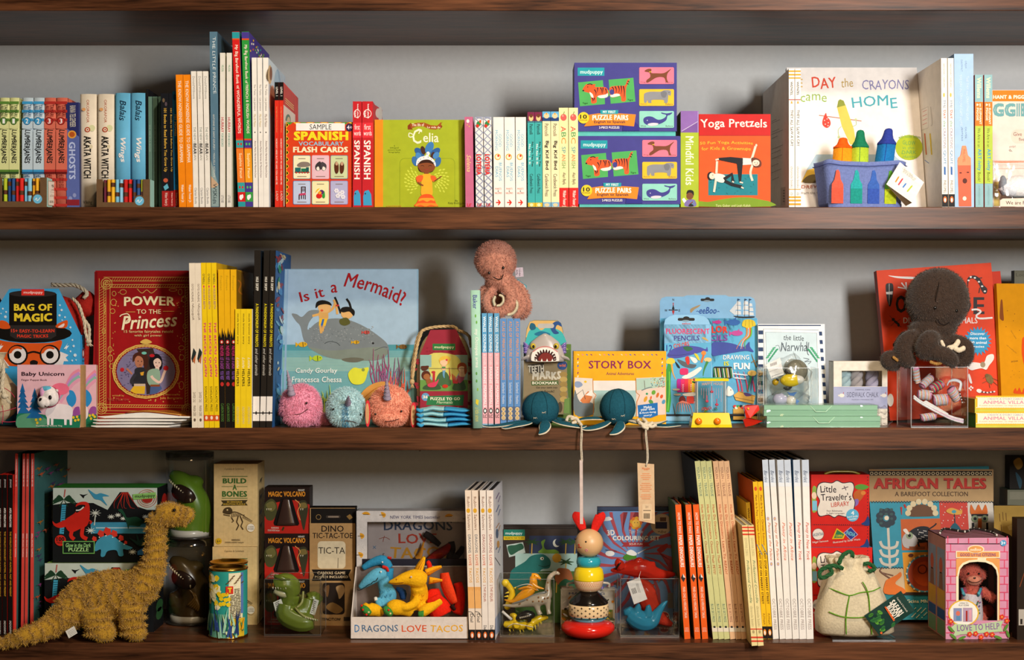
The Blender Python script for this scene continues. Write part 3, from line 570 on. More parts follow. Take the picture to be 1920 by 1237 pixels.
def celia(f):
 f.zz=(640,180,4.174);f.R(262,185,326,866,'f59220')
 f.RR(455,485,890,900,40,'8f9f1e');f.RR(460,490,886,900,38,'a9b524')
 for k in range(60):  # leafy fan behind the dress
  a=PI*(.08+.84*(k%15)/14)+PI;r=110+(k//15)*26;s=1 if k%2 else 1
  x,y=668+cos(a+PI)*r*1.0,660-sin(a)*0+cos(k*1.7)*4;
  th=-.75+1.5*(k%15)/14;sd=-1 if k%2 else 1
  x,y=668+sd*(95+(k//15)*24)*cos(th),660+(70+(k//15)*24)*sin(th)*1.0
  f.E(x,y,12,6,'d0da4a',rot=degrees(th)*sd+20,n=8);f.k-=1
 f.k+=1
 f.G([519,232,545,208,552,250,560,262,520,262],'8a3a14');f.G([795,200,778,222,792,238,770,262,752,240],'8a3a14')
 f.G([538,222,600,208,650,208,700,228,750,232,783,202,778,245,740,262,690,258,640,236,590,238,546,252],'a5501c')
 f.T('The life of',552,214,648,236,'f6ead0',.02,rot=-1);f.T('La vida de',672,236,775,252,'f6ead0',.02,rot=1)
 f.T('C',556,256,632,374,'fbf4d6',.008,sl=.12);f.L([560,300,532,290,530,318,556,318,572,292],7,'fbf4d6');f.L([626,272,612,280,606,296],7,'fbf4d6');f.T('elia',640,288,762,362,'fbf4d6',.015)
 for i,t in enumerate(('A','bilingual','picture book','biography')):w=(8,66,100,86)[i];f.T(t,416-w/2,382+i*17,416+w/2,396+i*17,'6a7a1a')
 for x,y,rx,ry,r,c in ((612,440,26,46,-50,'2f5f9f'),(735,440,26,46,50,'2f5f9f'),(578,510,24,40,-20,'3a6fae'),(755,515,24,40,20,'3a6fae'),(640,425,18,34,-15,'4a2a20'),(715,470,16,34,15,'4a2a20'),(690,405,30,50,25,'3f7fc0'),(605,470,22,30,-30,'4a8aca'),(742,465,22,30,40,'4a8aca')):f.E(x,y,rx,ry,c,rot=r)
 f.B([598,540,604,500,640,480,690,482,722,505,732,545,716,590,668,600,612,588],'3a1c10')
 f.B([596,540,625,528,668,522,705,528,736,545,724,580,690,596,664,600,622,588],'8a4a28')
 f.B([588,545,592,500,622,476,660,466,668,440,685,436,692,452,684,470,715,490,738,525,736,552,718,520,690,500,655,498,620,510],'eeeef2')
 for x,y in ((605,515),(620,495),(645,482),(672,455),(680,478),(705,495),(724,520),(600,530)):f.E(x,y,3.5,3.5,'c06a4a' if x%2 else '4a6aa0',n=8)
 f.L([622,548,634,543,648,549],3,'2a120a');f.L([682,549,696,543,708,548],3,'2a120a');f.L([652,572,666,578,682,571],3.5,'b03a3a')
 f.R(650,598,684,620,'8a4a28');f.B([632,620,668,610,706,620,712,700,708,780,630,780,626,700],'f5b02c')
 f.B([584,640,610,620,640,625,632,662,600,680],'e8642a');f.B([700,625,730,625,746,650,725,672,704,655],'e8642a');f.L([600,675,620,690,642,702],12,'8a4a28');f.L([728,668,760,645,785,628],8,'7a3a1a')
 f.B([630,775,708,775,745,850,752,864,580,864,590,835],'ea5a22');f.B([622,800,716,800,728,822,700,815,670,828,640,815,606,824],'f5a030');f.B([600,840,735,840,748,864,700,852,660,866,620,852,584,864],'f58a2a')
 f.T('By',892,812,914,828,'5a6a1a');f.T('Patty Rodriguez',838,830,964,848,'5a6a1a');f.T('CANTANTE',352,858,470,866,'e0562a')
face_book('board_book','lime green board book with orange spine strip and a dancer in a blue feather headdress',Slab('B',702.5,872,224.5,.03),.022,'a9b728',celia,spine='f59220',pages='c9a040',hard=False,t=.0016)
def pairs(f,o=(0,0)):
 f.zz=(1050-o[0],90-o[1],3.535)
 f.R(100,101,771,548,'43418f');f.R(117,130,294,184,'1f9cab');f.T('mudpuppy',134,145,284,178,'d9f3f3',.02)
 f.G([120,228,284,213,286,240,296,300,298,372,132,386],'4fae5c');f.G([322,210,486,197,500,355,336,369,330,300],'4fae5c')
 f.E(312,300,20,24,'4fae5c',n=12)
 f.B([150,275,175,240,205,242,235,240,235,258,300,260,318,285,318,312,290,330,245,322,242,360,210,366,205,330,195,300,165,290],'e85a28')
 f.B([195,292,215,305,222,328,208,325],'f4ece4');f.B([250,318,300,308,316,300,312,326,268,332],'f4ece4')
 f.B([330,262,390,250,430,248,445,215,462,206,452,230,440,262,436,300,436,348,408,352,400,318,340,326],'e85a28');f.B([334,312,380,302,398,315,345,326],'f4ece4')
 f.E(344,292,16,19,'43418f',n=12)
 for i,(x,y,l,t) in enumerate(((228,275,40,8),(250,262,34,-4),(268,262,40,6),(285,262,42,-4),(302,268,40,2),(345,258,30,8),(365,254,44,6),(385,251,46,5),(405,250,56,0),(420,252,80,4),(212,330,24,4),(228,330,20,-4))):f.L([(x,y),(x+t+3,y+l*.5),(x+t,y+l)],8,'1c1a22',taper=True)
 f.L([448,218,460,226],5,'1c1a22',0);f.L([442,234,455,240],5,'1c1a22',0);f.E(155,282,6,5,'1c1a22',n=8);f.L([180,243,200,238,215,244],5,'1c1a22');f.E(184,258,3.5,None,'1c1a22',n=8)
 f.T('Tiger',150,360,186,374,'1d3a22');f.T('Tigre',448,338,484,352,'1d3a22')
 for y,c,n in ((128,'e87a92',('Dog','Perro')),(273,'eec02c',('Elephant','Elefante')),(418,'8fd3c4',('Whale','Ballena'))):f.RR(525,y,755,y+111,8,c);f.T(n[0],534,y+94,560+len(n[0])*2,y+105,'4a3a3a');f.T(n[1],700,y+94,748,y+105,'4a3a3a')
 f.B([562,150,585,138,606,142,604,165,640,168,690,166,736,138,712,170,708,205,716,226,702,226,688,196,640,196,590,226,572,228,575,212,598,192,592,164,566,158],'7a4226');f.L([590,160,606,158],4,'e8c030',0)
 f.B([562,300,600,290,665,290,690,280,728,282,736,298,730,318,718,312,712,362,690,362,684,345,610,345,606,363,585,363,580,345,572,363,558,360,556,320],'8b8d94');f.B([668,296,690,286,708,300,698,328,676,326],'75777f');f.E(722,296,2.5,None,'222',n=8)
 f.B([553,470,575,455,610,456,650,476,688,466,704,445,676,436,672,428,706,434,744,428,728,444,712,450,702,480,660,504,600,514,560,500],'3f3f90');f.B([580,506,610,497,650,500,640,512,600,516],'efd9e4');f.E(578,480,3,None,'f0f0f8',n=8)
 f.E(470,535,58,56,'33318a') if False else f.G([414,548,420,505,450,484,490,486,518,508,527,548],'2f2d88')
 f.G([158,448,250,434,400,434,502,441,490,520,400,512,260,512,160,520,178,490],'f28a22');f.G([266,412,386,412,384,438,268,440],'1f9cab');f.T('MY FIRST',284,416,368,433,'e9f6f4',.03)
 f.E(156,463,37,38,'eed02c');f.T('10',132,442,178,470,'22201c',.03);f.T('PUZZLES',128,474,180,483,'4a4020',.02);f.T('PUZZLE PAIRS',214,446,452,480,'fbf3e6',.05,arc=3);f.T('English to Spanish',226,483,432,504,'2a2440',.02,arc=2);f.T('2-PIECE PUZZLES',258,520,393,535,'f0eef8',.03)
def pairbox(sl,lab,o):
 root=thing('puzzle_box',lab,'box',sl.at(.5,.045),'purple animal puzzle boxes');mb=MB();d=.085;th=.036
 sl.box(mb,.002,sl.w-.002,0,.05,.002,d-.002,mat('5cc0b8'));mb.build('tray',root);mb=MB()
 sl.box(mb,0,sl.w,th if o[1]==0 else .006,sl.h,0,d,mat('43418f'));f=sl.face(mb);pairs(f,o);mb.build('lid',root)
s1=Slab('B',1084.5,1276,255.5,.006)
pairbox(s1,'lower purple puzzle box with tiger, dog, elephant and whale cards, standing on the shelf',(-5.7,-136.3))
s2=Slab('B',1077,1269,117.5,.018,z=s1.O.z+s1.h+.0002);s2.tray=.0
def pb2():
 root=thing('puzzle_box','upper purple puzzle box with tiger, dog, elephant and whale cards, stacked on its twin','box',s2.at(.5,.045),'purple animal puzzle boxes');mb=MB();d=.085
 v0=(s2.yb-246)*S(.018)
 s2.box(mb,.002,s2.w-.002,0,.06,.003,d-.003,mat('5cc0b8'));mb.build('tray',root);mb=MB()
 s2.box(mb,0,s2.w,v0,s2.h,0,d,mat('43418f'));f=s2.face(mb);pairs(f);mb.build('lid',root)
pb2()
def mindful(f):
 f.zz=(1050,90,3.535);f.R(800,560,919,1050,'a9bd2c');f.R(800,417,919,560,'8d66b0');f.G([800,560,800,552,912,490,912,560],'7a549e');f.L([805,552,912,488],3,'d9cfe6',0);f.L([915,420,915,560],4,'b59ace',0)
 f.T('Mindful Kids',832,585,886,908,'f0f2d6',.015,d=1)
 f.B([828,1048,835,1012,870,1002,895,1010,900,1048],'7a6aa8');f.B([838,975,850,950,880,955,884,985,865,1004,842,996],'7a4628');f.B([838,968,845,945,865,940,885,950,886,978,874,962,855,958],'1c1210');f.G([808,1002,822,992,838,1012,822,1028],'f6f3ee');f.L([855,1040,880,1020],8,'7a4628');f.B([850,1048,870,1030,885,1048],'1a1a20')
 for x,y in ((868,1015),(885,1022),(876,1032),(890,1038)):f.E(x,y,4,None,'3fa0b8',n=8)
carton('activity_card_box','narrow lime green card box with purple top, beside the purple puzzle boxes',Slab('B',1276.5,1310,208,.006),.12,'a9bd2c',mindful,more=lambda mb:None)
def yoga(f):
 f.zz=(1050,90,3.535);f.R(921,582,1395,1050,'e9571a');f.R(921,438,1395,580,'c61a16');f.L([921,580,1395,580],2.5,'8a1512',0)
 f.T('Yoga Pretzels',930,470,1372,540,'f6ece0',.015,j=.4);f.T('50 Fun Yoga Activities',926,620,1278,646,'f0b82c',.01,arc=6,j=.4);f.T('for Kids & Grownups',938,656,1264,684,'f0b82c',.01,arc=4,j=.4)
 f.R(983,836,1310,976,'16818f')
 for i in range(24):f.E(1000+(i*53)%300,850+(i*37)%118,8,3,'126f7c',rot=i*40,n=6)
 f.B([921,1016,980,1020,1060,1005,1150,992,1250,990,1330,1005,1396,1020,1396,1050,921,1050],'7a9a1c',3);f.T('Tara Guber and Leah Kalish',1032,1036,1262,1052,'e6e0a8')
 sk='f0d6c2';bk='14151c'
 f.L([1290,740,1262,820,1275,880],15,sk);f.L([1296,650,1275,720,1255,770],15,sk);f.G([1208,728,1268,732,1272,772,1206,776],'efe6da');f.G([1050,728,1130,722,1212,730,1210,776,1150,762,1052,742],bk);f.G([1170,750,1212,755,1200,888,1186,888],bk);f.L([1190,888,1212,894],9,sk,0);f.L([1030,742,1052,736],10,sk,0)
 f.B([1268,730,1300,728,1332,750,1330,785,1290,790,1272,765],'6a3520');f.E(1298,762,24,21,sk);f.E(1290,760,3,None,'222',n=8);f.E(1308,762,3,None,'222',n=8);f.L([1292,772,1300,776,1308,771],3,'c0302a')
 f.E(998,848,22,28,'16151a');f.E(1008,848,20,22,sk);f.E(1012,842,3,None,'222',n=8);f.L([1040,750,1036,830],15,sk);f.L([1036,850,1020,955],14,sk,0);f.B([1024,836,1060,834,1095,850,1085,890,1050,888,1028,870],'efe6da')
 f.L([1085,870,1140,835,1145,885],22,bk,0);f.L([1090,880,1140,905,1205,920],20,bk,0);f.L([1140,884,1152,890],9,sk,0);f.L([1200,922,1216,930],9,sk,0);f.E(1300,645,7,9,sk,n=8)
carton('activity_card_box','orange yoga card box with red banner, two stretching figures on its front',Slab('B',1310.5,1445,214,.008),.05,'b5401a',yoga,more=lambda mb:None)
# behind: the big white crayon cover
def crayons(f):
 f.zz=(1420,90,3.534);f.T('THE',200,195,300,260,'d9b050',.0,j=.8);f.T('DAY',358,190,518,272,'e2553f',.015,j=.6);f.T('the',555,200,635,262,'c0a050',0,j=.6);f.T('CRAYONS',694,208,1003,278,'8a86b5',0,j=.8);f.T('came',286,305,460,358,'8fb05a',0,j=.7);f.T('HOME',622,312,930,400,'4aa3b5',.01,j=.8)
 f.L([408,446,550,465,690,484],5,'b5654a');f.B([430,490,440,455,455,430,462,455,482,480,484,510,462,530,436,515],'d9483f');f.dots([(445,480),(462,470),(470,495),(450,505),(468,515)],4,'f3d0c8')
 f.G([527,388,583,374,640,540,655,640,615,640,560,520],'d3c45c');f.G([527,395,536,350,548,340,572,350,583,380],'8a9440');f.L([556,520,535,545,540,585],3,'9aa84a');f.L([630,520,655,508,652,478],3,'9aa84a');f.E(540,590,9,None,'c0cc9a',n=8);f.E(652,474,8,None,'c0cc9a',n=8)
 f.E(1005,660,90,84,'a9b82c');f.T('GLOW',962,612,1048,645,'6fa050',.01,j=.8);f.T('in the',962,652,1040,672,'6fa050',0,j=.8);f.T('DARK',955,678,1052,705,'6fa050',.01,j=.8);f.T('DRAWING',962,712,1056,733,'6fa050',0,j=.8);f.T('with hidden letters',935,582,1080,604,'6fa050',0,arc=8)
 f.G([290,890,330,800,390,706,900,706,960,760,960,890],'a9c0d0');f.G([290,890,330,810,400,790,400,892],'d9b040');f.B([300,890,330,850,380,838,400,860,395,892],'6a5a34');f.T('DREW DAYWALT',290,905,640,932,'b5654a',.01,j=.7);f.T('from the CREATORS',290,950,520,970,'8a8580',0,j=.7)
face_book('book','big white picture book cover with scrawled crayon lettering behind the blue basket',Slab('B',1487,1737,132,.108,lean=14).raise_(.012),.012,'f2ece8',crayons,spine='e9e2d9')
# plush crayons and their basket
def basket():
 cx=P(1612,388,.06);root=thing('basket','soft blue fabric basket printed with coloured crayons','basket',(cx.x,.06,ZB));mb=MB()
 bl=mat('7280b8','cloth');yaw=radians(8);n=40
 def ring(w,d,z,sag=0):
  o=[]
  for i in range(n):
   a=2*PI*i/n;c,s=cos(a),sin(a);e=.38
   x,y=copysign(abs(c)**e,c)*w,copysign(abs(s)**e,s)*d
   zz=z-sag*(1-abs(x)/w)*.5+.0015*sin(a*5+1)
   o.append((cx.x+x*cos(yaw)-y*sin(yaw),.062+x*sin(yaw)+y*cos(yaw),ZB+zz))
  return o
 W0,W1,H=.073,.083,.090
 rs=[ring(W0*.9,.034,.0008),ring(W0,.038,.004),ring(W0*1.02,.04,.012)]+[ring(W0+(W1-W0)*t,.04+.006*t,.012+(H-.012)*t,.006*t) for t in (.25,.5,.75,.95,1)]
 rs+=[ring(W1-.004,.042,H-.001,.006),ring(W1-.006,.04,H-.02,.004),ring(W0-.004,.034,.006)]
 mb.rings(rs,bl);mb.build('body',root)
 st=MB();st.tube([p for p in (lambda r:r+[r[0]])(ring(W1+.0012,.0475,H-.008,.006))],.0009,mat('4a5796','cloth'),6,1);st.build('hem_stitching',root)
 # crayon patches sewn on the front
 for i,(px,top,cap,body,c0) in enumerate(((395,625,'e8604a','ee5a44',285),(700,592,'2fa8a8','24958a',560),(975,618,'3f66b8','3a58b0',860),(1250,620,'5aa03a','b5c42a',1145))):
  f=MB();O=Vc((cx.x,.062,ZB));w=.0115
  def q(du,z):
   X=(P(1520+px/8.245,0,.02).x-cx.x)+du;t=z/H;d=.0402+.006*t+.0006
   return O+Vc((X*cos(yaw)+d*sin(yaw)*0-0,0,0))+Vc((0,X*sin(yaw)-d*cos(yaw),z))
  pts=[(-w,.008),(w,.008),(w,.036),(w*.96,.044),(w*.5,.053),(w*.36,.066),(w*.1,.071),(-w*.25,.07),(-w*.4,.06),(-w*.55,.052),(-w*.97,.044),(-w,.036)]
  a=[q(*p) for p in pts];v=Vc((0,-.0012,0));sp=[0,1,2,11];hp=[11,2]+list(range(3,11))
  f.prism([a[k] for k in sp],v,mat(body,'cloth'));f.prism([a[k] for k in hp],v*1.2,mat(cap,'cloth'));f.build('crayon_patch',root)
 f=MB();f.rings([[Vc(p) for p in ring(W0*1.025,.0412,.0)[22:]+[]],[Vc(p) for p in ring(W0*1.03,.0412,.010)[22:]]],bl,0);f.build('base_band',root)
 # folded swing tag
 g=MB();pk=lambda x,y,Y:P(1520+x/8.245,240+y/8.245,Y);m=mat('f3ece4','card')
 a,b,c,d=pk(1380,525,.006),pk(1752,838,.004),pk(1570,1155,.002),pk(1170,868,.004)
 nn=(b-a).cross(d-a).normalized()*.0007
 g.prism([a,b,c,d],nn,m);e=pk(1470,1205,.022);g.prism([d,c+(e-c)*.0+Vc((0,.001,0)),e+Vc((.004,0,.01)),e],Vc((0,.0006,0)),mat('b59a78','card'))
 fc=Face(g,a,b-a,d-a);fc.zz=(1520,240,8.245);fc.k=12
 for x0,y0,x1,y1,cc in ((1310,835,1360,755,'ee8a20'),(1355,880,1420,785,'e0344a'),(1425,918,1470,860,'3a7ac8'),(1492,982,1565,895,'b5c42a')):fc.L([(x0,y0),(x1,y1)],22,cc,0);fc.L([(x1,y1),(x1+8,y1-10)],10,cc,0)
 fc.T('THE DAY the CRAYONS QUIT',1400,700,1640,760,'a9a8a0',0,rot=38,j=.4);fc.T('CRAYONS',1400,660,1600,690,'c0b8a8',0,rot=38);g.build('swing_tag',root)
basket()
def crayon(px,top,w,body,tip,lab,lean,joint):
 z0=ZB+.02;c=P(px,0,.058);h=(P(px,top,.058).z-z0);root=thing('plush_crayon',lab,'toy',(c.x,.058,z0),'plush crayons in the blue basket');n=24
 lx=math.tan(radians(lean))
 def ring(r,z,k=0.62,oy=0):
  o=[]
  for i in range(n):
   a=2*PI*i/n+.5;cc,ss=cos(a),sin(a)
   x,y=copysign(abs(cc)**k,cc)*r,copysign(abs(ss)**k,ss)*r*.85
   o.append((c.x+x*cos(.5)-y*sin(.5)+lx*z,.058+x*sin(.5)+y*cos(.5)+oy,z0+z))
  return o
 b=MB();hb=P(px,joint,.058).z-z0;k_=h-hb;b.rings([ring(w*.7,-.012),ring(w,0),ring(w*1.03,hb*.5),ring(w*1.0,hb)],mat(body,'cloth'));b.build('body',root)
 t=MB();t.rings([ring(w*1.03,hb-.0005),ring(w*1.02,hb+.003),ring(w*.86,hb+k_*.2),ring(w*.68,hb+k_*.38,.8),ring(w*.58,hb+k_*.6,.9),ring(w*.52,hb+k_*.85,1),ring(w*.38,hb+k_*.96,1),ring(w*.12,h,1)],mat(tip,'cloth'));t.build('tip',root)
 s=MB();s.tube([Vc(p)+Vc((0,-.0005,0)) for p in (ring(w*1.02,hb)[14],ring(w*1.03,hb*.5)[14],ring(w,0)[14])],.0005,mat(tip,'cloth'),5,1);s.build('seam',root)
crayon(1575,258,.0165,'f39a1e','ee5f14','plush orange crayon standing in the blue basket',3,278)
crayon(1609,243.5,.0155,'b5d038','1c7a58','plush green crayon standing in the blue basket',2,277)
crayon(1648,240.5,.0165,'1f74b8','2f3f9a','plush blue crayon standing in the blue basket',8,271)
# orange-banner cover and the blister pack in front of it
def eleph(f):
 f.zz=(1820,160,5.15);f.R(210,48,560,154,'f5821e');f.T('HANT & PIGGIE',216,94,560,130,'fdeedd',.06);f.T('GGIE',215,172,560,302,'6fa9ad',.08)
 f.RR(390,425,560,560,60,'f3d3c4');f.T('Give',412,452,494,488,'4a3a34',.0);f.T('five!',465,505,530,536,'4a3a34',0);f.T('snip!',372,580,434,604,'8a7a70',0,j=.5)
 f.L([375,615,400,640],4,'5a4a40',0);f.L([368,625,385,640],4,'5a4a40',0)
face_book('book','pale cover with orange banner and teal capitals, cut by the picture edge',Slab('B',1861,2075,170,.12,lean=4).raise_(.01),.01,'f0dcd2',eleph,spine='e9d2c6')
def blister():
 Y=.03;sl=Slab('B',1863,1990,300,Y);root=thing('toy_pack','clear blister pack holding a white and grey toy, at the end of the top row','toy pack',sl.at(.5,.03));mb=MB()
 sl.box(mb,0,sl.w,0,sl.h*.96,.05,.052,mat('f3e6dc','card'));f=Face(mb,sl.O+sl.B*.05,sl.U,sl.V,sl.N);f.zz=(1820,160,5.15);f.G([225,730,560,730,560,742,300,748,225,742],'e8895f');f.L([225,805,560,802],4,'e89a80',0);f.R(224,930,280,1166,'e0c870');f.R(232,960,262,1100,'b5a45a');mb.build('backing_card',root)
 mb=MB();z=lambda x,y,Yy:P(1820+x/5.15,160+y/5.15,Yy)
 c=z(470,980,.045);mb.ball(c,(.034,.018,.022),mat('f0eeee','cloth'));mb.ball(z(310,965,.045),(.0075,.012,.019),mat('8f97a2','cloth'));mb.tube([z(320,960,.046),z(350,990,.046),z(420,1000,.046)],[.014,.016,.018],mat('e3e8f0','cloth'));mb.rbox(z(400,0,.045).x,z(560,0,.045).x,.035,.05,z(0,1085,.045).z,z(0,1072,.045).z,mat('55595c'));mb.build('plush_toy',root)
 mb=MB();q=[z(284,1168,.02),z(284,1110,.02),z(310,1092,.02),z(560,1088,.02),z(560,1168,.02)];mb.prism(q,(0,.001,0),mat('efd9c9','card'));f=Face(mb,q[0],(1,0,0),(0,0,1));f.zz=(1820,160,5.15);f.T('We are Friends',340,1116,640,1150,'4a342a',.01);mb.build('front_label',root)
 mb=MB();sl.box(mb,0,sl.w,.001,sl.h,.0,.0495,FILM());mb.build('blister',root)
blister()
# middle shelf: books
def magic(f):
 f.zz=(0,530,4.42);f.G([-60,260,75,52,482,52,655,450,655,690,-60,690],'3fa3dc')
 f.E(270,90,196,28,'2a2626');f.R(76,92,470,400,'14110f');f.E(270,420,326,78,'14110f');f.G([84,350,464,350,466,440,420,466,130,466,84,440],'2f2a2a');f.B([0,315,50,320,80,350,78,380,0,375],'d9561c');f.B([540,312,562,320,548,372,470,372,470,345],'d9561c');f.B([525,338,535,345,520,368,480,368],'e9dcdc')
 f.R(76,120,470,352,'14110f');f.E(270,92,194,26,'2b2727');f.R(178,52,367,105,'dc352c');f.T('mudpuppy',196,68,354,96,'f6dcd8',.02)
 f.T('BAG OF',116,175,432,232,'eed234',.05);f.T('MAGIC',118,250,432,318,'eed234',.06,arc=-5);f.T('15+ EASY-TO-LEARN',92,382,452,410,'e0402a',.04,arc=-4);f.T('MAGIC TRICKS',142,426,400,452,'e0402a',.04,arc=-4)
 f.B([-60,480,50,485,160,498,300,500,420,496,512,478,495,560,440,680,100,690,-60,640],'d9561c');f.G([-60,560,0,590,40,640,80,690,-60,690],'e6e0e2');f.G([500,570,568,598,545,620,568,650,530,650,520,690,440,690,480,640],'e6e0e2')
 for x in (147,415):f.E(x,597,86,84,'14110f');f.E(x,597,70,70,'e6e0e2');f.G(ell(x-8,590,66,66,0,14,180,320),'d9561c');f.E(x,602,54,56,'e9e4e6');f.E(x,597,32,32,'14110f')
 f.L([228,585,280,572,335,585],15,'14110f');f.B([250,655,280,640,315,655,300,690,262,690],'1a1412')
 for x,y,r in ((25,215,8),(52,242,8),(46,282,12),(10,255,6),(498,186,8),(512,226,10),(495,270,10),(540,285,8),(516,310,6),(585,370,9),(602,474,8),(612,524,10),(586,568,8),(624,600,14),(600,644,8),(632,640,6)):f.E(x,y,r,r,'d3e6f4',n=7)
 for x in (0,545):f.G([(x+20,500),(x-15,548),(x+5,545),(x-2,562),(x+30,520),(x+8,525)],'e6f0f6')
def magic_bag():
 sl=Slab('C',-15,148.5,541,.09,lean=3);d=.035
 root=thing('game_pouch','blue fox-in-a-top-hat game pouch with red drawstring bag and rope, behind the pink board books','game',sl.at(.5,.03));mb=MB()
 W,H=sl.w,sl.h;q=[(0,0),(W,0),(W,H*.665),(W*.74,H),(W*.19,H),(0,H*.6)]
 P3=lambda u,v,d_:sl.O+sl.U*u+sl.V*v+sl.B*d_
 mb.prism([P3(u,v,0) for u,v in q],sl.B*.002,mat('3fa3dc'));f=sl.face(mb);
 magic(f);mb.build('card_sleeve',root)
 mb=MB();mb.prism([P3(W+.0002,.0,.002),P3(W+.0002,H*.66,.002),P3(W+.0002,H*.66,.05),P3(W+.0002,0,.05)],sl.U*.002,mat('2f93cc'));g=Face(mb,P3(W+.0022,0,.002),sl.B,sl.V,sl.U);g.zz=(0,530,4.42);g.E(690,585,10,42,'8a2430');g.E(690,585,6,26,'e9e0e0');g.T('MAGIC',682,640,704,655,'17324a',.02);mb.build('sleeve_side',root)
 mb=MB();cl=mat('a5241c','cloth');rd=Rd(5)
 def fold(p):return (p.x*(1+.05*sin(9*p.z)),p.y,p.z)
 c=P3(W*.52,H*.5,.034);mb.ball(c,(W*.53,.026,H*.465),cl,28,16,fn=lambda p:(copysign(abs(p.x)**.6,p.x)*(1+.03*sin(p.z*14)),p.y*(1+.15*sin(p.x*9+p.z*4)),copysign(abs(p.z)**.7,p.z)))
 mb.ball(P3(W*1.0,H*.9,.04),(.022,.02,.026),cl,14,10,fn=lambda p:(p.x*(1+.2*sin(6*p.z)),p.y,p.z));mb.build('drawstring_bag',root)
 mb=MB();rp=mat('c9bda6','rope');k=lambda x,y,Y:P(x/4.42,530+y/4.42,Y)
 rope(mb,[k(430,15,.15),k(520,20,.14),k(620,20,.13),k(700,60,.12),k(720,100,.12),k(690,125,.12)],.0042,rp)
 rope(mb,[k(600,130,.11),k(650,180,.1),k(680,260,.098),k(700,340,.096),k(710,420,.094),k(730,480,.094)],.0032,rp);rope(mb,[k(640,170,.105),k(690,290,.1),k(735,360,.098),k(740,430,.096),k(735,480,.096)],.0032,rp)
 mb.ball(k(735,485,.095),(.006,.005,.005),rp,12,8)
 for i in range(8):mb.tube([k(735,490,.095),k(715+i*8,520+(i%3)*4,.094)],.0009,rp,5,1)
 mb.build('drawstring',root)
 st=MB();rd=Rd(2);g=Face(st,P3(0,0,.004),sl.U,sl.V,sl.N)
 return root
def rope(mb,pts,r,m,turns=None):
 """three-strand twisted cord"""
 q=[Vc(p) for p in cat([tuple(p) for p in pts],6,0)];L=sum((b-a).length for a,b in zip(q,q[1:]));n=max(8,int(L/(r*.7)));
 out=[];acc=0;i=0;seg=(q[1]-q[0]).length
 for k in range(n+1):
  t=min(L*.9999,L*k/n)
  while acc+seg<t and i<len(q)-2:acc+=seg;i+=1;seg=(q[i+1]-q[i]).length
  out.append(q[i].lerp(q[i+1],(t-acc)/max(seg,1e-9)))
 for s in range(3):
  pts2=[]
  for k,c in enumerate(out):
   tg=(out[min(k+1,n)]-out[max(k-1,0)]).normalized();u=tg.cross(Vc((.3,1,.2))).normalized();w=tg.cross(u);a=2*PI*s/3+k*.55
   pts2.append(c+(u*cos(a)+w*sin(a))*r*.5)
  mb.tube(pts2,r*.56,m,6,1)
magic_bag()
def grid_bag():
 root=thing('cloth_bag','cream drawstring cloth bag with pink lines, cut by the picture edge','bag',P(0,802,.05));mb=MB();cl=mat('c3b294','cloth');c=P(-30,742,.05)
 def fn(p):return (p.x*(1-.25*max(0,p.z))*(1+.05*sin(p.z*11)),p.y*(1+.12*sin(p.x*7+p.z*5)),copysign(abs(p.z)**.75,p.z))
 mb.ball(c,(.064,.045,.0585),cl,30,18,fn=fn);mb.rings([[P(-14+26*cos(2*PI*i/18)*k*(1+.1*sin(i*2.4)),y,.05+.02*sin(2*PI*i/18)*k) for i in range(18)] for k,y in ((1.2,690),(.8,674),(1.0,662),(1.1,660))],cl);mb.build('sack',root)
 m2=MB()
 for pts in ([(0,772),(15,769),(30,764)],[(4,760),(6,775),(4,795)],[(28,745),(20,735),(8,727)],[(2,790),(16,791),(29,790)]):
  m2.tube([P(x,y,.003+.0008*abs(x-4)*.35) for x,y in pts],.0007,mat('b5304f','cloth'),6,4)
 m2.build('pink_stripe',root)
 k=MB();rp=mat('d3c7ae','rope');rope(k,[P(-4,670,.0),P(3,690,-.0),P(4,710,-.002),P(1,735,-.003)],.0042,rp);rope(k,[P(6,680,.0),P(6,700,-.003),P(4,728,-.004),P(14,745,-.004)],.0036,rp);k.ball(P(8,742,-.004),.006,rp,10,8)
 for i in range(6):k.tube([P(12,745,-.004),P(14+i*1.5,757-abs(i-3),-.003)],.0008,rp,5,1)
 k.build('drawstring',root)
 solo_pouch=MB();solo_pouch.ball(P(-16,578,.16),(.026,.02,.03),mat('8a2430','cloth'),14,10,fn=lambda p:(p.x*(1+.15*sin(8*p.z)),p.y,p.z));solo_pouch.ball(P(-18,558,.15),(.018,.012,.008),mat('4a3a7a','cloth'),12,8)
 rt=thing('cloth_bag','red and purple drawstring pouch peeking out behind the fox game at the picture edge','bag',P(-16,600,.16));solo_pouch.v=[(x,y,z) for x,y,z in solo_pouch.v];solo_pouch.rbox(P(-40,0,.16).x,P(-3,0,.16).x,.15,.17,ZC,P(0,590,.16).z,mat('7a1f2a','cloth'));solo_pouch.build('sack',rt)
grid_bag()
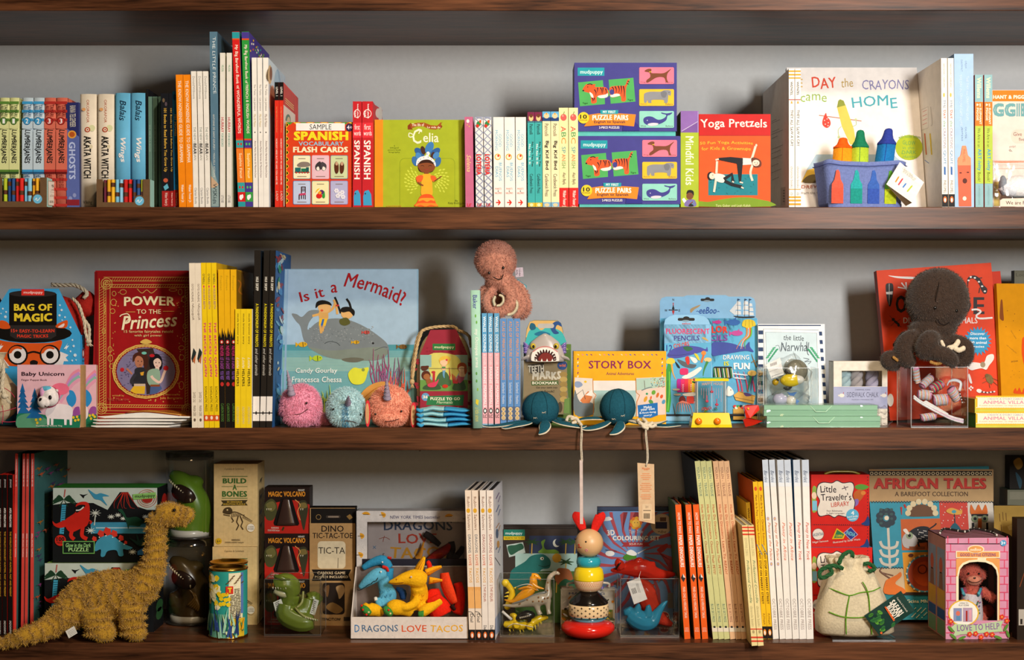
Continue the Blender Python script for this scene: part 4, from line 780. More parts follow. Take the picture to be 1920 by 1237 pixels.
def unicorn(f,full=True):
 f.zz=(0,530,4.42);dx=0 if full else 133
 x1=662 if full else 796;f.RR(146-0 if full else 400,680,x1,1206,26,'e9b9c6')
 for i,c in enumerate(('ea8fa8','c58fd0','8fb8b0','e6a0bc')):r=250-i*26;f.L([(min(x1-2,690+dx-0)+0*r,722+i*26),(600+dx*0+(dx if not full else 0)*.0,760+i*28),(545+dx*.9,860+i*22),(500+dx,960+i*10)][0:4] if full else [(794,730+i*25),(740,780+i*24),(700,850+i*20)],27,c)
 f.B([(146 if full else 420,1085),(260,1075),(420,1100),(600,1090),(x1,1075),(x1,1200),(640,1204),(200,1204),(148,1190)] if full else [(690,1090),(794,1080),(792,1190),(760,1204),(690,1204)],'1f7a5a')
 if full:f.B([148,1110,280,1080,400,1150,300,1200,148,1200],'5a9a78')
 f.B([(600,1080),(620,1035),(650,1025),(x1-2,1040),(x1-2,1095),(600,1100)] if full else [(735,1080),(755,1030),(794,1030),(794,1090)],'9a4f9e')
 if full:
  for x,t,w in ((187,830,62),(288,870,66)):
   for k in range(5):y=t+k*44;f.G([(x,y),(x+w*(.35+.18*k),y+75),(max(148,x-w*(.35+.18*k)),y+75)],('1f6aa8','1c5f9c')[k%2])
  f.E(500,880,75,50,'ea6f8c')
 b=0 if full else 130
 f.B([(575+b,890),(610+b,900),(632+b,950),(625+b,1000),(590+b,1030),(560+b,990),(552+b,950),(575+b,920)] if full else [(705,890),(740,905),(760,950),(755,990),(720,1030),(698,1000)],'2f8fd0')
 f.B([380,1060,430,1010,520,1005,590,1025,604,1080,585,1130,540,1130,430,1125,385,1110] if full else [(690,1010),(720,1030),(732,1090),(715,1130),(690,1130)],'f0e6ea')
 if full:
  for x in (388,420,530,575):f.G([(x,1090),(x+26,1090),(x+22,1178),(x+4,1178)],'f0e6ea')
  f.T('Baby Unicorn',180,738,534,780,'2a1420',.02);f.T('Finger Puppet Book',180,797,392,816,'5a3a48');f.T('Illustrated by Victoria Ying',300,1178,516,1194,'f0f0e6',.01);f.E(405,945,92,92,'a03f5a')
 for x,y in ((300,1135),(335,1130),(310,1160),(610,1115),(640,1110),(625,1140),(650,1135)) if full else ((745,1100),(770,1095),(785,1110),(755,1125)):f.E(x,y,11,12,'ecc832',n=8)
def unicorns():
 b=Slab('C',122,180,683.5,.034);r=thing('board_book','pink unicorn board book mostly hidden behind its twin','book',b.at(.5,.01),'pink unicorn board books');mb=MB();b.box(mb,0,b.w,0,b.h,0,.003,mat('e9b9c6'));f=b.face(mb);unicorn(f,0);mb.build('cover',r);mb=MB();b.box(mb,.0005,b.w-.001,.0005,b.h-.001,.0031,.016,mat('c9b08a','card'));mb.build('pages',r)
 b=Slab('C',32.5,150,683.5,.008);r=thing('board_book','pink unicorn board book with a finger puppet head, in front of the fox pouch','book',b.at(.5,.01),'pink unicorn board books');mb=MB();b.box(mb,0,b.w,0,b.h,0,.002,mat('e9b9c6'));f=b.face(mb);unicorn(f,True);mb.build('cover',r)
 mb=MB();b.box(mb,.001,b.w+.0062,.0005,b.h-.001,.0021,.018,mat('b08a5c','card'));mb.build('pages',r)
 h=MB();k=lambda x,y,Y=-.004:P(x/4.42,530+y/4.42,Y);w=mat('ece4e2','plush');h.ball(k(410,940),(.017,.013,.019),w,fn=lambda p:(p.x*(1-.2*p.z),p.y,p.z));h.ball(k(365,985,-.01),(.0125,.011,.012),w);h.tube([k(470,895),k(480,885)],[.004,.001],w,8,1);h.ball(k(385,880,-.006),(.012,.009,.006),mat('5fb5d4','plush'));h.ball(k(350,905,-.012),(.005,.004,.009),mat('d9a0c8','cloth'))
 for x,y in ((415,950),(338,972)):h.ball(k(x,y,-.0165 if x>400 else-.019),(.0035,.0015,.0042),mat('141014','plastic'),10,8)
 h.tube([k(372,1018,-.019),k(390,1030,-.019),k(405,1020,-.018)],.0008,mat('3a2420','cloth'),5,3);h.build('finger_puppet',r)
unicorns()
def princess(f):
 f.zz=(0,480,3.342);g='d9b45a';f.R(592,98,612,1000,'8a1216');f.R(600,98,603,1000,'6d0e12')
 for o in (622,650,664,690):f.L([(o,140+(o-622)*.6),(o,960)],3,g,0)
 for y in (132,156,178,196):f.L([(650 if y<180 else 690,y),(1184,y-12*0)],3,g,0)
 for y in (930,946,968,986):f.L([(640,y),(1184,y+4)],3,g,0)
 for x in (1160,1178):f.L([(x,190),(x,930)],3,g,0)
 for i in range(44):y=200+i*17;f.L([(624,y),(648,y-14)],2.5,g,0);f.k-=1;f.L([(652,y),(662,y-9)],2.5,g,0);f.k-=1;f.L([(1162,y),(1177,y-10)],2.5,g,0);f.k-=1
 for i in range(32):x=700+i*15;f.L([(x,196),(x+10,180)],2.5,g,0);f.k-=1;f.L([(x,155),(x+12,134)],2,g,0);f.k-=1;f.L([(x,945),(x+10,932)],2.5,g,0);f.k-=1
 f.k+=3
 for x,y in ((668,172),(1176,960),(636,955)):
  for r in (34,22,10):f.ring(x,y,r,r,4,g)
 f.L([860,205,890,232,920,212,950,232,985,205],4,g)
 for i in range(70):
  rd=Rd(i);sd=i%3
  x,y=(rd.uniform(700,745),rd.uniform(220,900)) if sd==0 else ((rd.uniform(1110,1150),rd.uniform(220,900)) if sd==1 else (rd.uniform(720,1130),rd.uniform(860,915)))
  f.E(x,y,rd.uniform(2,5),rd.uniform(2,5),g,n=6);f.k-=1
 f.k+=1
 for x,y,w,h in ((715,235,24,30),(772,225,40,30),(712,290,34,40),(655,330,8,60),(706,345,30,30),(650,470,18,36),(690,585,24,36),(692,640,30,40),(1085,212,50,16),(1130,225,24,36),(1155,270,30,40),(1158,440,20,30),(1155,520,20,30),(1138,575,34,26),(1140,635,30,34),(1138,810,30,50),(700,690,26,30)):f.ring(x,y,w/2,h/2,3,g)
 f.T('POWER',778,256,1098,314,'f3e6b8',.03,arc=5);f.T('TO THE',858,334,1010,362,'f0e0b0',.01);f.L([790,350,848,350],3,g,0);f.L([1022,346,1092,346],3,g,0)
 f.T('Princess',760,366,1112,452,'f6ecc6',.02,sl=.3,rot=-4);f.L([752,380,765,368,800,362,815,385,790,410],6,'f6ecc6');f.T('15 favorite fairytales retold',778,464,1085,486,'e6cf90',.005);f.T('with girl power',842,490,1016,508,'e6cf90',.005)
 f.E(916,722,212,172,g);f.E(916,722,203,164,'8a1216');f.ring(916,722,196,158,6,g)
 for i in range(60):a=2*PI*i/60;f.L([(916+188*cos(a),722+150*sin(a)),(916+206*cos(a+.04),722+167*sin(a+.04))],3,g,0);f.k-=1
 f.k+=1;f.E(916,722,184,150,'7f779c')
 f.G([(916-60,583),(960,577),(980,640),(975,790),(990,850),(920,868),(905,700),(880,620)],'3a2a24')
 for i in range(14):a=-2.6+i*.38;f.L([(930,620),(916+150*cos(a),660+70*sin(a))],4,'3f3238',False,True)
 for i in range(26):rd=Rd(40+i);f.E(rd.uniform(760,860),rd.uniform(640,820),7,3,'5a5478',rot=rd.uniform(0,180),n=6);f.k-=1
 f.k+=1
 f.B([835,665,838,620,880,600,925,622,928,680,905,720,900,640,860,640],'4a241a');f.E(905,608,16,9,'6fc0b0')
 f.B([846,650,865,625,895,640,900,680,880,700,855,690],'b5765a');f.R(866,690,892,712,'b5765a');f.B([850,705,905,700,915,740,912,805,830,815,845,760],'2a2a30');f.L([850,740,825,790,880,800],20,'33333a');f.L([830,740,812,720,795,705],12,'b5765a');f.R(842,800,912,818,'c9b5a0');f.G([840,815,912,815,908,864,850,862,818,845],'e0b52c');f.E(768,712,13,13,'c0202a');f.G([880,730,905,724,900,748,885,748],'d9a030')
 f.B([938,660,950,625,985,612,1015,640,1018,700,990,720,960,700,945,700],'17121a');f.E(955,624,16,10,'c0202a');f.B([965,655,990,640,1012,660,1008,690,985,700,968,685],'e6c6b8');f.R(975,690,1000,715,'e6c6b8');f.B([930,720,985,705,1005,730,1000,800,950,815,925,780],'8fae98');f.L([950,750,965,770,1005,790,1030,735,1040,708],16,'e6c6b8');f.E(1042,702,16,15,'c0202a');f.G([945,812,1005,806,1018,830,985,858,940,868],'4a5f90');f.R(945,805,1004,818,'8a4a2a')
 for x,y in ((868,658),(890,660),(980,668),(1000,668)):f.E(x,y,3,4,'17121a',n=8)
 f.L([982,688,992,690],3,'c0303a',0);f.L([874,682,886,682],3,'8a3a34',0);f.B([880,540,916,520,955,540,916,552],g)
 f.T('written by',705,868,780,882,g);f.T('Vita Murrow',678,886,812,906,'b5503f',.005);f.T('illustrated by',1040,862,1132,876,g);f.T('Julia Bereciartu',1004,882,1146,900,g)
face_book('book','tall red storybook with gold frame and two girls in an oval',Slab('C',172,362,509,.1,lean=5,roll=0),.022,'a0161a',princess,spine='8a1216')
# four booklets lying in a stack
def booklets():
 z=ZC
 for i in range(4):
  root=thing('booklet',('lowest of the thin white booklets lying before the red storybook','second booklet from the bottom of the flat stack before the red storybook','third booklet from the bottom of the flat stack before the red storybook','topmost booklet with glossy golden cover, lying before the red storybook')[i],'booklet',P(260,800,.06),'booklets lying flat')
  x0,x1=P((172,174,176,184)[i],0,.01).x,P((315,322,340,354)[i],0,.01).x;zz=z+.0007+i*.0058;N=14;d=.085;sk=.03
  def wave(u,top):return zz+(.0018 if not top else .0048)+((.0075*sin(PI*u)**2*(1 if i==3 else .12)) if top else 0)-(.0018)
  for nm,a,b,m in (('pages',0,1,'f3efe8'),('cover',1,1.1,'c9762a' if i==3 else 'e9e2d6')):
   mb=MB();rs=[]
   for k in range(N+1):
    u=k/N;x=x0+(x1-x0)*u;y0=.006+(i%2)*.004;zl,zh=wave(u,0),wave(u,1)
    if k==0:zl=zh-.0012 if nm=='pages' else zl
    if nm=='cover':zl,zh=zh+.0002,zh+.0006
    rs.append([(x,y0,zl),(x,y0,zh),(x+sk,y0+d,zh),(x+sk,y0+d,zl)])
   mb.rings(rs,mat(m,'gloss' if nm=='cover' else 'paper'),True,0)
   if nm=='cover' and i==3:
    for k in range(5):pts=[(x0+(x1-x0)*u,.01+k*.014,wave(u,1)+.0009) for u in (.3,.5,.7,.9)];mb.tube(pts,.0012,mat(('8a3a1a','e0b050','5a3a20','d9903a','a04a20')[k],'gloss'),5,3)
   mb.build(nm,root)
booklets()
gn=[('t','GOOD MORNING',532,566,'6a5648',{'j':.9}),('t','NEIGHBOR',569,600,'6a5648',{'j':.9}),('g',[(.1,672),(.5,652),(.95,660),(.8,672),(.3,680)],'25302f'),('g',[(.3,676),(.9,664),(.7,682)],'c06a3a'),('t','DAVIDE CALI',735,754,'8a7a6a'),('t','MARIA DEK',760,780,'8a7a6a'),('e',.5,787,.18,3,'6a5648')]
b=spine_book('slim white spine with brush lettering, beside the red storybook','C',354.5,360,10.9,493,'f0e2cc',gn,dep=.19,grp='slim white brush-lettered books')
dup(b,11.1,'slim white spine with brush lettering, beside the yellow queen spines')
rq=[('t',"O'NEILL",513,533,'4a4a30',{'bold':.01}),('t','HULISKA-BEITH',541,579,'8a5a8a'),('e',.5,537,.14,2.4,'d9446a'),('t','THE RECESS QUEEN',604,706,'d9247a',{'a':.18,'b':.82,'bold':.03,'j':.9}),('t','SCHOLASTIC PRESS',724,771,'4a3a10'),('r',778,789,'e0551f'),('e',.5,783,.25,3.5,'f6e6d0')]
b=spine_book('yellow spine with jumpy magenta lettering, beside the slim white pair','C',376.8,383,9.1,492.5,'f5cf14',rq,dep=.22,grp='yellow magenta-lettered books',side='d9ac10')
rep(b,[(9.7,'yellow spine with jumpy magenta lettering, middle of three'),(19.5,'yellow spine with jumpy magenta lettering, beside the yellow and black spines')])
fr=[('t','Freeman',517,544,'c09a14',{'a':.3,'b':.7}),('g',[(0,802),(0,632),(.2,622),(.4,634),(.6,614),(.8,628),(1,618),(1,802)],'17120e'),('e',.5,641,.3,4,'c0302a'),('e',.5,641,.14,2,'f0e0d0'),('t','NEVER',648,668,'c0306a',{'bold':.02,'a':.2,'b':.8}),('t','LET A GHOST',670,692,'a04a9a',{'bold':.02,'a':.2,'b':.8}),('t','YOU VISIT',695,712,'8a5ab0',{'bold':.02,'a':.2,'b':.8}),('e',.5,720,.3,4,'c0302a'),('t','CLARION BOOKS',756,790,'5a8a3a')]
def frs(g):g.G([443.6,506,458,513,458,580,443.6,580],'8a6410');g.L([446,525,452,532,448,545,455,552],2.5,'c0741a')
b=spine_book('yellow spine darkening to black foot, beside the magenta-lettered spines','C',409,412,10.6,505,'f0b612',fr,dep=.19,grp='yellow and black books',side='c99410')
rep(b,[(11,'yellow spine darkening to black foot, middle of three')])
spine_book('yellow spine darkening to black foot with shaded cover turned outward','C',432,433,11,505,'f0b612',fr,dep=.19,grp='yellow and black books',side='a87c10',sideart=frs)  # outward cover in darker yellow, its shade put into the colour
hp=[('t','nicole brunner avery',588,645,'3a3214',{'a':.3,'b':.7,'bold':.01}),('t','Little',670,690,'f5efd0',{'sl':.3}),('t','HELPERS',692,724,'2b2a10',{'bold':.02,'a':.25,'b':.75,'j':.4}),('t','/ADO/HMH',762,794,'d9c98a',{'bold':.01})]
b=spine_book('short yellow spine beside the yellow and black spines','C',441,440.5,10.2,579,'f3d01c',hp,Y=.003,dep=.15,grp='short yellow books',side='f0ece0')
rep(b,[(10.6,'short yellow spine, middle of three'),(21,'short yellow spine, nearest the tall black spines')])
pp=[('t','HUI SKIPP',519,545,'d9d4c8',{'bold':.04,'a':.26,'b':.7}),('t','A PANDEMONIUM OF PARROTS',569,650,'e0cc1c',{'bold':.03,'a':.28,'b':.74}),('t','and other animals',653,704,'c9c4ba',{'sl':.3}),('r',743,789,'f0e9e2'),('e',.5,774,.12,3.5,'17120e'),('r',773,775,'17120e'),('r',789,792,'2a221c')]
def pps(g):
 g.G([517,470,534.5,483,534.5,800,517,800],'2f5f9a');rd=Rd(9)
 for i in range(60):y=rd.uniform(480,790);g.E(rd.uniform(519,533),y,rd.uniform(1.5,4),rd.uniform(3,9),rd.choice(['4a8ac8','6fb0d8','d9c9a0','2a8a6a','8a3a4a','c0d8e0']),n=7,rot=rd.uniform(-40,40))
b=spine_book('tall black spine with yellow capitals, beside the short yellow spines','C',477,474,12,469,'221d18',pp,Y=.012,dep=.24,grp='tall black parrot books',side='1d2a3a')
spine_book('tall black spine with yellow capitals, middle of three','C',495,487.2,10.5,469,'221d18',pp,Y=.012,dep=.24,grp='tall black parrot books',side='1d2a3a')
spine_book('tall black spine with blue picture cover turned outward, beside the mermaid book','C',506.5,499,10.8,469,'221d18',pp,Y=.012,dep=.2,grp='tall black parrot books',side='2f5f9a',sideart=pps)
def mermaid(f):
 f.zz=(340,450,3.093);f.R(605,172,1366,610,'a3bfd6');f.R(585,606,1366,1100,'6fa9ae');f.R(590,606,1366,640,'4f97a4');f.R(590,680,1366,760,'8fb8b0');f.G([612,172,622,172,600,1100,588,1100],'8fb0cc')
 for i in range(18):f.L([(620,660+i*9),(990,655+i*9),(1360,662+i*9)],2,'84b2b0' if i%2 else '7cadb0',0);f.k-=1
 f.k+=1
 f.B([640,428,670,430,700,445,740,410,790,405,800,420,770,440,740,480,735,520,790,475,870,455,960,460,1060,500,1150,560,1196,605,1200,650,1160,690,1080,700,980,690,900,690,820,670,750,630,710,580,690,500,665,470],'7b8488');f.B([740,620,860,640,1000,630,1150,620,1200,650,1150,690,1020,700,880,685,790,655],'7f8a80');f.B([930,690,1000,680,1060,690,1020,708,960,706],'6a6a5c')
 for i in range(120):rd=Rd(i);f.E(rd.uniform(740,1120),rd.uniform(500,600),4,3,rd.choice(['8d9498','6a7276','9aa0a2']),n=6);f.k-=1
 f.k+=1;f.L([830,600,860,588,900,595,920,612],4,'4a5256');f.E(1112,598,7,6,'222',n=10);f.L([1120,640,1170,620,1195,622],3,'4a5256')
 sk='d9a860'
 f.L([760,440,800,430,830,425],14,sk);f.L([845,420,880,395,895,350],14,sk);f.B([800,410,845,408,850,460,805,465],sk);f.G([800,455,848,455,835,500,798,498],'f0c030');f.G([818,458,830,458,820,500,806,500],'3a6ab0');f.L([805,495,812,540],14,sk,0);f.L([826,495,818,530],13,sk,0);f.E(830,390,38,32,'e0b070');f.B([780,395,785,360,820,348,860,360,872,380,840,372,800,378],'17130f');f.E(815,408,9,7,'d9603a',n=8)
 f.L([905,430,900,390,885,345],13,sk);f.L([925,425,905,365,890,330],11,'17130f');f.L([985,400,975,365,958,340],12,'17130f');f.E(962,425,36,32,'e0b070');f.B([922,410,935,390,975,388,1005,410,1000,440,975,415,940,420],'17130f');f.B([920,460,960,450,980,480,950,496,922,486],'5a5a2a');f.L([895,380,915,378],9,'c0302a',0)
 for i,(ch,x,y,r) in enumerate(((c,0,0,0) for c in '')):pass
 f.T('Is it',686,285,828,345,'a8141c',.01,rot=-14);f.T('a',868,258,905,305,'a8141c',.01,rot=-3);f.T('Mermaid?',945,246,1305,330,'a8141c',.01,rot=19,arc=22)
 for x,y,c,s in ((705,605,'d9a820',1),(1015,592,'d9a820',.7),(1075,535,'c0504a',.7),(1285,618,'7a5a2a',.9),(790,685,'b5cf30',1.1)):f.E(x,y,26*s,15*s,c);f.G([(x-24*s,y),(x-42*s,y-14*s),(x-42*s,y+16*s)],c);f.L([(x,y-14*s),(x+2,y+14*s)],4,'4a3a20',0);f.E(x+14*s,y-3,3,3,'222',n=6)
 f.B([968,775,1000,740,1040,745,1085,738,1080,770,1060,825,1020,838,985,825],'dfe03c');f.E(1055,752,10,10,'8a9a4a',n=10)
 f.T('Candy Gourlay',664,742,905,778,'eef4f0',.012,sl=.1);f.T('Francesca Chessa',640,792,930,824,'eef4f0',.012,sl=.1)
 for bx,by,h,c,n in ((1150,840,220,'a0567c',3),(1215,860,200,'8f5a86',4),(1260,930,190,'e2634a',6),(830,980,150,'b9cf4a',8)):
  rd=Rd(n)
  for i in range(7):x=bx+(i-3)*17;t=h*rd.uniform(.5,1);f.L([(bx+(i-3)*5,by+40),(x,by-t*.4),(x+rd.uniform(-14,14),by-t)],10,c,True,True);f.L([(x,by-t*.4),(x+26*rd.choice((-1,1)),by-t*.7)],7,c,False,True)
 f.B([1040,900,1090,845,1160,820,1210,830,1200,850,1130,880,1080,930,1060,960],'dc9a4a');f.L([1060,915,1130,860,1200,840],6,'c0762a');f.G([620,1000,700,990,700,1100,600,1100],'b5b06a')
face_book('book','wide pale blue storybook with two children on a whale, behind the plush narwhals',Slab('C',526,783,505,.11,lean=4),.012,'8fb4cc',mermaid,spine='7fa8c0')
oa=[('t','Baker',553,579,'4a4a9a',{'bold':.01,'a':.25,'b':.7}),('e',.5,592,.08,3,'6fb04a'),('e',.6,604,.08,3,'6fb04a'),('t','my Octopus arms',617,689,'f3f6ea',{'bold':.02,'a':.3,'b':.75}),('e',.5,700,.08,3,'5f9a4a'),('e',.5,714,.08,3,'5f9a4a'),('e',.6,730,.08,3,'8fb84a'),('g',[(.4,748),(.7,750),(.6,760),(.35,756)],'e0cc3a'),('t','a little simon',764,790,'d9d27a')]
spine_book('pale mint book spine jutting past the shelf edge below the pink octopus','C',882,886.5,17.6,544,'a9d6c0',oa,Y=-.012,dep=.2,side='9fcfe0',rnd=.002)
wl=[('r',587,661,'5f9fc6'),('r',661,794,'e7aab0'),('t','WHALES',593,622,'f0f4f6',{'bold':.02,'a':.22,'b':.78}),('t','DOLPHINS',627,659,'f0f4f6',{'bold':.02,'a':.22,'b':.78}),('t','& OTHER',664,684,'f6e4e4'),('t','MARINE MAMMALS',688,763,'f9f0f0',{'bold':.01,'a':.24,'b':.76}),('e',.5,770,.36,5,'22201e'),('e',.5,770,.2,3,'eee'),('h','LC',777,783,'3a3030',.15,.85,.02)]
b=spine_book('blue and pink marine spine beside the mint octopus book','C',903.5,905,9.5,587,'8fb4cc',wl,Y=.02,dep=.13,grp='blue and pink marine books')
rep(b,[(11,'blue and pink marine spine, middle of three'),(23,'blue and pink marine spine beside the blue adventure spines')])
at=[('t','ATLAS OF MINIATURE ADVENTURES',602,712,'e09a5a',{'bold':.015,'a':.3,'b':.78}),('t','Sutherland - Hawkins',717,757,'d9dfe6'),('r',762,788,'5a6f92'),('e',.5,767,.34,4,'e8c890'),('e',.5,775,.34,4,'e8c890'),('e',.5,783,.34,4,'e8c890'),('h','W',765,769.5,'333',.3,.7),('h','E',773,777,'333',.36,.64),('h','O',781,785.5,'333',.34,.66)]
b=spine_book('blue adventure spine with orange capitals, touching the marine books','C',938,938.6,11.3,597,'5f8fc8',at,Y=.02,dep=.12,grp='blue adventure books',side='4a78b0')
rep(b,[(13,'blue adventure spine with orange capitals, middle of three'),(25.8,'blue adventure spine with orange capitals, beside the shark card')])
# middle shelf: plush and toys
def plush(raw,name,root,col,vox,n,L,seed=1,w=.00055,it=3,droop=.35,furcol=None):
 """raw shapes welded into one body, with a child of short pile"""
 o=remesh(raw.build(name,root),vox,it)
 f=MB();f.fur(raw,n,L,w,mat(furcol or col,'plush'),droop,seed=seed);f.build('fur',root);return o
def narwhal(px,py,rx,ry,col,horn,eyes,mouth,lab,tail,seed,stripe=None,tags=()):
 Y=.042;c=P(px,py,Y);k=S(Y);rx*=k;ry*=k;c.z=ZC+ry*.97;root=thing('plush_narwhal',lab,'plush toy',(c.x,Y,ZC),'plush narwhals');m=mat(col,'plush');b=MB()
 b.ball(c,(rx,.036,ry),m,24,16,fn=lambda p:(p.x*(1+.06*(p.z<0)),p.y,p.z if p.z>-.8 else-.8-(abs(p.z)-.8)*.4))
 b.ball(c+Vc((0,-.014,-ry*.5)),(rx*.8,.026,ry*.42),m,18,10)
 if tail:b.tube([c+Vc((rx*.6,.018,-ry*.6)),c+Vc((rx*1.1,.034,-ry*.68)),c+Vc((rx*1.5,.045,-ry*.72))],[.014,.011,.009],m);b.ball(c+Vc((rx*1.5,.045,-ry*.62)),(.013,.006,.010),m,10,8)
 plush(b,'body',root,col,.0032,13000,.0052,seed,droop=.5)
 if stripe:s=MB();s.fur(b,9000,.0085,.0006,mat(stripe,'plush'),.35,keep=lambda p:abs(p.x-c.x-.003)<.006 and p.y<Y-.012 and p.z<c.z+.012,seed=3);s.build('forehead_stripe',root)
 h=MB();q=[P(x,y,yy) for x,y,yy in horn];q0=[q[0].lerp(q[1],t) for t in (0,.2,.4,.6,.8,1)];R=horn_r[0]*k
 h.tube(q0,[R*(1-.85*t) for t in (0,.2,.4,.6,.8,1)],mat('a99aae','gloss'),12,3)
 for i in range(5):a=q0[0].lerp(q0[5],.08+i*.17);rr=R*(1-.85*(.08+i*.17));d=(q0[5]-q0[0]).normalized();u=d.orthogonal().normalized();w=d.cross(u);h.tube([a+(u*cos(t)+w*sin(t))*rr*1.02+d*.0025*sin(t) for t in [2*PI*j/12 for j in range(13)]],.0007,mat('877a90','gloss'),5,1)
 h.build('horn',root)
 def front(x,y,out=.004):
  p=P(x,y,0);d=(p-CAM).normalized();o=CAM;best=None
  for cc,r in ((c,(rx,.036,ry)),(c+Vc((0,-.014,-ry*.5)),(rx*.8,.026,ry*.42))):
   e=Vc(((o.x-cc.x)/r[0],(o.y-cc.y)/r[1],(o.z-cc.z)/r[2]));g=Vc((d.x/r[0],d.y/r[1],d.z/r[2]));B,C_,A=e.dot(g),e.dot(e)-1,g.dot(g);D_=B*B-A*C_
   t=(-B-sqrt(D_))/A if D_>0 else-B/A
   best=t if best is None else min(best,t)
  return o+d*(best-out)
 for x,y in eyes:e=MB();e.ball(front(x,y,.005),.0022,mat('17120f','plastic'),10,8);e.build('eye',root)
 mm=MB();mm.tube([front(x,y,.0055) for x,y in mouth],.0007,mat('4a2a2a','cloth'),6,4);mm.build('mouth',root)
 for x,y,a,b2,yy,ro in tags:
  t=MB();n=18;q=[P(x,y,yy)+Vc((a*k*cos(2*PI*i/n),0,b2*k*sin(2*PI*i/n)))+Vc((0,.012*cos(2*PI*i/n)*ro,0)) for i in range(n)];t.prism(q,(.001,.0006,0),mat('d9303a','card'));q2=[P(x,y,yy)+(p-P(x,y,yy))*.78+Vc((-.0003,-.0005,0)) for p in q];t.prism(q2,(.0002,.0001,0),mat('c99a6a','card'));t.build('oval_tag',root)
 return root
horn_r=[7.5]
narwhal(564,761,37.5,40,'f2a0bb',[(547,741,.012),(538.5,694,.0)],[(574.5,755.5),(530,783)],[(552,776.5),(562,776),(570,772),(578,766)],'plush pink narwhal with a raised lilac horn, in front of the mermaid book',1,1)
horn_r=[6]
narwhal(648.5,765,34.5,36.5,'c3e3e8',[(652,757,.008),(653,742,-.03)],[(625,767),(676,777)],[(646,789),(654,789),(664,791),(672,794)],'plush pale blue narwhal with its horn pointing forward, between the pink and coral ones',0,2,'5fb0d4')
horn_r=[7.5]
narwhal(731.5,765,38,38.5,'ffa88c',[(726,748,.006),(725,710,-.012)],[(752.5,771),(704,776)],[(722,790),(736,789),(748,785)],'plush coral narwhal with a raised lilac horn, beside the mermaid puzzle pouch',1,3,None,[(689,775,4,25,.02,.2),(775,778,5,24,.022,.2)])
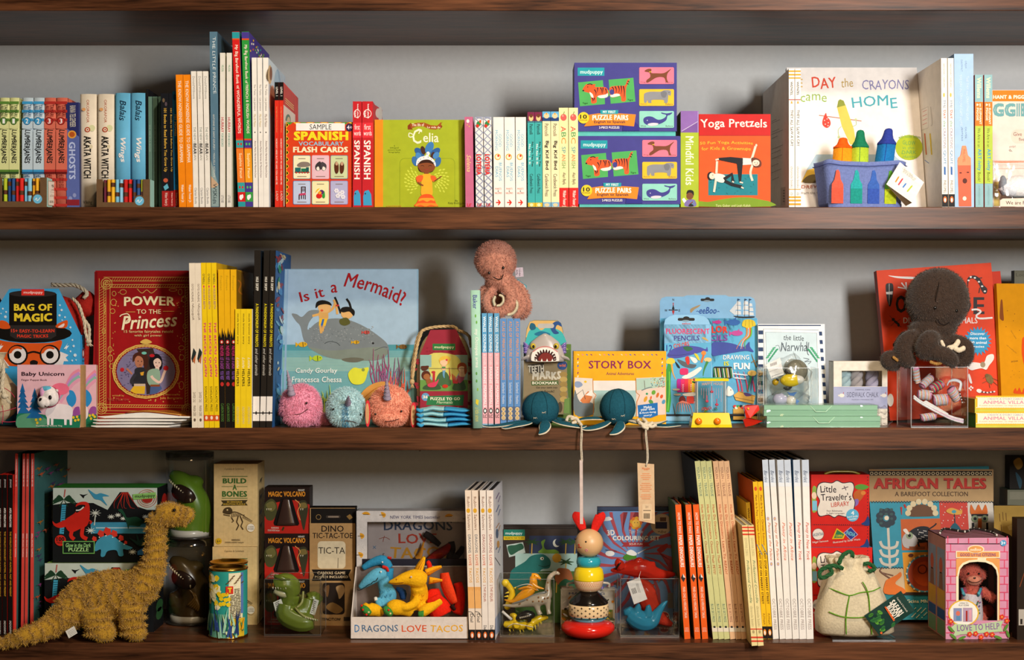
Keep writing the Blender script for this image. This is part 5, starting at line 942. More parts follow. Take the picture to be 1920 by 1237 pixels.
# puzzle pouch
def pouch():
 sl=Slab('C',786.5,878,612,.07,lean=3);root=thing('game_pouch','maroon mermaid puzzle pouch with rope handle, behind the folded blue cloths','game',sl.at(.5,.02));k=lambda x,y,Y=.1:P(770+x/5.892,600+y/5.892,Y)
 mb=MB();cl=mat('d9bf8c','cloth');c=sl.O+sl.U*sl.w*.5+sl.V*(sl.h*.46)+sl.B*.024
 mb.ball(c,(sl.w*.58,.021,sl.h*.5),cl,30,16,fn=lambda p:(copysign(abs(p.x)**.55,p.x)*(1-.12*max(0,p.z)**2),p.y*(1+.1*sin(p.x*9)),copysign(abs(p.z)**.7,p.z)))
 mb.build('cloth_pouch',root);pz=MB();fp=Face(pz,sl.O+sl.B*.006,sl.U,sl.V,sl.N);fp.zz=(770,600,5.892)
 rd=Rd(4)
 for i in range(26):
  sd=i%2;x=rd.uniform(45,90) if not sd else rd.uniform(640,672);y=rd.uniform(230,990)
  if sd and y<420:continue
  s=rd.uniform(14,24);fp.G([(x-s,y-s),(x+s*.6,y-s*.8),(x+s,y+s*.2),(x+s*.3,y+s),(x-s*.7,y+s*.7)],'8f2430');fp.E(x+s*.9,y-s*.3,8,None,'8f2430',n=8)
 pz.build('puzzle_print',root)
 mb=MB();f=sl.face(mb);f.zz=(770,600,5.892);q=[(103,378),(218,108),(502,102),(628,376),(632,1040),(104,1040)]
 w=[f.w(*p) for p in q];mb.prism([p+sl.B*.0002 for p in w],sl.B*.002,mat('9c2a3c'));f.G(q,'9c2a3c')
 for i in range(30):rd=Rd(i);x,y=rd.uniform(130,600),rd.choice((rd.uniform(300,365),rd.uniform(800,1000)));f.E(x,y,14,9,'8f2234',n=7);f.k-=1
 f.k+=1;f.R(242,260,493,332,'2f7a3f');f.T('mudpuppy',262,282,480,320,'e9ddb0',.02)
 f.R(104,384,630,784,'9db8a8');f.B([200,384,480,384,560,520,420,700,240,640],'d9cf6a');f.R(104,660,630,784,'6a9a4a');f.R(104,384,230,520,'8fb5b0')
 f.B([285,640,330,575,400,580,450,710,360,730,290,700],'4a6a44');f.B([460,764,520,650,570,640,606,764],'3f5a40');f.B([140,765,170,715,290,700,330,764],'3f5a3a')
 for i in range(8):f.L([(430,660),(425+i*2,520+i*12)],5,'c0303a',0);f.L([(470+i*6,700),(455+i*12,590+i*10)],7,'c9343f',True)
 f.L([255,690,258,580],26,'c0303a',0);f.E(252,575,22,14,'c0303a')
 f.L([370,545,365,600,372,640],36,'6a9fc0',True,True);f.B([345,500,390,500,385,550,345,550],'e6b890');f.R(345,514,385,530,'3f8a4a');f.E(375,450,60,48,'e6b23a');f.E(366,468,42,34,'f0c8a0');f.B([312,440,350,400,420,402,446,440,400,430,340,446],'e9bf45');f.E(398,440,12,12,'d9344f',n=10)
 f.B([165,640,210,640,240,700,190,720],'9a5a34');f.B([185,715,230,690,280,680,310,650,300,690,270,735,210,740],'d9405f');f.E(170,610,50,52,'5a2a1a');f.E(178,625,36,34,'a5683c');f.B([115,510,160,505,200,505,190,540,150,560,120,545],'5a2a1a')
 f.B([520,615,580,612,590,650,540,700,525,660],'b0506a');f.B([545,560,600,565,600,620,540,620],'e6b890');f.E(568,520,52,52,'a54a24');f.E(566,540,38,32,'f0c8a0');f.B([600,500,625,560,600,600,590,540],'a54a24')
 f.E(382,730,32,20,'c9341f');f.L([104,534,630,534],4,'4a4a40',0)
 f.R(104,784,632,1040,'9c2a3c');f.E(164,848,44,44,'6a9fc8');f.T('36',134,832,192,864,'f3ead0',.05);f.G([190,840,590,826,580,944,172,938],'2f7a4a');f.T('PUZZLE TO GO',218,850,546,882,'f3ecd0',.045,arc=-4);f.T('Mermaids',286,892,466,922,'d9e0b8',0,sl=.3);f.T('Perfect for trains & planes!',218,958,528,976,'f0e4c0',.02);f.R(190,985,600,1040,'d9c090');f.T('ages 3 + up',280,990,420,1006,'4a3020',.02)
 mb.build('card_sleeve',root);r=MB();rp=mat('c9ab7c','rope')
 rope(r,[k(520,120,.085),k(480,75,.085),k(360,70,.085),k(220,85,.085),k(120,125,.083),k(70,220,.08),k(45,360,.074),k(20,520,.066),k(15,640,.062)],.0032,rp);rope(r,[k(120,130,.078),k(80,250,.075),k(50,400,.068),k(30,560,.062),k(18,650,.06)],.0032,rp)
 rope(r,[k(530,115,.088),k(600,140,.088),k(650,190,.086),k(668,300,.085)],.0032,rp);r.ball(k(15,680,.06),(.005,.004,.006),rp,10,8)
 for i in range(7):r.tube([k(15,690,.06),k(2+i*6,750-(i%3)*8,.058)],.0009,rp,5,1)
 r.build('rope_handle',root)
pouch()
def cloths():
 k=lambda x,y,Y=.02:P(770+x/5.892,600+y/5.892,Y)
 for i in range(4):
  z0=ZC+.0006+i*.0092;names=('bottom','second from bottom','third from bottom','top');root=thing('folded_cloth','%s folded blue cloth of the pile in front of the mermaid puzzle pouch'%names[i],'cloth',k(360,1190),'folded blue cloths')
  x0,x1=k(70+(3-i)*2,0).x,k((668,664,650,652)[i],0).x;xm=k((410,392,362,370)[i],0).x
  for nm,a,b,col in (('light_half',x0,xm,'9fd4dc'),('blue_half',xm,x1,'3f9fd0')):
   mb=MB();rs=[];N=12
   for j in range(N+1):
    t=j/N;x=a+(b-a)*t;g=(x-x0)/(x1-x0);zc=z0+.0044+.0014*sin(g*9+i)+(.004*exp(-((g-.28)/.12)**2)*(i>1));h=.0044*min(1,(.25+8*min(g,1-g)));rs.append([(x,.035+.028*cos(2*PI*q/16),zc+h*sin(2*PI*q/16)) for q in range(16)])
   mb.rings(rs,mat(col,'cloth'));mb.build(nm,root)
  if i<4:
   mb=MB();mb.tube([Vc((x0+.001,.02,z0+.004)),Vc((x0+.002,.008,z0+.0055)),Vc((x0+.008,.0056,z0+.003)),Vc((x0+.013,.006,z0+.0062))],[.003,.0034,.003,.0012],mat('3f9fd0','cloth'),8,4);mb.build('folded_edge',root)
cloths()
# pink octopus on the books
def octopus_pink():
 Y=.075;k=lambda x,y,Yy=Y:P(880+x/6.872,440+y/6.872,Yy);c=k(330,330);root=thing('plush_octopus','plush dusty pink octopus sitting on top of the blue book spines','plush toy',k(450,1070));m=mat('c08470','plush');b=MB();s=S(Y)/6.872
 b.ball(k(335,350),(262*s,.036,270*s),m,26,18,fn=lambda p:(p.x*(1-.32*max(0,-p.z)**1.5)+.08*max(0,-p.z),p.y,copysign(abs(p.z)**.9,p.z)*1.0));b.ball(k(395,590),(185*s,.03,130*s),m,18,12)
 for pts,r in (([(400,640,.07),(500,700,.055),(545,850,.05),(480,950,.05),(370,985,.05),(260,930,.05),(235,830,.052),(280,740,.058),(330,690,.062)],[80,80,76,76,76,70,66,60,45]),
 ([(480,640,.075),(600,740,.066),(668,880,.062),(640,1000,.062),(560,1045,.062)],[86,84,80,72,55]),([(520,620,.09),(650,720,.085),(722,880,.08),(715,990,.078),(650,1060,.075)],[84,80,72,66,52]),
 ([(300,650,.08),(210,730,.08),(150,840,.078),(170,960,.075),(260,1010,.072)],[76,72,66,60,52]),([(300,740,.1),(380,850,.112),(470,950,.1)],[84,92,84]),([(330,660,.1),(240,800,.11),(260,960,.11),(400,1010,.11)],[70,70,70,70])):
  b.tube([k(*p) for p in pts],[q*s for q in r],m,12,5)
 plush(b,'body',root,'c08470',.0028,16000,.0045,5,w=.0005)
 def pads(pts,R,nm='sucker_lining'):
  o=MB();o.tube([k(*p) for p in pts],R*s,mat('cbbfa0','cloth'),8,4);q=cat(pts,4,0)
  for p in q[::1]:o.ball(k(p[0],p[1],p[2]-.003),R*s*.75,mat('d3c8aa','cloth'),8,6)
  o.build(nm,root)
 pads([(330,800,.036),(312,850,.036),(325,905,.038)],20);pads([(360,915,.04),(400,905,.04),(435,860,.04),(430,800,.042),(390,778,.042)],18);pads([(590,830,.05),(610,880,.047),(605,950,.047),(560,1010,.047),(500,1030,.046)],24)
 for x,y in ((255,492),(437,425)):e=MB();e.ball(k(x,y,.0405),(.0024,.0015,.003),mat('15100e','plastic'),10,8);e.build('eye',root)
 e=MB();e.tube([k(310,545,.040),k(360,570,.0385),k(410,568,.0385),k(436,512,.0395)],.001,mat('1f1512','cloth'),6,4);e.build('mouth',root)
 t=MB();f=[k(590,425,.09),k(690,420,.09),k(700,538,.09),k(598,548,.09)];t.prism(f,(0,.0006,0),mat('d9c9d4','cloth'));g=Face(t,f[3],f[2]-f[3],f[0]-f[3]);g.zz=(880,440,6.872);g.T('Jelly',600,450,625,520,'2a2230',.02,d=1);g.T('London',640,440,662,530,'4a4250',.01,d=1);t.build('sewn_label',root)
 t=MB();f=[k(590,600,.1),k(625,568,.1),k(738,655,.1),k(742,806,.1),k(690,790,.1)];t.prism(f,(0,.0007,0),mat('2fa3b4','card'));g=Face(t,f[0],(1,0,0),(0,0,1));g.zz=(880,440,6.872);g.G([600,608,626,582,724,662,728,796,690,780],'e9e2e0');g.E(628,606,8,8,'a9a4a0',n=8);g.B([640,690,660,665,665,690,690,745,665,740],'1c1a1e');g.E(650,672,9,6,'e0652a',n=8);t.build('swing_tag',root)
octopus_pink()
# shark bookmark on its cards
def shark():
 sl=Slab('C',982,1071,645,.075,lean=2);k=lambda x,y,Y:P(750+x/3.017,440+y/3.017,Y)
 root=thing('bookmark_card','rear green bookmark card of the shark set, standing behind the front card','bookmark',sl.at(.5,.01),'shark bookmark cards');mb=MB();f=sl.face(mb);sl.box(mb,0,sl.w,0,sl.h,0,.012,mat('5f7a3a','card'));f.zz=(750,440,3.017)
 for x in (684,690,700):f.L([(x,622),(x+4,1000)],2,'3a5226',0)
 f.B([935,640,960,660,955,700,930,690],'8fae4a');f.R(925,650,965,1010,'4a6a30');mb.build('card',root)
 Y=.05;root=thing('bookmark_card','front bookmark card with wave top and a snarling shark clip','bookmark',P(1030,802,Y),'shark bookmark cards');mb=MB()
 q=[(690,1020),(708,600),(716,530),(735,490),(760,482),(890,483),(912,500),(922,540),(928,620),(960,1015)];slot=None
 mb.prism([k(x,y,Y) for x,y in q],(0,.0012,0),mat('7a7a5f','card'));f=Face(mb,k(690,1020,Y),(1,0,0),(0,0,1));f.zz=(750,440,3.017)
 f.G([712,580,718,535,735,492,760,485,890,486,910,503,920,545,924,600],'d9b06a');f.B([712,600,730,545,770,520,800,540,840,515,880,530,922,560,926,640,708,640],'3fb0b0');f.B([740,500,762,505,768,530,745,540,732,525],'1f5f78');f.B([850,520,880,490,905,495,915,520,890,510,880,535,900,556,870,560],'2a4f88');f.B([760,560,800,545,850,560,830,575,780,572],'1f6f90');f.RR(778,502,872,528,13,'b8b4ae')
 f.R(700,715,945,1012,'8a7a5c');f.G([722,735,780,728,815,722,815,778,740,785],'3a342c');f.T('TEETH',724,735,815,780,'c9c2b0',.05,j=.5);f.T('MARKS',748,770,912,822,'c9c2b0',.06,j=.5);f.G([742,828,895,824,897,848,744,852],'3f5a2a');f.T('BOOKMARK',748,830,892,846,'e9e2cc',.03);f.T('Get your teeth into',770,858,890,872,'2a2620',.01,j=.3);f.T('a book!',800,878,872,892,'2a2620',.01,j=.3);f.E(918,738,28,26,'2a4a80');f.T('wild',900,730,936,746,'e0703a',.02)
 for i in range(6):f.E(925,790+i*28,22,16,'b59a5a' if i%2 else '9a8048',n=12)
 f.E(905,975,14,30,'4a4030');f.G([930,930,958,920,960,1012,925,1010],'6a8a4a');mb.build('card',root)
 h=MB();gr=mat('b5aba4','plastic');g2=lambda x,y,d:k(x,y,Y-d)
 rs=[]
 for t,w,zt in ((0,8,558),(.15,40,575),(.35,78,605),(.6,104,650),(.85,112,690),(1,108,718)):rs.append([k(820+w*cos(a),zt+8*sin(a)*0,Y-.004-.016*sin(a)*(.4+.6*t)) for a in [PI*i/14 for i in range(15)]]+[k(820-w*.9+1.8*w*.9*i/6,zt,Y-.001) for i in range(7)])
 h.rings(rs,gr);h.tube([g2(735,690,.01),g2(700,700,.008),g2(690,712,.006)],[.006,.004,.001],gr,8,3,.5);h.tube([g2(905,690,.01),g2(945,700,.008),g2(958,712,.006)],[.006,.004,.001],gr,8,3,.5);h.build('shark_head',root)
 fc=MB();f=Face(fc,k(820,690,Y-.0225),(1,0,0),(0,.10,1));f.zz=(750,440,3.017)
 f.B([742,700,752,660,785,642,820,636,858,642,890,660,900,700,885,716,760,716],'e9e0d6');f.B([760,700,775,665,820,648,868,665,884,700,870,714,775,714],'3a1210');f.B([785,710,800,675,835,668,862,690,858,714],'7a241c');f.L([752,662,785,640,820,632,858,640,892,662],5,'c9706a')
 for i in range(11):t=i/10;a=PI*(1-t);x,y=820+62*cos(a),706-58*sin(a);f.G([(x-7,y-4),(x+7,y-4),(820+48*cos(a),706-40*sin(a))],'f6f0e4')
 for i in range(4):x=772+i*30;f.G([(x-6,716),(x+6,716),(x,700)],'f6f0e4')
 fc.build('open_mouth',root)
 for x,d in ((752,.014),(884,.014)):e=MB();e.ball(g2(x,630,d),(.0055,.004,.006),mat('c9b03a','gloss'),12,8);e.ball(g2(x+(3 if x<800 else-3),632,d+.0035),(.0024,.002,.003),mat('17120f','gloss'),8,6);e.build('eye',root)
 for s in (-1,1):
  w=MB()
  for i in range(5):w.tube([g2(820+s*88,640+i*7,.004),g2(820+s*112,618+i*12,.005),g2(820+s*122,610+i*14,.004)],[.003,.004,.001],mat(('8f7ab8','6a5aa0')[i%2],'gloss'),6,3,.4)
  w.build('gill_fin',root)
shark()
# teal octopuses sprawled on the shelf edge
def octopus_teal(cx,rx,ry,lab,flaps,eyes,seed,string,tag_fn,curls):
 Y=.035;c=P(cx,0,Y);s=S(Y);c.z=ZC+ry*s*.98;root=thing('plush_octopus',lab,'plush toy',(c.x,Y,ZC),'teal plush octopuses');m=mat('1c5263','cloth');cr=mat('d9ccb4','cloth');b=MB()
 b.ball(c,(rx*s,rx*s*.95,ry*s),m,28,18,fn=lambda p:(p.x*(1-.07*max(0,-p.z)**2),p.y,p.z if p.z>-.75 else-.75+(p.z+.75)*.8));b.build('head',root,True)
 sm=MB();th=mat('123c4a','cloth')
 for a in (-.5,.35,1.2):sm.tube([c+Vc((rx*s*1.003*sin(t)*sin(a),-rx*s*.955*sin(t)*cos(a),ry*s*1.003*cos(t))) for t in [.05+i*.16 for i in range(12)]],.0006,th,5,1)
 sm.build('seam',root)
 for x,y in eyes:
  e=MB();d=(P(x,y,0)-CAM).normalized();r=rx*s;o=CAM-c;o=Vc((o.x/r,o.y/(r*.95),o.z/(ry*s)));g=Vc((d.x/r,d.y/(r*.95),d.z/(ry*s)));A,B,C_=g.dot(g),o.dot(g),o.dot(o)-1;t=(-B-sqrt(max(0,B*B-A*C_)))/A;p=CAM+d*(t-.0006)
  e.tube([p+Vc((-.004,.0005,.0006)),p+Vc((-.001,0,-.0006)),p+Vc((.0035,.0006,.0014))],.0005,cr,5,3)
  for i in range(3):e.tube([p+Vc((-.003+.003*i,0,-.0004)),p+Vc((-.0035+.003*i,-.0003,-.0022))],.00035,cr,4,1)
  e.build('closed_eye',root)
 for pts,wd,light in flaps:
  t=MB();q=[P(*p) for p in pts];n=len(q);R=[wd*s*w for w in ((.55,1,.95,.55,.08) if n==5 else (.6,1,.75,.08))][:n]
  t.tube(q,R,cr if light else m,14,5,.22,fl_axis=(0,-.3,1));t.build('tentacle',root,True)
  u=MB();u.tube([p+Vc((0,-.0005,-.0016)) for p in q],[r*1.1+.0006 for r in R],m if light else cr,14,5,.16,fl_axis=(0,-.3,1));u.build('tentacle_lining',root,True)
 k=MB()
 for pts in curls:k.tube([P(*p) for p in pts],.0032,cr,8,4)
 k.build('curled_tie',root)
 r=MB();r.tube([P(*p) for p in string],.0011,mat('c9bca4','rope'),6,4);r.tube([P(p[0]+2.2*(i>0 and i<len(string)-1),p[1],p[2]-.0006) for i,p in enumerate(string)],.0009,mat('d9cdb8','rope'),6,4);r.build('string',root)
 tag_fn(root)
def tag_thin(root):
 t=MB();t.box(P(1087.5,982,-.0245),(.0058,-.001,0),(-.0008,0,.118),(.0008,.022,0),mat('d9c4bc','card'));t.build('swing_tag',root)
def tag_wide(root):
 t=MB();q=[P(1198,976,-.013),P(1228,982,-.013),P(1226.5,870,-.013),P(1195,867.5,-.013)];t.prism(q,(0,.0009,0),mat('d6b48e','card'));f=Face(t,q[0],(1,0,0),(0,0,1));f.E(1211,873,1.6,None,'6a5a48',n=10)
 for i,w in enumerate((8,0,14,20,18,12,0,16,22,18,22,14,0,18,20,16)):
  if w:f.R(1211-w/2,880+i*3.6,1211+w/2,881.4+i*3.6,'d98a5a')
 f.T('Moulin',1204,876,1218,880,'d9703a',.01);f.RR(1204,944,1222,975,3,'e0c29c');f.T('21',1210,948,1215,952,'4a3a2a');f.R(1206,956,1220,957.5,'6a5a48')
 for i in range(7):f.R(1207+i*1.7,962,1208+i*1.7,972,'2a221c')
 t.build('swing_tag',root)
octopus_teal(1013.5,35,33.5,'teal plush octopus with closed eyes in front of the shark card',[([(990,788,.03),(968,791,.012),(940,796,.006),(916,798,.004),(903,796,.004)],6.5,0),([(995,790,.02),(985,793,.004),(965,797,-.004),(948,801,-.006),(940,800,-.006)],7,0),([(1022,788,.012),(1022,797,-.004),(1018,806,-.012),(1010,813,-.016)],10,0),
([(1038,787,.02),(1055,792,.004),(1075,796,-.002),(1092,799,-.006),(1100,797,-.006)],8,0),([(1040,782,.04),(1050,785,.03),(1060,787,.026),(1070,789,.024)],6,0)],[(1004,783),(1020,773)],1,[(1090,796,-.014),(1089.5,812,-.018),(1088.5,835,-.019),(1090,862,-.02),(1091,868,-.021)],tag_thin,[[(1062,789,.006),(1066,781,.006),(1076,783,.002),(1082,790,0),(1072,793,-.001)],[(1070,786,0),(1080,784,0),(1086,792,-.004),(1090,797,-.012)]])
octopus_teal(1158,34,36,'teal plush octopus with closed eyes in front of the yellow story box',[([(1132,784,.035),(1112,783,.04),(1095,784,.044),(1085,786,.046),(1078,787,.046)],6,0),([(1142,789,.014),(1128,796,-.002),(1112,801,-.008),(1096,803,-.01),(1088,800,-.01)],8,0),([(1163,789,.012),(1162,799,-.004),(1154,808,-.012),(1143,813,-.016)],9,0),
([(1180,788,.02),(1195,790,.006),(1215,793,.0),(1235,792,.0),(1252,787,.002)],8,1),([(1185,786,.03),(1215,794,.016),(1245,797,.01),(1262,797,.008),(1277,796,.008)],6,0)],[(1168,779),(1151,785)],2,[(1211,796,-.014),(1210,815,-.016),(1212.5,840,-.016),(1213,862,-.016),(1211,873,-.0145)],tag_wide,[[(1196,786,.0),(1200,794,-.008),(1212,796,-.012),(1222,800,-.014),(1230,796,-.01)],[(1205,784,0),(1212,792,-.01),(1205,799,-.013),(1216,804,-.016)],[(1198,790,-.006),(1210,799,-.014),(1224,792,-.01)]])
# middle shelf: boxes, bins and the dark octopus
def acrylic(lab,fl,x0,x1,yt,Y,dep,t=.003,grp='clear acrylic bins',name='acrylic_bin',yaw=0):
 sl=Slab(fl,x0,x1,yt,Y,yaw=yaw);root=thing(name,lab,'bin',sl.at(.5,dep/2),grp)
 for nm,a in (('front_panel',(0,sl.w,t,sl.h,0,t)),('back_panel',(0,sl.w,t,sl.h,dep-t,dep)),('side_panel',(0,t,t,sl.h,t,dep-t)),('side_panel',(sl.w-t,sl.w,t,sl.h,t,dep-t)),('base',(0,sl.w,0,t,0,dep))):
  m=MB();sl.box(m,*a,ACRYL());e=EDGE()
  if 'front' in nm or 'back' in nm:d0=a[4];sl.box(m,0,sl.w,sl.h,sl.h+.0006,d0,d0+t,e);sl.box(m,-.0006,0,0,sl.h,d0,d0+t,e);sl.box(m,sl.w,sl.w+.0006,0,sl.h,d0,d0+t,e)
  elif nm=='side_panel':sl.box(m,a[0],a[1],sl.h,sl.h+.0006,t,dep-t,e)
  else:sl.box(m,0,sl.w,-.0003,.0009,-.0006,0,e);sl.box(m,0,sl.w,t-.0006,t+.0003,-.0006,0,e)
  m.build(nm,root)
 return sl
def story(f):
 f.zz=(1060,540,3.99);f.R(64,475,75,985,'d99c14')
 for i in range(20):f.E(97+i*32.5,498,9,4,('f3d9a0','e88a8a','4a6ac0','8a3a6a','f0a030')[i%5],rot=30,n=8);f.k-=1
 for i in range(6):
  for x in (94,725):f.E(x,530+i*26,5,9,('8a3a6a','f3e6d0','4a6ac0','e88a8a')[i%4],rot=20,n=8);f.k-=1
 f.k+=1;f.T('STORY BOX',175,543,642,602,'8a2458',.02);f.T('Animal Adventures',305,628,514,650,'8a2a50',.01,sl=.15)
 f.R(208,692,530,960,'efe6e0');f.R(208,765,530,960,'a9c9c6');f.G([70,668,208,676,205,948,72,945],'e9dccf');f.B([70,760,110,850,205,860,205,945,72,945],'6f7a80');f.G([110,840,170,770,210,800,180,860,130,860],'d9804a');f.G([150,800,200,760,215,810],'f0eee6');f.L([80,800,130,760,150,830],4,'3a3a40',0);f.B([75,700,110,700,130,725,95,745,70,730],'8f9fc0');f.E(150,700,10,9,'ecc030');f.E(216,805,16,24,'e9dccf');f.L([206,676,208,780,230,800,215,830,208,948],5,'c9781a',0)
 f.G([528,672,750,664,750,945,530,960],'e9cfc0');f.G([530,678,750,664,750,735,530,765],'b5d0c0');f.L([570,765,620,745,650,740],8,'7a8a8a');f.L([590,690,595,750],4,'6a5a50',0)
 rd=Rd(3)
 for i in range(70):f.E(rd.uniform(640,745),rd.uniform(672,740),4,3,rd.choice(['d95a5a','4a8ac0','e0a030','5aa05a']),n=6);f.k-=1
 f.k+=1
 for x,y,w,h,c in ((600,830,24,40,'e0a030'),(640,850,40,24,'5a9a4a'),(690,800,20,34,'d9702a'),(660,780,30,30,'6aa83a'),(720,810,22,26,'e0582a'),(735,850,26,30,'5a9ac0'),(610,790,18,14,'3a9a6a'),(640,820,14,24,'e86a3a')):f.E(x,y,w*.5,h*.6,c,rot=w,n=10)
 f.L([527,672,530,780,556,800,535,850,530,960],5,'c9781a',0)
 f.G([540,876,690,856,692,950,640,970,548,968],'1f6fb8')
 for i,t in enumerate(('Make','your own','8-foot-long','story!')):w=(60,104,124,62)[i];f.T(t,616-w/2,880+i*21,616+w/2,898+i*21,'eef3f6',.03,rot=-5)
carton('story_box','yellow story box with purple capitals, behind a teal octopus',Slab('C',1075.5,1249,658,.10),.045,'eeb01c',story,topcol='2f6ab8',sidecol='d9980f')
def eebig(f):
 f.zz=(1230,545,4.757);f.G([38,245,900,245,910,900,915,1180,38,1180],'5fb4dc');f.R(40,820,912,1100,'5fa9d2')
 f.L([154,120,154,210],9,'c0302a',0);f.L([112,172,195,172],9,'1c1a1e',0);f.G([154,125,166,160,154,172,142,160],'1c1a1e');f.G([154,215,166,184,154,172,142,184],'c0302a');f.T('N',146,70,162,90,'1c1a1e',.02);f.T('W',76,165,102,187,'1c1a1e',.02);f.T('E',202,165,216,187,'1c1a1e',.02);f.E(154,112,6,None,'c0302a',n=8)
 f.RR(398,70,520,92,10,'22201f');f.E(460,75,24,18,'22201f');f.E(455,92,30,8,'8fa9b8');f.B([310,160,350,140,395,125,380,145,345,165,315,195,305,185],'b59a70');f.T('eeBoo',385,145,540,205,'2450a0',.02,sl=.25);f.L([360,185,372,180,382,190],5,'2450a0');f.L([545,190,555,182,565,188],5,'2450a0')
 f.B([690,225,780,230,875,228,860,242,740,242],'22201f')
 for x,y,w,h in ((720,110,34,34),(715,150,40,40),(712,195,44,36),(785,108,34,34),(782,150,40,40),(780,195,44,36),(830,125,26,30),(832,165,32,34),(834,205,34,30)):f.G([(x,y-h/2),(x+w,y-h/2+4),(x+w+4,y+h/2),(x-6,y+h/2)],'f0f0ee')
 f.G([655,180,715,110,705,220],'e6e9ea')
 for x in (728,790,830):f.L([(x,72),(x,228)],4,'4a3020',0);f.G([(x,70),(x+24,78),(x,90)],'1f3f6a')
 f.T('COLOR',380,312,640,378,'d9341f',.05,j=.3);f.T('PENCILS',330,392,638,450,'8a3f9a',.03,j=.3)
 for x,y,s,c in ((550,280,34,'c0308a'),(690,282,60,'2f66b0'),(722,378,52,'c04a9a')):f.E(x,y,s,s*.45,c);f.G([(x-s*.8,y),(x-s*1.4,y-s*.4),(x-s*1.3,y+s*.5)],c);f.G([(x,y-s*.3),(x+s*.4,y-s*.8),(x+s*.4,y-s*.3)],c)
 f.B([500,470,560,455,680,470,780,500,830,455,838,500,870,545,800,535,700,550,580,570,500,575],'3f4fa0');f.B([766,310,780,265,830,255,875,270,888,310,860,320,830,340,790,325],'e6c82a');f.L([800,262,795,318],4,'a98f1a',0);f.L([830,258,830,330],4,'a98f1a',0);f.L([856,264,862,315],4,'a98f1a',0)
 for x,c in ((795,'e88a2a'),(815,'f0e0c0'),(835,'6fb82a'),(822,'d9602a')):f.L([(x+15,330),(x+10,400),(x-40,450),(x-80+(x-795),520)],14,c,True,True)
 f.T('DRAWING',596,572,830,615,'e9eef2',.02,j=.4);f.T('IS',606,630,650,668,'e0d82a',.03);f.T('FUN',690,642,836,702,'f3f4f4',.05,j=.4)
 f.L([895,680,870,620,850,560],12,'8a6a3a',True,True);f.L([880,620,850,640],8,'8a6a3a',0);f.L([890,640,915,610],8,'8a6a3a',0)
 f.RR(508,676,682,782,20,'1c1a1e')
 for i in range(14):f.L([(512+i*12.5,690),(524+i*12.5,775)],7,('3a9a5a','e9e6e0','2f7a3a','e0c02a','e9e6e0','2a2a2a')[i%6],0)
 for x,c in ((740,'d9446a'),(820,'d9446a'),(770,'e05a7a'),(880,'d9446a')):f.L([(x,900),(x-14,820),(x-40,720)],16,c,True,True)
 for i in range(7):f.E(700+i*16,740+(i*37)%70,24,6,'dfe6ea',n=10)
 f.E(855,735,40,26,'e6c06a');f.L([850,760,830,830,815,900],26,'2f7a4a',True,True);f.L([865,760,850,830,845,890],16,'5a3a7a',True,True)
 f.G([690,930,740,895,885,935,870,1010,710,975],'d9a850');f.L([700,950,875,985],4,'6a4a20',0);f.L([740,900,880,940],4,'6a4a20',0);f.B([780,910,830,915,850,935,800,940],'5a3f7a');f.R(686,1050,910,1150,'cf9f4a');f.L([686,1092,910,1092],4,'6a4a20',0)
 for i in range(14):f.E(700+i*14,1030+(i*13)%26,14,13,('d9342a','f0ead0','3a9a5a','e08a2a','222')[i%5],n=9)
 f.B([640,850,680,880,690,920,650,940,620,920],'efe9e2');f.E(665,885,5,None,'222',n=6);f.R(38,1098,915,1118,'1c1a20')
def eetop(mb,sl,col,art,pts,zz,t=.0014):
 f=sl.face(mb);f.zz=zz;w=[f.w(*p) for p in pts];mb.prism(w,sl.B*t,mat(col));art(f)
def eeboo(lab,sl,dep,art,pts,hw,grp):
 root=thing('pencil_box',lab,'box',sl.at(.5,dep/2),grp);sl.raise_(dep);mb=MB();eetop(mb,sl,'8fc4ea',art,pts,(1230,545,4.757));mb.build('card_front',root);m=MB();sl.box(m,.001,sl.w-.001,0,hw*sl.h,.0016,dep,mat('4f9fca'));m.build('carton',root)
eeboo('large pale blue pencil box with compass rose and sailing ship',Slab('C',1238,1422,553.5,.15,lean=4),.022,eebig,[(38,1165),(34,95),(50,65),(90,52),(245,52),(275,40),(620,38),(650,52),(840,52),(875,70),(888,110),(890,240),(905,246),(918,1165)],.8,'pale blue pencil boxes')
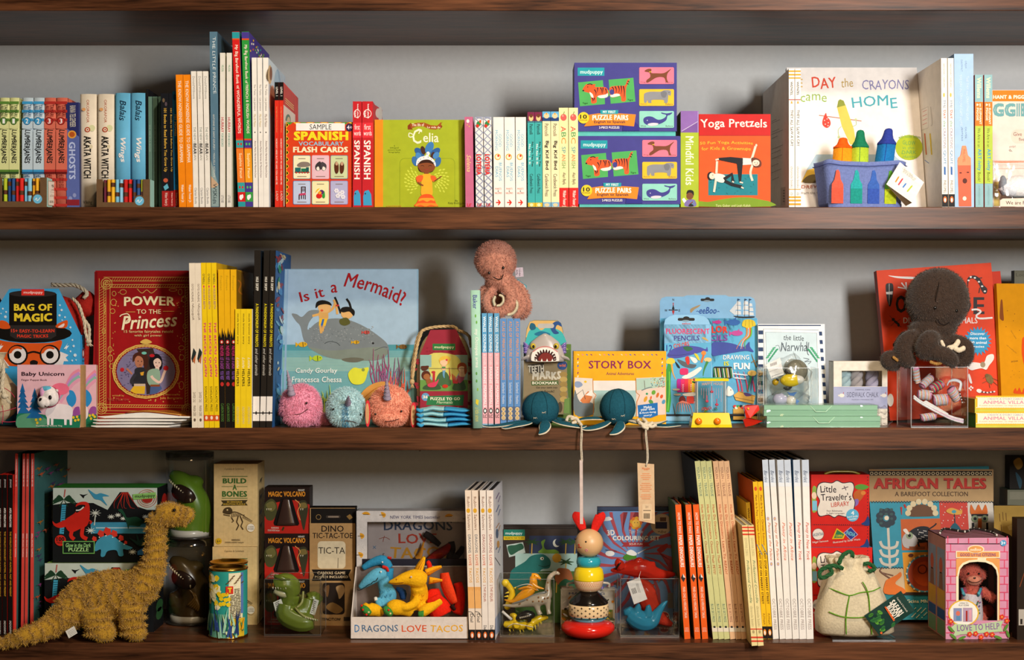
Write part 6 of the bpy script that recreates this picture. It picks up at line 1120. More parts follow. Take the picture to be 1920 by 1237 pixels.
def eesmall(f):
 f.zz=(1230,545,4.757);f.R(74,300,492,470,'86c2ea');f.G([74,470,160,462,300,470,494,460,494,820,74,820],'5fb0d8');f.R(74,800,492,1100,'5aa6d0');f.L([76,303,480,303],3,'6fa9d0',0)
 f.RR(194,242,346,268,13,'22201f');f.E(270,246,30,18,'22201f');f.E(265,268,32,8,'7f9fb0');f.T('eeboo',232,282,310,300,'c9402a',.02,sl=.2)
 f.T('FLUORESCENT',88,336,478,386,'e0306a',.02,j=.3);f.T('PENCILS',160,398,388,446,'4a3f90',.02,j=.3);f.T('12',92,482,146,540,'2f4a9a',.02);f.T('COLORS',156,462,296,508,'d9402a',.03,rot=-10,j=.3);f.B([410,415,440,418,470,450,440,440,420,430],'c9a860')
 f.B([100,570,150,520,260,490,380,500,440,520,455,500,462,540,430,540,320,570,200,600,120,595],'4a4fa8');f.B([240,505,290,495,330,520,280,540],'2f6a4a');f.L([105,572,200,575,300,560],3,'2a2f60')
 f.B([90,640,105,605,150,602,170,635,140,655,110,655],'e6cf3a');f.E(425,555,22,20,'e88a3a');f.L([425,570,405,640],18,'d9702a',0);f.E(462,615,34,20,'e6c88a');f.L([460,630,430,700,420,760],24,'3f8a4a',True,True)
 f.L([130,655,110,740,105,860,110,980,95,1080],48,'3f9a3a');f.L([140,655,150,730,175,790],18,'e8a03a',True,True);f.L([118,720,120,900,105,1070],6,'7fd04a');f.L([105,800,96,1000],5,'2a6a2a',0)
 for pts,c in (([(190,610),(300,650),(360,660),(330,690),(240,670)],'5a6068'),([(300,590),(350,600),(370,630),(340,645)],'efe9e6'),([(260,600),(290,585),(300,640),(280,660)],'d9342a'),([(230,770),(320,720),(390,680),(405,700),(340,760),(270,785)],'efe9e2'),([(340,560),(370,570),(390,620),(370,610)],'e6d02a'),([(170,630),(200,660),(215,690),(190,680)],'22222a')):f.B(pts,c)
 f.RR(212,690,288,750,20,'d92a6a');f.RR(185,785,345,905,20,'c0246a')
 for i,c in enumerate(('b0249a','e02a6a','e8344a','f07a2a','f0d02a')):f.R(190+i*32,785,220+i*32,905,c)
 for i in range(4):f.G([(230,830+i*18),(240,840+i*18),(250,830+i*18),(240,848+i*18)],'f6e6ea');f.G([(302,830+i*16),(312,838+i*16),(322,830+i*16),(312,846+i*16)],'f6e6ea')
 f.RR(272,940,340,1005,10,'e0453a');f.B([240,920,340,905,345,935,260,938],'efe6e2')
 for x,y in ((178,880),(190,925)):f.E(x,y,34,10,'9fb0a8');f.E(x+8,y+3,22,5,'e0b0a0')
 f.B([205,985,215,945,240,938,262,960,260,990],'7a2a2a')
 for i in range(7):f.L([(235,985),(190+i*18,1010),(180+i*24,1080)],10,'ef8a7a',True,True)
 f.L([170,1100,160,1050,150,1000],8,'5a4020',True,True);f.R(84,1100,500,1116,'1c1a20')
eeboo('small pale blue fluorescent pencil box leaning on the large one',Slab('C',1247.5,1336,590,.115,lean=5),.012,eesmall,[(88,1160),(72,300),(82,255),(120,228),(170,214),(370,214),(430,228),(468,258),(482,300),(500,700),(506,1160)],.85,'pale blue pencil boxes')
def watergame():
 Y=.012;k=lambda x,y,Yy=Y:P(1230+x/4.757,545+y/4.757,Yy);root=thing('water_game','yellow water ring-toss toy with clear tank and orange buttons','toy',k(490,1215),None);ye=mat('f3d21c','gloss');gn=mat('3fb07a','gloss');tr=clear('toy_tank',(.95,.96,.93),.07,.5,.04)
 a,b,c,d=k(335,1090),k(655,1090),k(678,1218),k(313,1218);mb=MB();d.z=c.z=ZC+.0002
 mb.rings([[d,c,c+Vc((0,.04,0)),d+Vc((0,.04,0))],[d.lerp(a,.2)+Vc((0,0,0)),c.lerp(b,.2),c.lerp(b,.2)+Vc((0,.04,0)),d.lerp(a,.2)+Vc((0,.04,0))],[a+Vc((0,.004,0)),b+Vc((0,.004,0)),b+Vc((0,.038,0)),a+Vc((0,.038,0))]],ye,smooth=False);mb.build('base',root)
 for x in (378,545):q=MB();p=k(x,1162,Y+.004);q.lathe(p,[(.0062,0),(.0064,.004),(.0062,.008),(.005,.0095),(.001,.01)],mat('f07a14','gloss'),20,(0,-1,0));q.build('button',root)
 mb=MB();p=k(346,805,Y+.006);q=k(646,805,Y+.006);mb.rbox(p.x,q.x,Y+.002,Y+.04,p.z,k(0,783,Y).z,ye);mb.build('lid',root);mb=MB();mb.rbox(p.x+.0005,q.x-.012,Y+.004,Y+.038,k(0,783,Y).z,k(0,776,Y).z,gn);mb.tube([(p.x,Y+.02,p.z-.001),(p.x-.001,Y+.02,p.z-.004)],.003,gn,8,1);mb.build('lid_insert',root)
 mb=MB();x0,x1=k(352,0,Y+.006).x,k(640,0,Y+.006).x;mb.rbox(x0,x1,Y+.006,Y+.036,a.z,p.z,tr)
 for x in (x0+.003,x1-.005):mb.rbox(x,x+.002,Y+.007,Y+.035,a.z,p.z,EDGE())
 mb.build('tank',root);rd=Rd(8);mb=MB()
 for x,y in ((497,900),(455,985),(542,1015)):o=k(x,y,Y+.02);mb.tube([o,o+Vc((0,0,.011))],.0007,mat('e8466a'),6,1);mb.ball(o,(.0034,.0034,.0026),mat('e8466a','gloss'),10,8)
 mb.build('peg',root);mb=MB()
 for i in range(12):o=k(rd.uniform(400,600),rd.uniform(1045,1075),Y+.02+rd.uniform(-.008,.008));u=Vc((rd.gauss(0,1),rd.gauss(0,1),rd.gauss(0,1))).normalized();w=u.orthogonal().normalized();mb.tube([o+(u*cos(t)+w*sin(t))*.003 for t in [2*PI*j/10 for j in range(11)]],.0006,mat(rd.choice(['e0502a','3fa03a','f0c02a','d9342a','3a9ac0']),'gloss'),5,1)
 mb.build('ring',root)['kind']='stuff'
 mb=MB();f=Face(mb,k(352,1090,Y+.0058),(1,0,0),(0,0,1));f.zz=(1230,545,4.757);f.T('HAPPY HOUR',410,818,600,845,'d9a07a',.01,arc=6)
 for i in range(9):f.L([(405+i*22,868),(405+i*22,930+i%3*30)],2,'d98a8a',0)
 mb.build('tank_print',root)
watergame()
def fishtoy():
 Y=.02;k=lambda x,y,d=0:P(1380+x/5.623,590+y/5.623,Y+d);root=thing('fish_toy','glossy red folded fish toy beside the mint boxes','toy',k(150,1180));m=mat('dd2a18','gloss');mb=MB()
 mb.prism([k(85,965),k(125,950,-.004),k(235,952,0),k(250,1000),k(150,1090,-.003),k(105,1085)],(0,.012,0),m);mb.build('body',root);t=MB();t.prism([k(110,1090),k(150,1088,-.004),k(285,1120,.004),k(180,1165,0),k(100,1182),k(75,1105)],(0,.01,0),mat('e0321c','trans'));t.build('tail',root);e=MB();e.ball(k(130,990,-.002),(.0028,.001,.0024),mat('f0a020','gloss'),8,6);e.build('eye',root)
 f=MB();f.prism([k(230,1105,.004),k(250,960,.006),k(300,960,.01),k(330,1150,.01)],(0,.001,0),FILM());f.build('film_wrapper',root)
fishtoy()
def narw(f):
 f.zz=(1380,590,5.623);f.R(234,106,895,118,'2a3f68');f.R(234,118,900,990,'e9eef2')
 for i in range(11):y=165+i*45*2*.5*1.0;
 for i in range(9):y=165+i*89;f.G([(234,y),(286,y),(288,y+42),(236,y+42)],'2a3f68');f.G([(874+i*6,y+12),(906+i*6,y+12),(910+i*6,y+54),(878+i*6,y+54)],'2a3f68')
 f.G([286,145,870,160,905,990,300,990],'eef2f4');f.L([870,162,290,148,306,985],4,'3a4a5a',0);f.G([310,180,850,190,872,990,330,990],'cfe2ea');f.L([330,985,312,182,850,192,872,985],3,'3a4a5a',0)
 f.T('the little',500,215,715,275,'2a3038',.0,j=.5,rot=3);f.T('Narwhal',470,290,770,385,'4a5560',.0,sl=.15);f.L([415,330,450,325,470,390,500,300],4,'4a5560');f.L([745,285,752,400,768,425],7,'2a3038')
 for sx,x0,d in ((1,330,1),(-1,865,-1)):
  for i in range(6):f.E(x0+d*(18+i*16),480-i*22,22,9,'3a9a70',rot=-d*(65-i*6),n=10);f.E(x0+d*(i*14),450-i*20,20,8,'4aa87a',rot=-d*20,n=10)
 f.L([710,455,770,470,720,495,790,490,760,520],4,'2a3038');f.B([510,520,560,470,640,475,710,540,750,640,740,700,600,640,520,600],'8f9690');f.L([640,480,600,380],5,'9aa0a0',False,True)
face_book('book','pale storybook with navy checked edges, behind the bagged sea toys',Slab('C',1423,1549,608.5,.135,lean=4).raise_(.009),.009,'e9eef2',narw,spine='2a3f68')
def seabin():
 sl=acrylic('clear acrylic bin of bagged sea animal toys, behind the mint boxes','C',1432,1535,690,.052,.075);k=lambda x,y,Y=.085:P(1380+x/5.623,590+y/5.623,Y);a=.085
 root=thing('bird_toy','bagged yellow and white toy bird with a white price tag','toy',k(560,740),'bagged sea toys');mb=MB();mb.ball(k(575,690),(.0205,.012,.0125),mat('f0cf1e','plastic'));mb.ball(k(650,685),(.013,.010,.009),mat('e9e4dc','plastic'));mb.tube([k(690,685),k(718,688)],[.004,.001],mat('d9a01c','plastic'),8,1);mb.build('body',root)
 m2=MB();m2.ball(k(415,710),(.0065,.005,.0065),mat('c9a01a','plastic'),10,8);m2.ball(k(430,690),(.004,.004,.004),mat('2a2622','plastic'),8,6);m2.tube([k(430,690),k(480,675),k(530,670)],.0012,mat('b08a14','plastic'),6,2);m2.build('feet',root);w=MB();w.tube([k(510,585),k(560,625),k(600,640)],[.004,.006,.002],mat('2f2b2c','plastic'),8,3,.4);w.tube([k(500,770),k(545,780),k(590,760)],[.002,.005,.002],mat('2f2b2c','plastic'),8,3,.4);w.build('wing',root)
 t=MB();q=[k(375,675,.075),k(505,630,.075),k(465,450,.075),k(315,525,.075)];t.prism(q,(0,.0006,0),mat('ece9e6','card'));f=Face(t,q[0],q[1]-q[0],q[3]-q[0]);f.zz=(1380,590,5.623);f.k=4
 for i in range(8):f.L([(362+i*9,515-i*3),(366+i*9,545-i*3)],4,'4a4448',0)
 f.L([378,648,490,610,500,635,385,672,378,648],3,'4a4448',0);f.L([350,600,440,570],3,'9a9494',0);t.build('price_tag',root)
 b=MB();b.ball(k(560,660),(.042,.016,.044),FILM(),18,12,fn=lambda p:(p.x*(1+.12*sin(7*p.z+3*p.y)),p.y,p.z*(1+.1*sin(6*p.x))));b.build('film_bag',root)
 root=thing('fish_toy','bagged small white and blue toy fish lying below the yellow bird','toy',k(560,910,.08),'bagged sea toys');mb=MB();mb.ball(k(580,905,.08),(.010,.008,.0095),mat('e3dcd0','plastic'),14,10);mb.build('body',root);mb=MB();mb.prism([k(540,810,.08),k(580,825,.08),k(645,812,.08),k(610,855,.08),k(570,850,.08)],(0,.006,0),mat('4a7fc8','plastic'));mb.prism([k(600,870,.08),k(670,910,.08),k(640,940,.08)],(0,.005,0),mat('4a7fc8','plastic'));mb.build('fin',root)
 b=MB();b.ball(k(560,885,.085),(.04,.02,.018),FILM(),18,10,fn=lambda p:(p.x*(1+.14*sin(9*p.z+4*p.y)),p.y,p.z));b.build('film_bag',root)
 root=thing('shell_toy','bagged pale lilac toy shell beside the small toy fish','toy',k(460,920,.08),'bagged sea toys');mb=MB();mb.ball(k(465,890,.082),(.0145,.01,.0115),mat('c6c3dc','plastic'),16,10,fn=lambda p:(p.x,p.y,p.z*(1+.1*sin(8*p.x))));mb.build('body',root)
 root=thing('shell_toy','bagged grey toy stone behind the yellow bird','toy',k(640,560,.1),'bagged sea toys');mb=MB();mb.ball(k(640,590,.105),(.0215,.012,.022),mat('a39f8c','trans'),18,12);mb.build('body',root)
seabin()
for i in range(2):
 Y=.012;y0,y1=((1064,1178),(948,1062))[i];k=lambda x,y,Yy=Y:P(1380+x/5.623,590+y/5.623,Yy);x0,x1=((325,1520),(295,1490))[i]
 za,zb=(ZC+.0003,k(0,1066).z) if i==0 else (k(0,1065).z,k(0,950).z)
 root=thing('lunch_box',('lower mint green plastic box wrapped in cellophane','upper mint green plastic box wrapped in cellophane, stacked on its twin')[i],'box',(k(900,0).x,.05,za),'mint green wrapped boxes');mn=mat('93bfa2','plastic');mb=MB();X0,X1=k(x0,0).x,k(x1,0).x;h=zb-za
 mb.prism([(X0,Y+.001,za+h*.0),(X0,Y,za+h*.45),(X0,Y+.0008,za+h*.5),(X0,Y-.001,za+h*.55),(X0,Y-.001,za+h*.9),(X0,Y+.001,zb-.0004),(X0,Y+.072,zb-.0004),(X0,Y+.072,za)],(X1-X0,0,0),mn);mb.build('body',root)
 q=MB();cx=(780 if i else 810);zz=lambda y:za+h*y;g=[(cx,.92),(cx+60,.38),(cx+165,.38),(cx+230,.92)];q.tube([(k(x,0).x,Y-.001,zz(y)) for x,y in g],.0008,mat('c3e6c8','gloss'),6,1);q.build('latch_line',root)
 w=MB();w.rbox(X0-.002,X1+.002,Y-.003,Y+.074,za,zb+.0003,clear('wrap',(.98,.99,.98),.03,.5,.06,30));c=Vc((X1+.004,Y+.02,za+h*.5));w.prism([c+Vc((-.002,0,h*.45)),c+Vc((.012,-.012,h*.2)),c+Vc((.02,-.014,-h*.5)),c+Vc((.012,-.006,-h*.7)),c+Vc((-.002,0,-h*.4))],(0,.0015,0),FILM());w.ball(c+Vc((.01,-.006,0)),(.013,.010,.007),FILM(),12,8,fn=lambda p:(p.x,p.y*(1+.3*sin(9*p.x)),p.z*(1+.4*sin(7*p.x))));w.prism([(X0,Y,za+h*.9),(X0-.009,Y-.004,za+h*.7),(X0-.008,Y,za+h*.1),(X0,Y,za)],(0,.001,0),FILM());w.build('cellophane_wrap',root)
def chalkbox():
 sl=Slab('C',1563,1664,677,.09);d=.045;root=thing('chalk_box','white sidewalk chalk box with window and lavender band, behind the mint boxes','box',sl.at(.5,.02));mb=MB();z=lambda x,y:((P(1380+x/5.623,0,.09).x-sl.O.x),(sl.yb-(590+y/5.623))*S(.09));wx0,wy0=z(1115,755);wx1,wy1=z(1540,590);m=mat('e9dfd2','card');t=.001
 sl.box(mb,0,wx0,0,sl.h,0,t,m);sl.box(mb,wx1,sl.w,0,sl.h,0,t,m);sl.box(mb,wx0,wx1,wy1,sl.h,0,t,m);sl.box(mb,wx0,wx1,0,wy0,0,t,m);sl.box(mb,0,t,0,sl.h,t,d,mat('cfc8bf','card'));sl.box(mb,sl.w-t,sl.w,0,sl.h,t,d,m);sl.box(mb,0,sl.w,0,t,t,d,m);sl.box(mb,0,sl.w,sl.h-t,sl.h,t,d,m);sl.box(mb,0,sl.w,0,sl.h,d-t,d,m)
 f=sl.face(mb);f.zz=(1380,590,5.623);f.R(1028,758,1596,990,'a6a9c8');f.T('3 NARWHAL HORNS',1255,782,1415,797,'4a4a60',.01);f.T('SIDEWALK CHALK',1168,815,1502,868,'55566e',.0);f.T('Handmade in Philadelphia, USA',1220,888,1448,902,'55566e',.01)
 for x in (1115,1560):f.E(x,850,28,20,'e6dcd2');f.L([(x+15,835),(x+20,815)],5,'c0404a',0);f.G([(x-40,840),(x-22,850),(x-36,862)],'e6dcd2')
 g=sl.side(mb,0);q=[sl.O-sl.U*.0001+sl.B*a+sl.V*b for a,b in ((0,0),(d,0),(d,.031),(0,.031))];mb.add(q,[(0,1,2,3)],mat('9598b8','card'));mb.build('carton',root)
 p=MB();sl.box(p,wx0,wx1,wy0,wy1,.0012,.0015,PANE());p.build('window',root)
 for i,(x,c) in enumerate(((1168,'b5d0d8'),(1295,'b5aeb0'),(1460,'bdb8d2'))):
  u,v=z(x,0);o=sl.O+sl.U*u+sl.B*.022;ch=thing('chalk_stick',('pale mint','silvery grey','pale lilac')[i]+' twisted chalk horn behind the window of the white chalk box','chalk',o+sl.V*t,'chalk horns');m=MB();
  for s in range(3):m.tube([o+Vc((.0065*cos(s*2.09+h*7),.0065*sin(s*2.09+h*7),t+.05+h*.055)) for h in [j/8 for j in range(9)]],.0068,mat(c,'card'),8,2)
  m.build('stick',ch)
chalkbox()
def outside(f):
 f.zz=(1640,490,5.889);bk='2f2a2c';wt='e6e0dc'
 f.T('OUTSIDE',232,388,1210,580,bk,.02) if False else None
 f.T('O',232,375,352,566,bk,.035);f.T('UTSI',370,380,900,575,bk,.03);f.T('D',905,390,1065,580,bk,.03);f.T('E',1090,395,1212,582,bk,.03);f.T('DISCOVERING ANIMALS',316,618,1135,684,wt,.015)
 f.B([150,155,260,165,440,172,430,194,320,190,220,178],wt);f.B([122,260,150,240,200,250,205,330,190,440,168,500,140,440,125,340],bk);f.G([124,338,200,330,196,366,128,362],wt);f.L([160,245,160,480],4,wt,0)
 f.L([255,285,340,300],12,wt,0);f.L([295,235,345,300],14,wt,0);f.L([345,230,350,310],14,wt,0);f.L([340,295,365,330],12,wt,0)
 f.E(205,640,18,16,bk);f.E(235,672,30,14,bk,rot=40);f.E(262,700,14,22,bk,rot=-10)
 for a,b in (((220,660),(165,600)),((230,670),(285,640)),((240,680),(290,725)),((220,670),(180,710)),((215,655),(150,660))):f.L([a,b],4,bk,0)
 f.B([240,860,300,780,380,790,400,900,330,960,200,930],'1c1a1c')
 f.B([1020,215,1040,170,1100,155,1160,190,1200,260,1240,300,1235,350,1205,355,1180,320,1150,250,1110,200,1060,190,1035,230,1030,300],bk)
 for x,y in ((1060,172),(1105,182),(1150,225),(1185,275),(1215,330),(1035,210)):f.E(x,y,13,10,wt,n=8)
 f.L([1160,290,1150,350],10,bk,0);f.L([1140,190,1185,180],10,bk,0);f.L([1068,535,1130,530,1170,555,1120,600,1160,630,1300,622],20,wt)
 n=44;f.G([(1135+(150 if i%2 else 112)*cos(2*PI*i/n)*1.05,880+(165 if i%2 else 122)*sin(2*PI*i/n)) for i in range(n)],'2f93c4')
 for i,t in enumerate(('Discover','more than','100 animal','species')):w=(158,184,196,142)[i];f.T(t,1137-w/2,782+i*49,1137+w/2,812+i*49,'eef2f4',.02)
 f.B([1010,1150,1060,1115,1150,1120,1190,1135,1215,1100,1240,1040,1305,1025,1312,1080,1260,1150,1230,1195,1180,1180,1120,1190,1060,1200],wt);f.E(1192,1140,28,32,'9a8a70')
 f.zz=(1640,660,6.857);f.B([1200,300,1215,280,1235,330,1250,400,1220,390],wt);f.E(1475,345,44,68,'7a6438',rot=-28);f.E(1440,300,24,22,'6a5530');f.L([1470,290,1500,420],3,'5a4526',0)
 for a,b in (((1500,330),(1590,370)),((1520,380),(1580,430)),((1440,370),(1380,400)),((1430,310),(1390,340)),((1470,410),(1480,460))):f.L([a,b],6,'5a4526',0)
 for x,y in ((1215,465),(1235,445),(1255,460),(1232,485)):f.E(x,y,12,13,wt,n=9)
 f.B([1305,500,1320,475,1360,480,1375,510,1340,525],wt)
 for i in range(8):f.E(1380+i*22,520-abs(i-3)*3,14,10,wt if i%2 else '4a4040',n=8)
 f.zz=None;f.E(1669,750,6,12,wt)
sO=Slab('C',1687,1903,523,.195,lean=5,roll=4).raise_(.012);face_book('book','second red animal book, only its right edge showing behind its twin',sO,.012,'c63215',lambda f:None,grp='red animal books',spine='a82c14')
sO=Slab('C',1669,1887,509,.165,lean=5,roll=4).raise_(.02)
def outside2(f):
 outside(f)
face_book('book','big red animal book with blue starburst, behind the dark brown octopus',sO,.024,'d8401a',outside2,grp='red animal books',spine='b8361a')
def hairbin():
 sl=acrylic('clear acrylic bin full of pastel twisted hair ties, under the dark brown octopus','C',1709,1814.5,688.5,.006,.108);k=lambda x,y,Y:P(1640+x/6.857,660+y/6.857,Y)
 pal=['e98aa6','86c4dc','eee0b8','b59ae0','d6d65a','ea8098','e0e4ea']
 def coil(lab,a,b,r,turns,ph,vivid=0):
  root=thing('hair_tie',lab,'hair tie',a.lerp(b,.5),'pastel hair ties');d=(b-a);ax=d.normalized();u=ax.orthogonal().normalized();w=ax.cross(u);N=16*turns;mb=MB()
  for s,cc in enumerate(pal if not vivid else ['d92a5a','3aa84a','3a8ad0','f0c02a','e0602a','b0308a']):
   off=(s-3)*.0011;pts=[a+d*(i/N)+ax*off+(u*cos(ph+2*PI*i/16)+w*sin(ph+2*PI*i/16))*r for i in range(N+1)];mb.tube(pts,.00085,mat(cc,'cloth'),5,1)
  mb.build('ribbon',root);c=MB();c.tube([a-ax*.002,b+ax*.002],r*.88,mat('d99ab5','cloth'),10,1);c.build('core',root)
 coil('striped coiled hair tie at the upper corner of the bin, touching the octopus',k(525,205,.04),k(545,370,.045),.0062,4,0)
 coil('striped hair tie arching behind the rainbow one',k(610,430,.045),k(720,330,.06),.0075,4,1);coil('rainbow coloured coil in the middle of the hair tie bin',k(735,470,.04),k(860,410,.045),.0085,3,2,1)
 coil('fat pastel coil on the lowest layer, nearest the rainbow coil',k(770,620,.025),k(920,610,.025),.0105,3,.5);coil('pastel coil lying behind the white pencil',k(570,540,.035),k(710,560,.035),.0095,3,1.5);coil('pastel coil standing against the far side of the bin',k(980,480,.03),k(1060,600,.035),.009,3,2.5);coil('small pastel coil on the floor of the bin',k(610,845,.02),k(770,820,.022),.0068,3,.2)
 root=thing('hair_tie','long pastel striped hair tie lying slantwise across the bin','hair tie',k(830,720,.018),'pastel hair ties');mb=MB()
 for s,cc in enumerate(('efe9ea','efb8c6','b9dbe6','e9a0c0','f0eef0')):mb.tube([k(500,560+s*7,.018-.001*abs(s-2)),k(620,650+s*6,.016-.001*abs(s-2)),k(960,820+s*8,.014),k(1140,870+s*9,.014)],.0021,mat(cc,'cloth'),6,3)
 mb.build('ribbon',root);mb=MB();mb.prism([k(620,640,.0125),k(660,620,.0125),k(950,790,.0125),k(920,830,.0125)],(0,.0006,0),mat('eee8e6','card'));mb.build('paper_band',root)
 root=thing('hair_tie','looped hair tie with a dotted black end, far side of the bin','hair tie',k(1080,560,.028),'pastel hair ties');mb=MB();mb.tube([k(930,430,.03),k(960,375,.028),k(1040,360,.028),k(1110,400,.028),k(1090,500,.026)],[.0015,.002,.0035,.0035,.003],mat('eceaf0','cloth'),6,4,.4);mb.build('ribbon',root);mb=MB()
 for i in range(8):mb.ball(k(1092+i*5,520+i*18,.024),.0014,mat(('222','eee')[i%2],'plastic'),6,5)
 mb.build('beaded_end',root)
hairbin()
def octopus_dark():
 Y=.06;k=lambda x,y,Yy=Y:P(1640+x/5.889,490+y/5.889,Yy);s=S(Y)/5.889;root=thing('plush_octopus','large plush dark brown octopus sitting on the clear bin of hair ties','plush toy',k(650,1180));m=mat('3a2c24','plush');b=MB()
 b.ball(k(695,450),(345*s,.05,375*s),m,28,18,fn=lambda p:(p.x*(1-.14*max(0,-p.z)),p.y,copysign(abs(p.z)**.92,p.z)*(.95 if p.z<0 else 1)));b.ball(k(650,900),(290*s,.045,130*s),m,20,12);b.ball(k(640,740),(262*s,.042,140*s),m,20,12)
 for pts,r in (([(500,850,.05),(400,860,.035),(320,950,.03),(340,1070,.03),(420,1110,.035)],[80,108,108,100,70]),([(660,850,.03),(600,870,.006),(545,960,.006),(570,1040,.012)],[80,110,104,80]),([(800,870,.04),(900,890,.026),(1000,950,.02),(990,1070,.022),(900,1110,.026)],[70,84,90,92,70]),([(540,1040,.012),(660,1010,.002),(780,1040,.0),(850,1100,.008),(820,1150,.012)],[56,84,92,78,50]),
 ([(300,1090,.04),(220,1080,.035),(150,1060,.035),(140,1110,.035),(190,1150,.04),(260,1160,.045)],[56,78,76,72,60,46]),([(760,900,.09),(900,960,.1),(960,1080,.1)],[110,110,80])):
  b.tube([k(*p) for p in pts],[q*s for q in r],m,12,5)
 plush(b,'body',root,'3a2c24',.0026,16000,.0042,8,it=1,w=.0005,furcol='524238')
 for pi,(pts,R) in enumerate((([(920,890,.006),(880,940,.004),(820,960,.004)],22),([(980,960,.0),(930,980,.0),(890,960,.002)],20),([(740,890,.008),(760,930,.008)],16),([(620,1110,.0),(680,1130,-.002),(730,1120,-.002)],13),([(210,1060,.018),(250,1090,.02)],12))):
  p=MB()
  for q in cat(pts,3,0):p.ball(k(*q),(R*1.3*s,R*s,R*1.5*s),mat('dccbb0' if R>15 else 'a5783f','cloth'),8,6)
  p.build('sucker_lining',root)
 for x,y,d in ((668,512,.0475),(905,545,.044)):e=MB();e.ball(k(x,y,Y-d),(.0026,.0016,.003),mat('0d0b0a','gloss'),10,8);e.build('eye',root)
 e=MB();e.tube([k(695,640,Y-.0485),k(720,685,Y-.048),k(775,700,Y-.047),k(825,670,Y-.047)],.0009,mat('191210','cloth'),6,4);e.build('mouth',root);e=MB();e.tube([k(690+18*sin(i),120+i*70,Y-.052*sin(.35+i*.35)) for i in range(6)],.0007,mat('1f1713','cloth'),5,4);e.build('seam',root)
octopus_dark()
def village(f):
 f.zz=(1640,660,6.857);yo=-0;f.R(1300,545,2100,945,'e8c83a')
def vbox(i):
 z0=ZC+.0002 if i==0 else ZC+.0002+.0265+.0006;sl=Slab('C',(1829.5,1828)[i],1990,(770.8,742)[i],.008,z=z0);sl.h=.0265;root=thing('card_box',('lower yellow story card box at the end of the row','upper yellow story card box, stacked on its twin')[i],'box',sl.at(.5,.04),'yellow story card boxes');mb=MB();d=.09
 sl.box(mb,0,sl.w,0,sl.h,0,d,mat('cfc84a'));o=(0,-205)[i];f=sl.face(mb);f.zz=(1640,660,6.857);X=1300;Yt=765+o;f.R(X,Yt,2400,Yt+172,'e6b41c')
 for j in range(34):f.E(X+14+j*22,Yt+22,8,8,'f3ecd0',n=6);f.k-=1;f.E(X+14+j*22,Yt+152,8,8,'f3ecd0',n=6);f.k-=1
 f.k+=1;f.R(X+22,Yt+24,2400,Yt+150,'f3ecd0');f.T('CREATE A STORY CARDS',X+150+(-0 if i else 0),Yt+32,X+606,Yt+52,'9a7ab0',.01);f.T('ANIMAL VILLAGE',X+95,Yt+62,X+715,Yt+106,'e07a9a',.012);f.T('El pueblo de los animales - Le village des animaux',X+45,Yt+118,X+640,Yt+136,'e0a06a',.01)
 q=[sl.O-sl.U*.0001+sl.B*a+sl.V*b for a,b in ((.002,.0),(d,0),(d,sl.h),(.002,sl.h))];mb.add(q,[(0,1,2,3)],mat(('3f7a34','a5852a')[i]));q=[sl.O+sl.V*(sl.h+.0001)+sl.U*a+sl.B*b for a,b in ((.003,.003),(sl.w,.003),(sl.w,d),(.003,d))];mb.add(q,[(0,1,2,3)],mat('d9742a'));mb.build('body',root)
vbox(0);vbox(1)
def yellowbk(f):
 f.zz=(1640,490,5.889);f.B([1390,440,1410,430,1420,560,1425,650,1390,640,1380,600],'8a4a20');f.T('Once in a meadow',1480,800,1590,815,'7a5a20',.0,rot=58);f.T('with something wild',1440,960,1580,975,'7a5a20',.0,rot=40);f.T('Jack Jerem',1505,1090,1580,1115,'6a4a20',.01,rot=-6)
 f.B([1625,900,1660,820,1900,700,1900,1260,1690,1200,1630,1060],'d9501a');f.dots([(1465,545),(1530,655),(1545,580),(1600,760),(1450,720)],5,'8a5a1a');f.zz=(1640,660,6.857);f.dots([(1770,240),(1790,290),(1860,250),(1750,320),(1860,330)],4,'8a5a1a');f.B([1790,530,1810,460,1830,500,1860,455,1890,520,1920,460,1990,530],'d9501a')
face_book('book','amber yellow picture book at the end of the middle shelf',Slab('C',1880,2080,533,.15,lean=5,roll=0,yaw=12).raise_(.01),.01,'d9920f',yellowbk,spine='c9860f')
sl=Slab('C',1902,2030,507,.255);face_book('book','drab olive book corner above the amber book at the picture edge',sl,.02,'6a6858',lambda f:f.T('Look at the world',1905,512,1990,518,'4a4838',.0),spine='3f3e36')
# lower shelf: books and boxes
ax=[('t','JENKINS',898,914,'d9cfc8',{'bold':.01}),('t','APEX PREDATORS',952,988,'ece4dc',{'bold':.03}),('t',"THE WORLD'S DEADLIEST HUNTERS, PAST AND PRESENT",996,1118,'d9a02a',{'bold':.02}),('t','/ADO/HMH',1163,1188,'e6ded6',{'bold':.01})]
b=spine_book('black predator book spine with gold lettering, cut by the picture edge','D',-4.5,-4.5,8,890,'14100f',ax,Y=.075,dep=.2,side='c9241a',grp='black and red predator books')
rep(b,[(9.5,'black predator book spine with gold lettering, middle of three'),(20,'black predator book spine with gold lettering, beside the coral spines')])
cs=[('t','TRAVERSE EDUCATION & TRADE, NEW YORK',860,912,'f6e6e0',{'bold':.02,'a':.2,'b':.7}),('t','SERRES, SPELUNCI, THOMPSON',1000,1044,'f3dcd6',{'bold':.02,'a':.2,'b':.7})]
def teal(g):
 rd=Rd(6)
 for i in range(60):
  x=rd.uniform(66,128);y=rd.uniform(862+(x-64)*.2,1180);c=rd.choice(['8a3f7a','b5722a','4a3a6a','7a8a3a','c05a3a']);s=rd.uniform(2.5,4);g.E(x,y,s,s*.55,c,rot=rd.uniform(-40,20),n=8);g.L([(x+s*.6,y),(x+s*1.6,y-s*1.2)],1.2,c,0);g.L([(x-s*.5,y),(x-s*1.8,y+s*.6)],1,c,0);g.L([(x,y),(x+.5,y+s*1.4)],1,c,0)
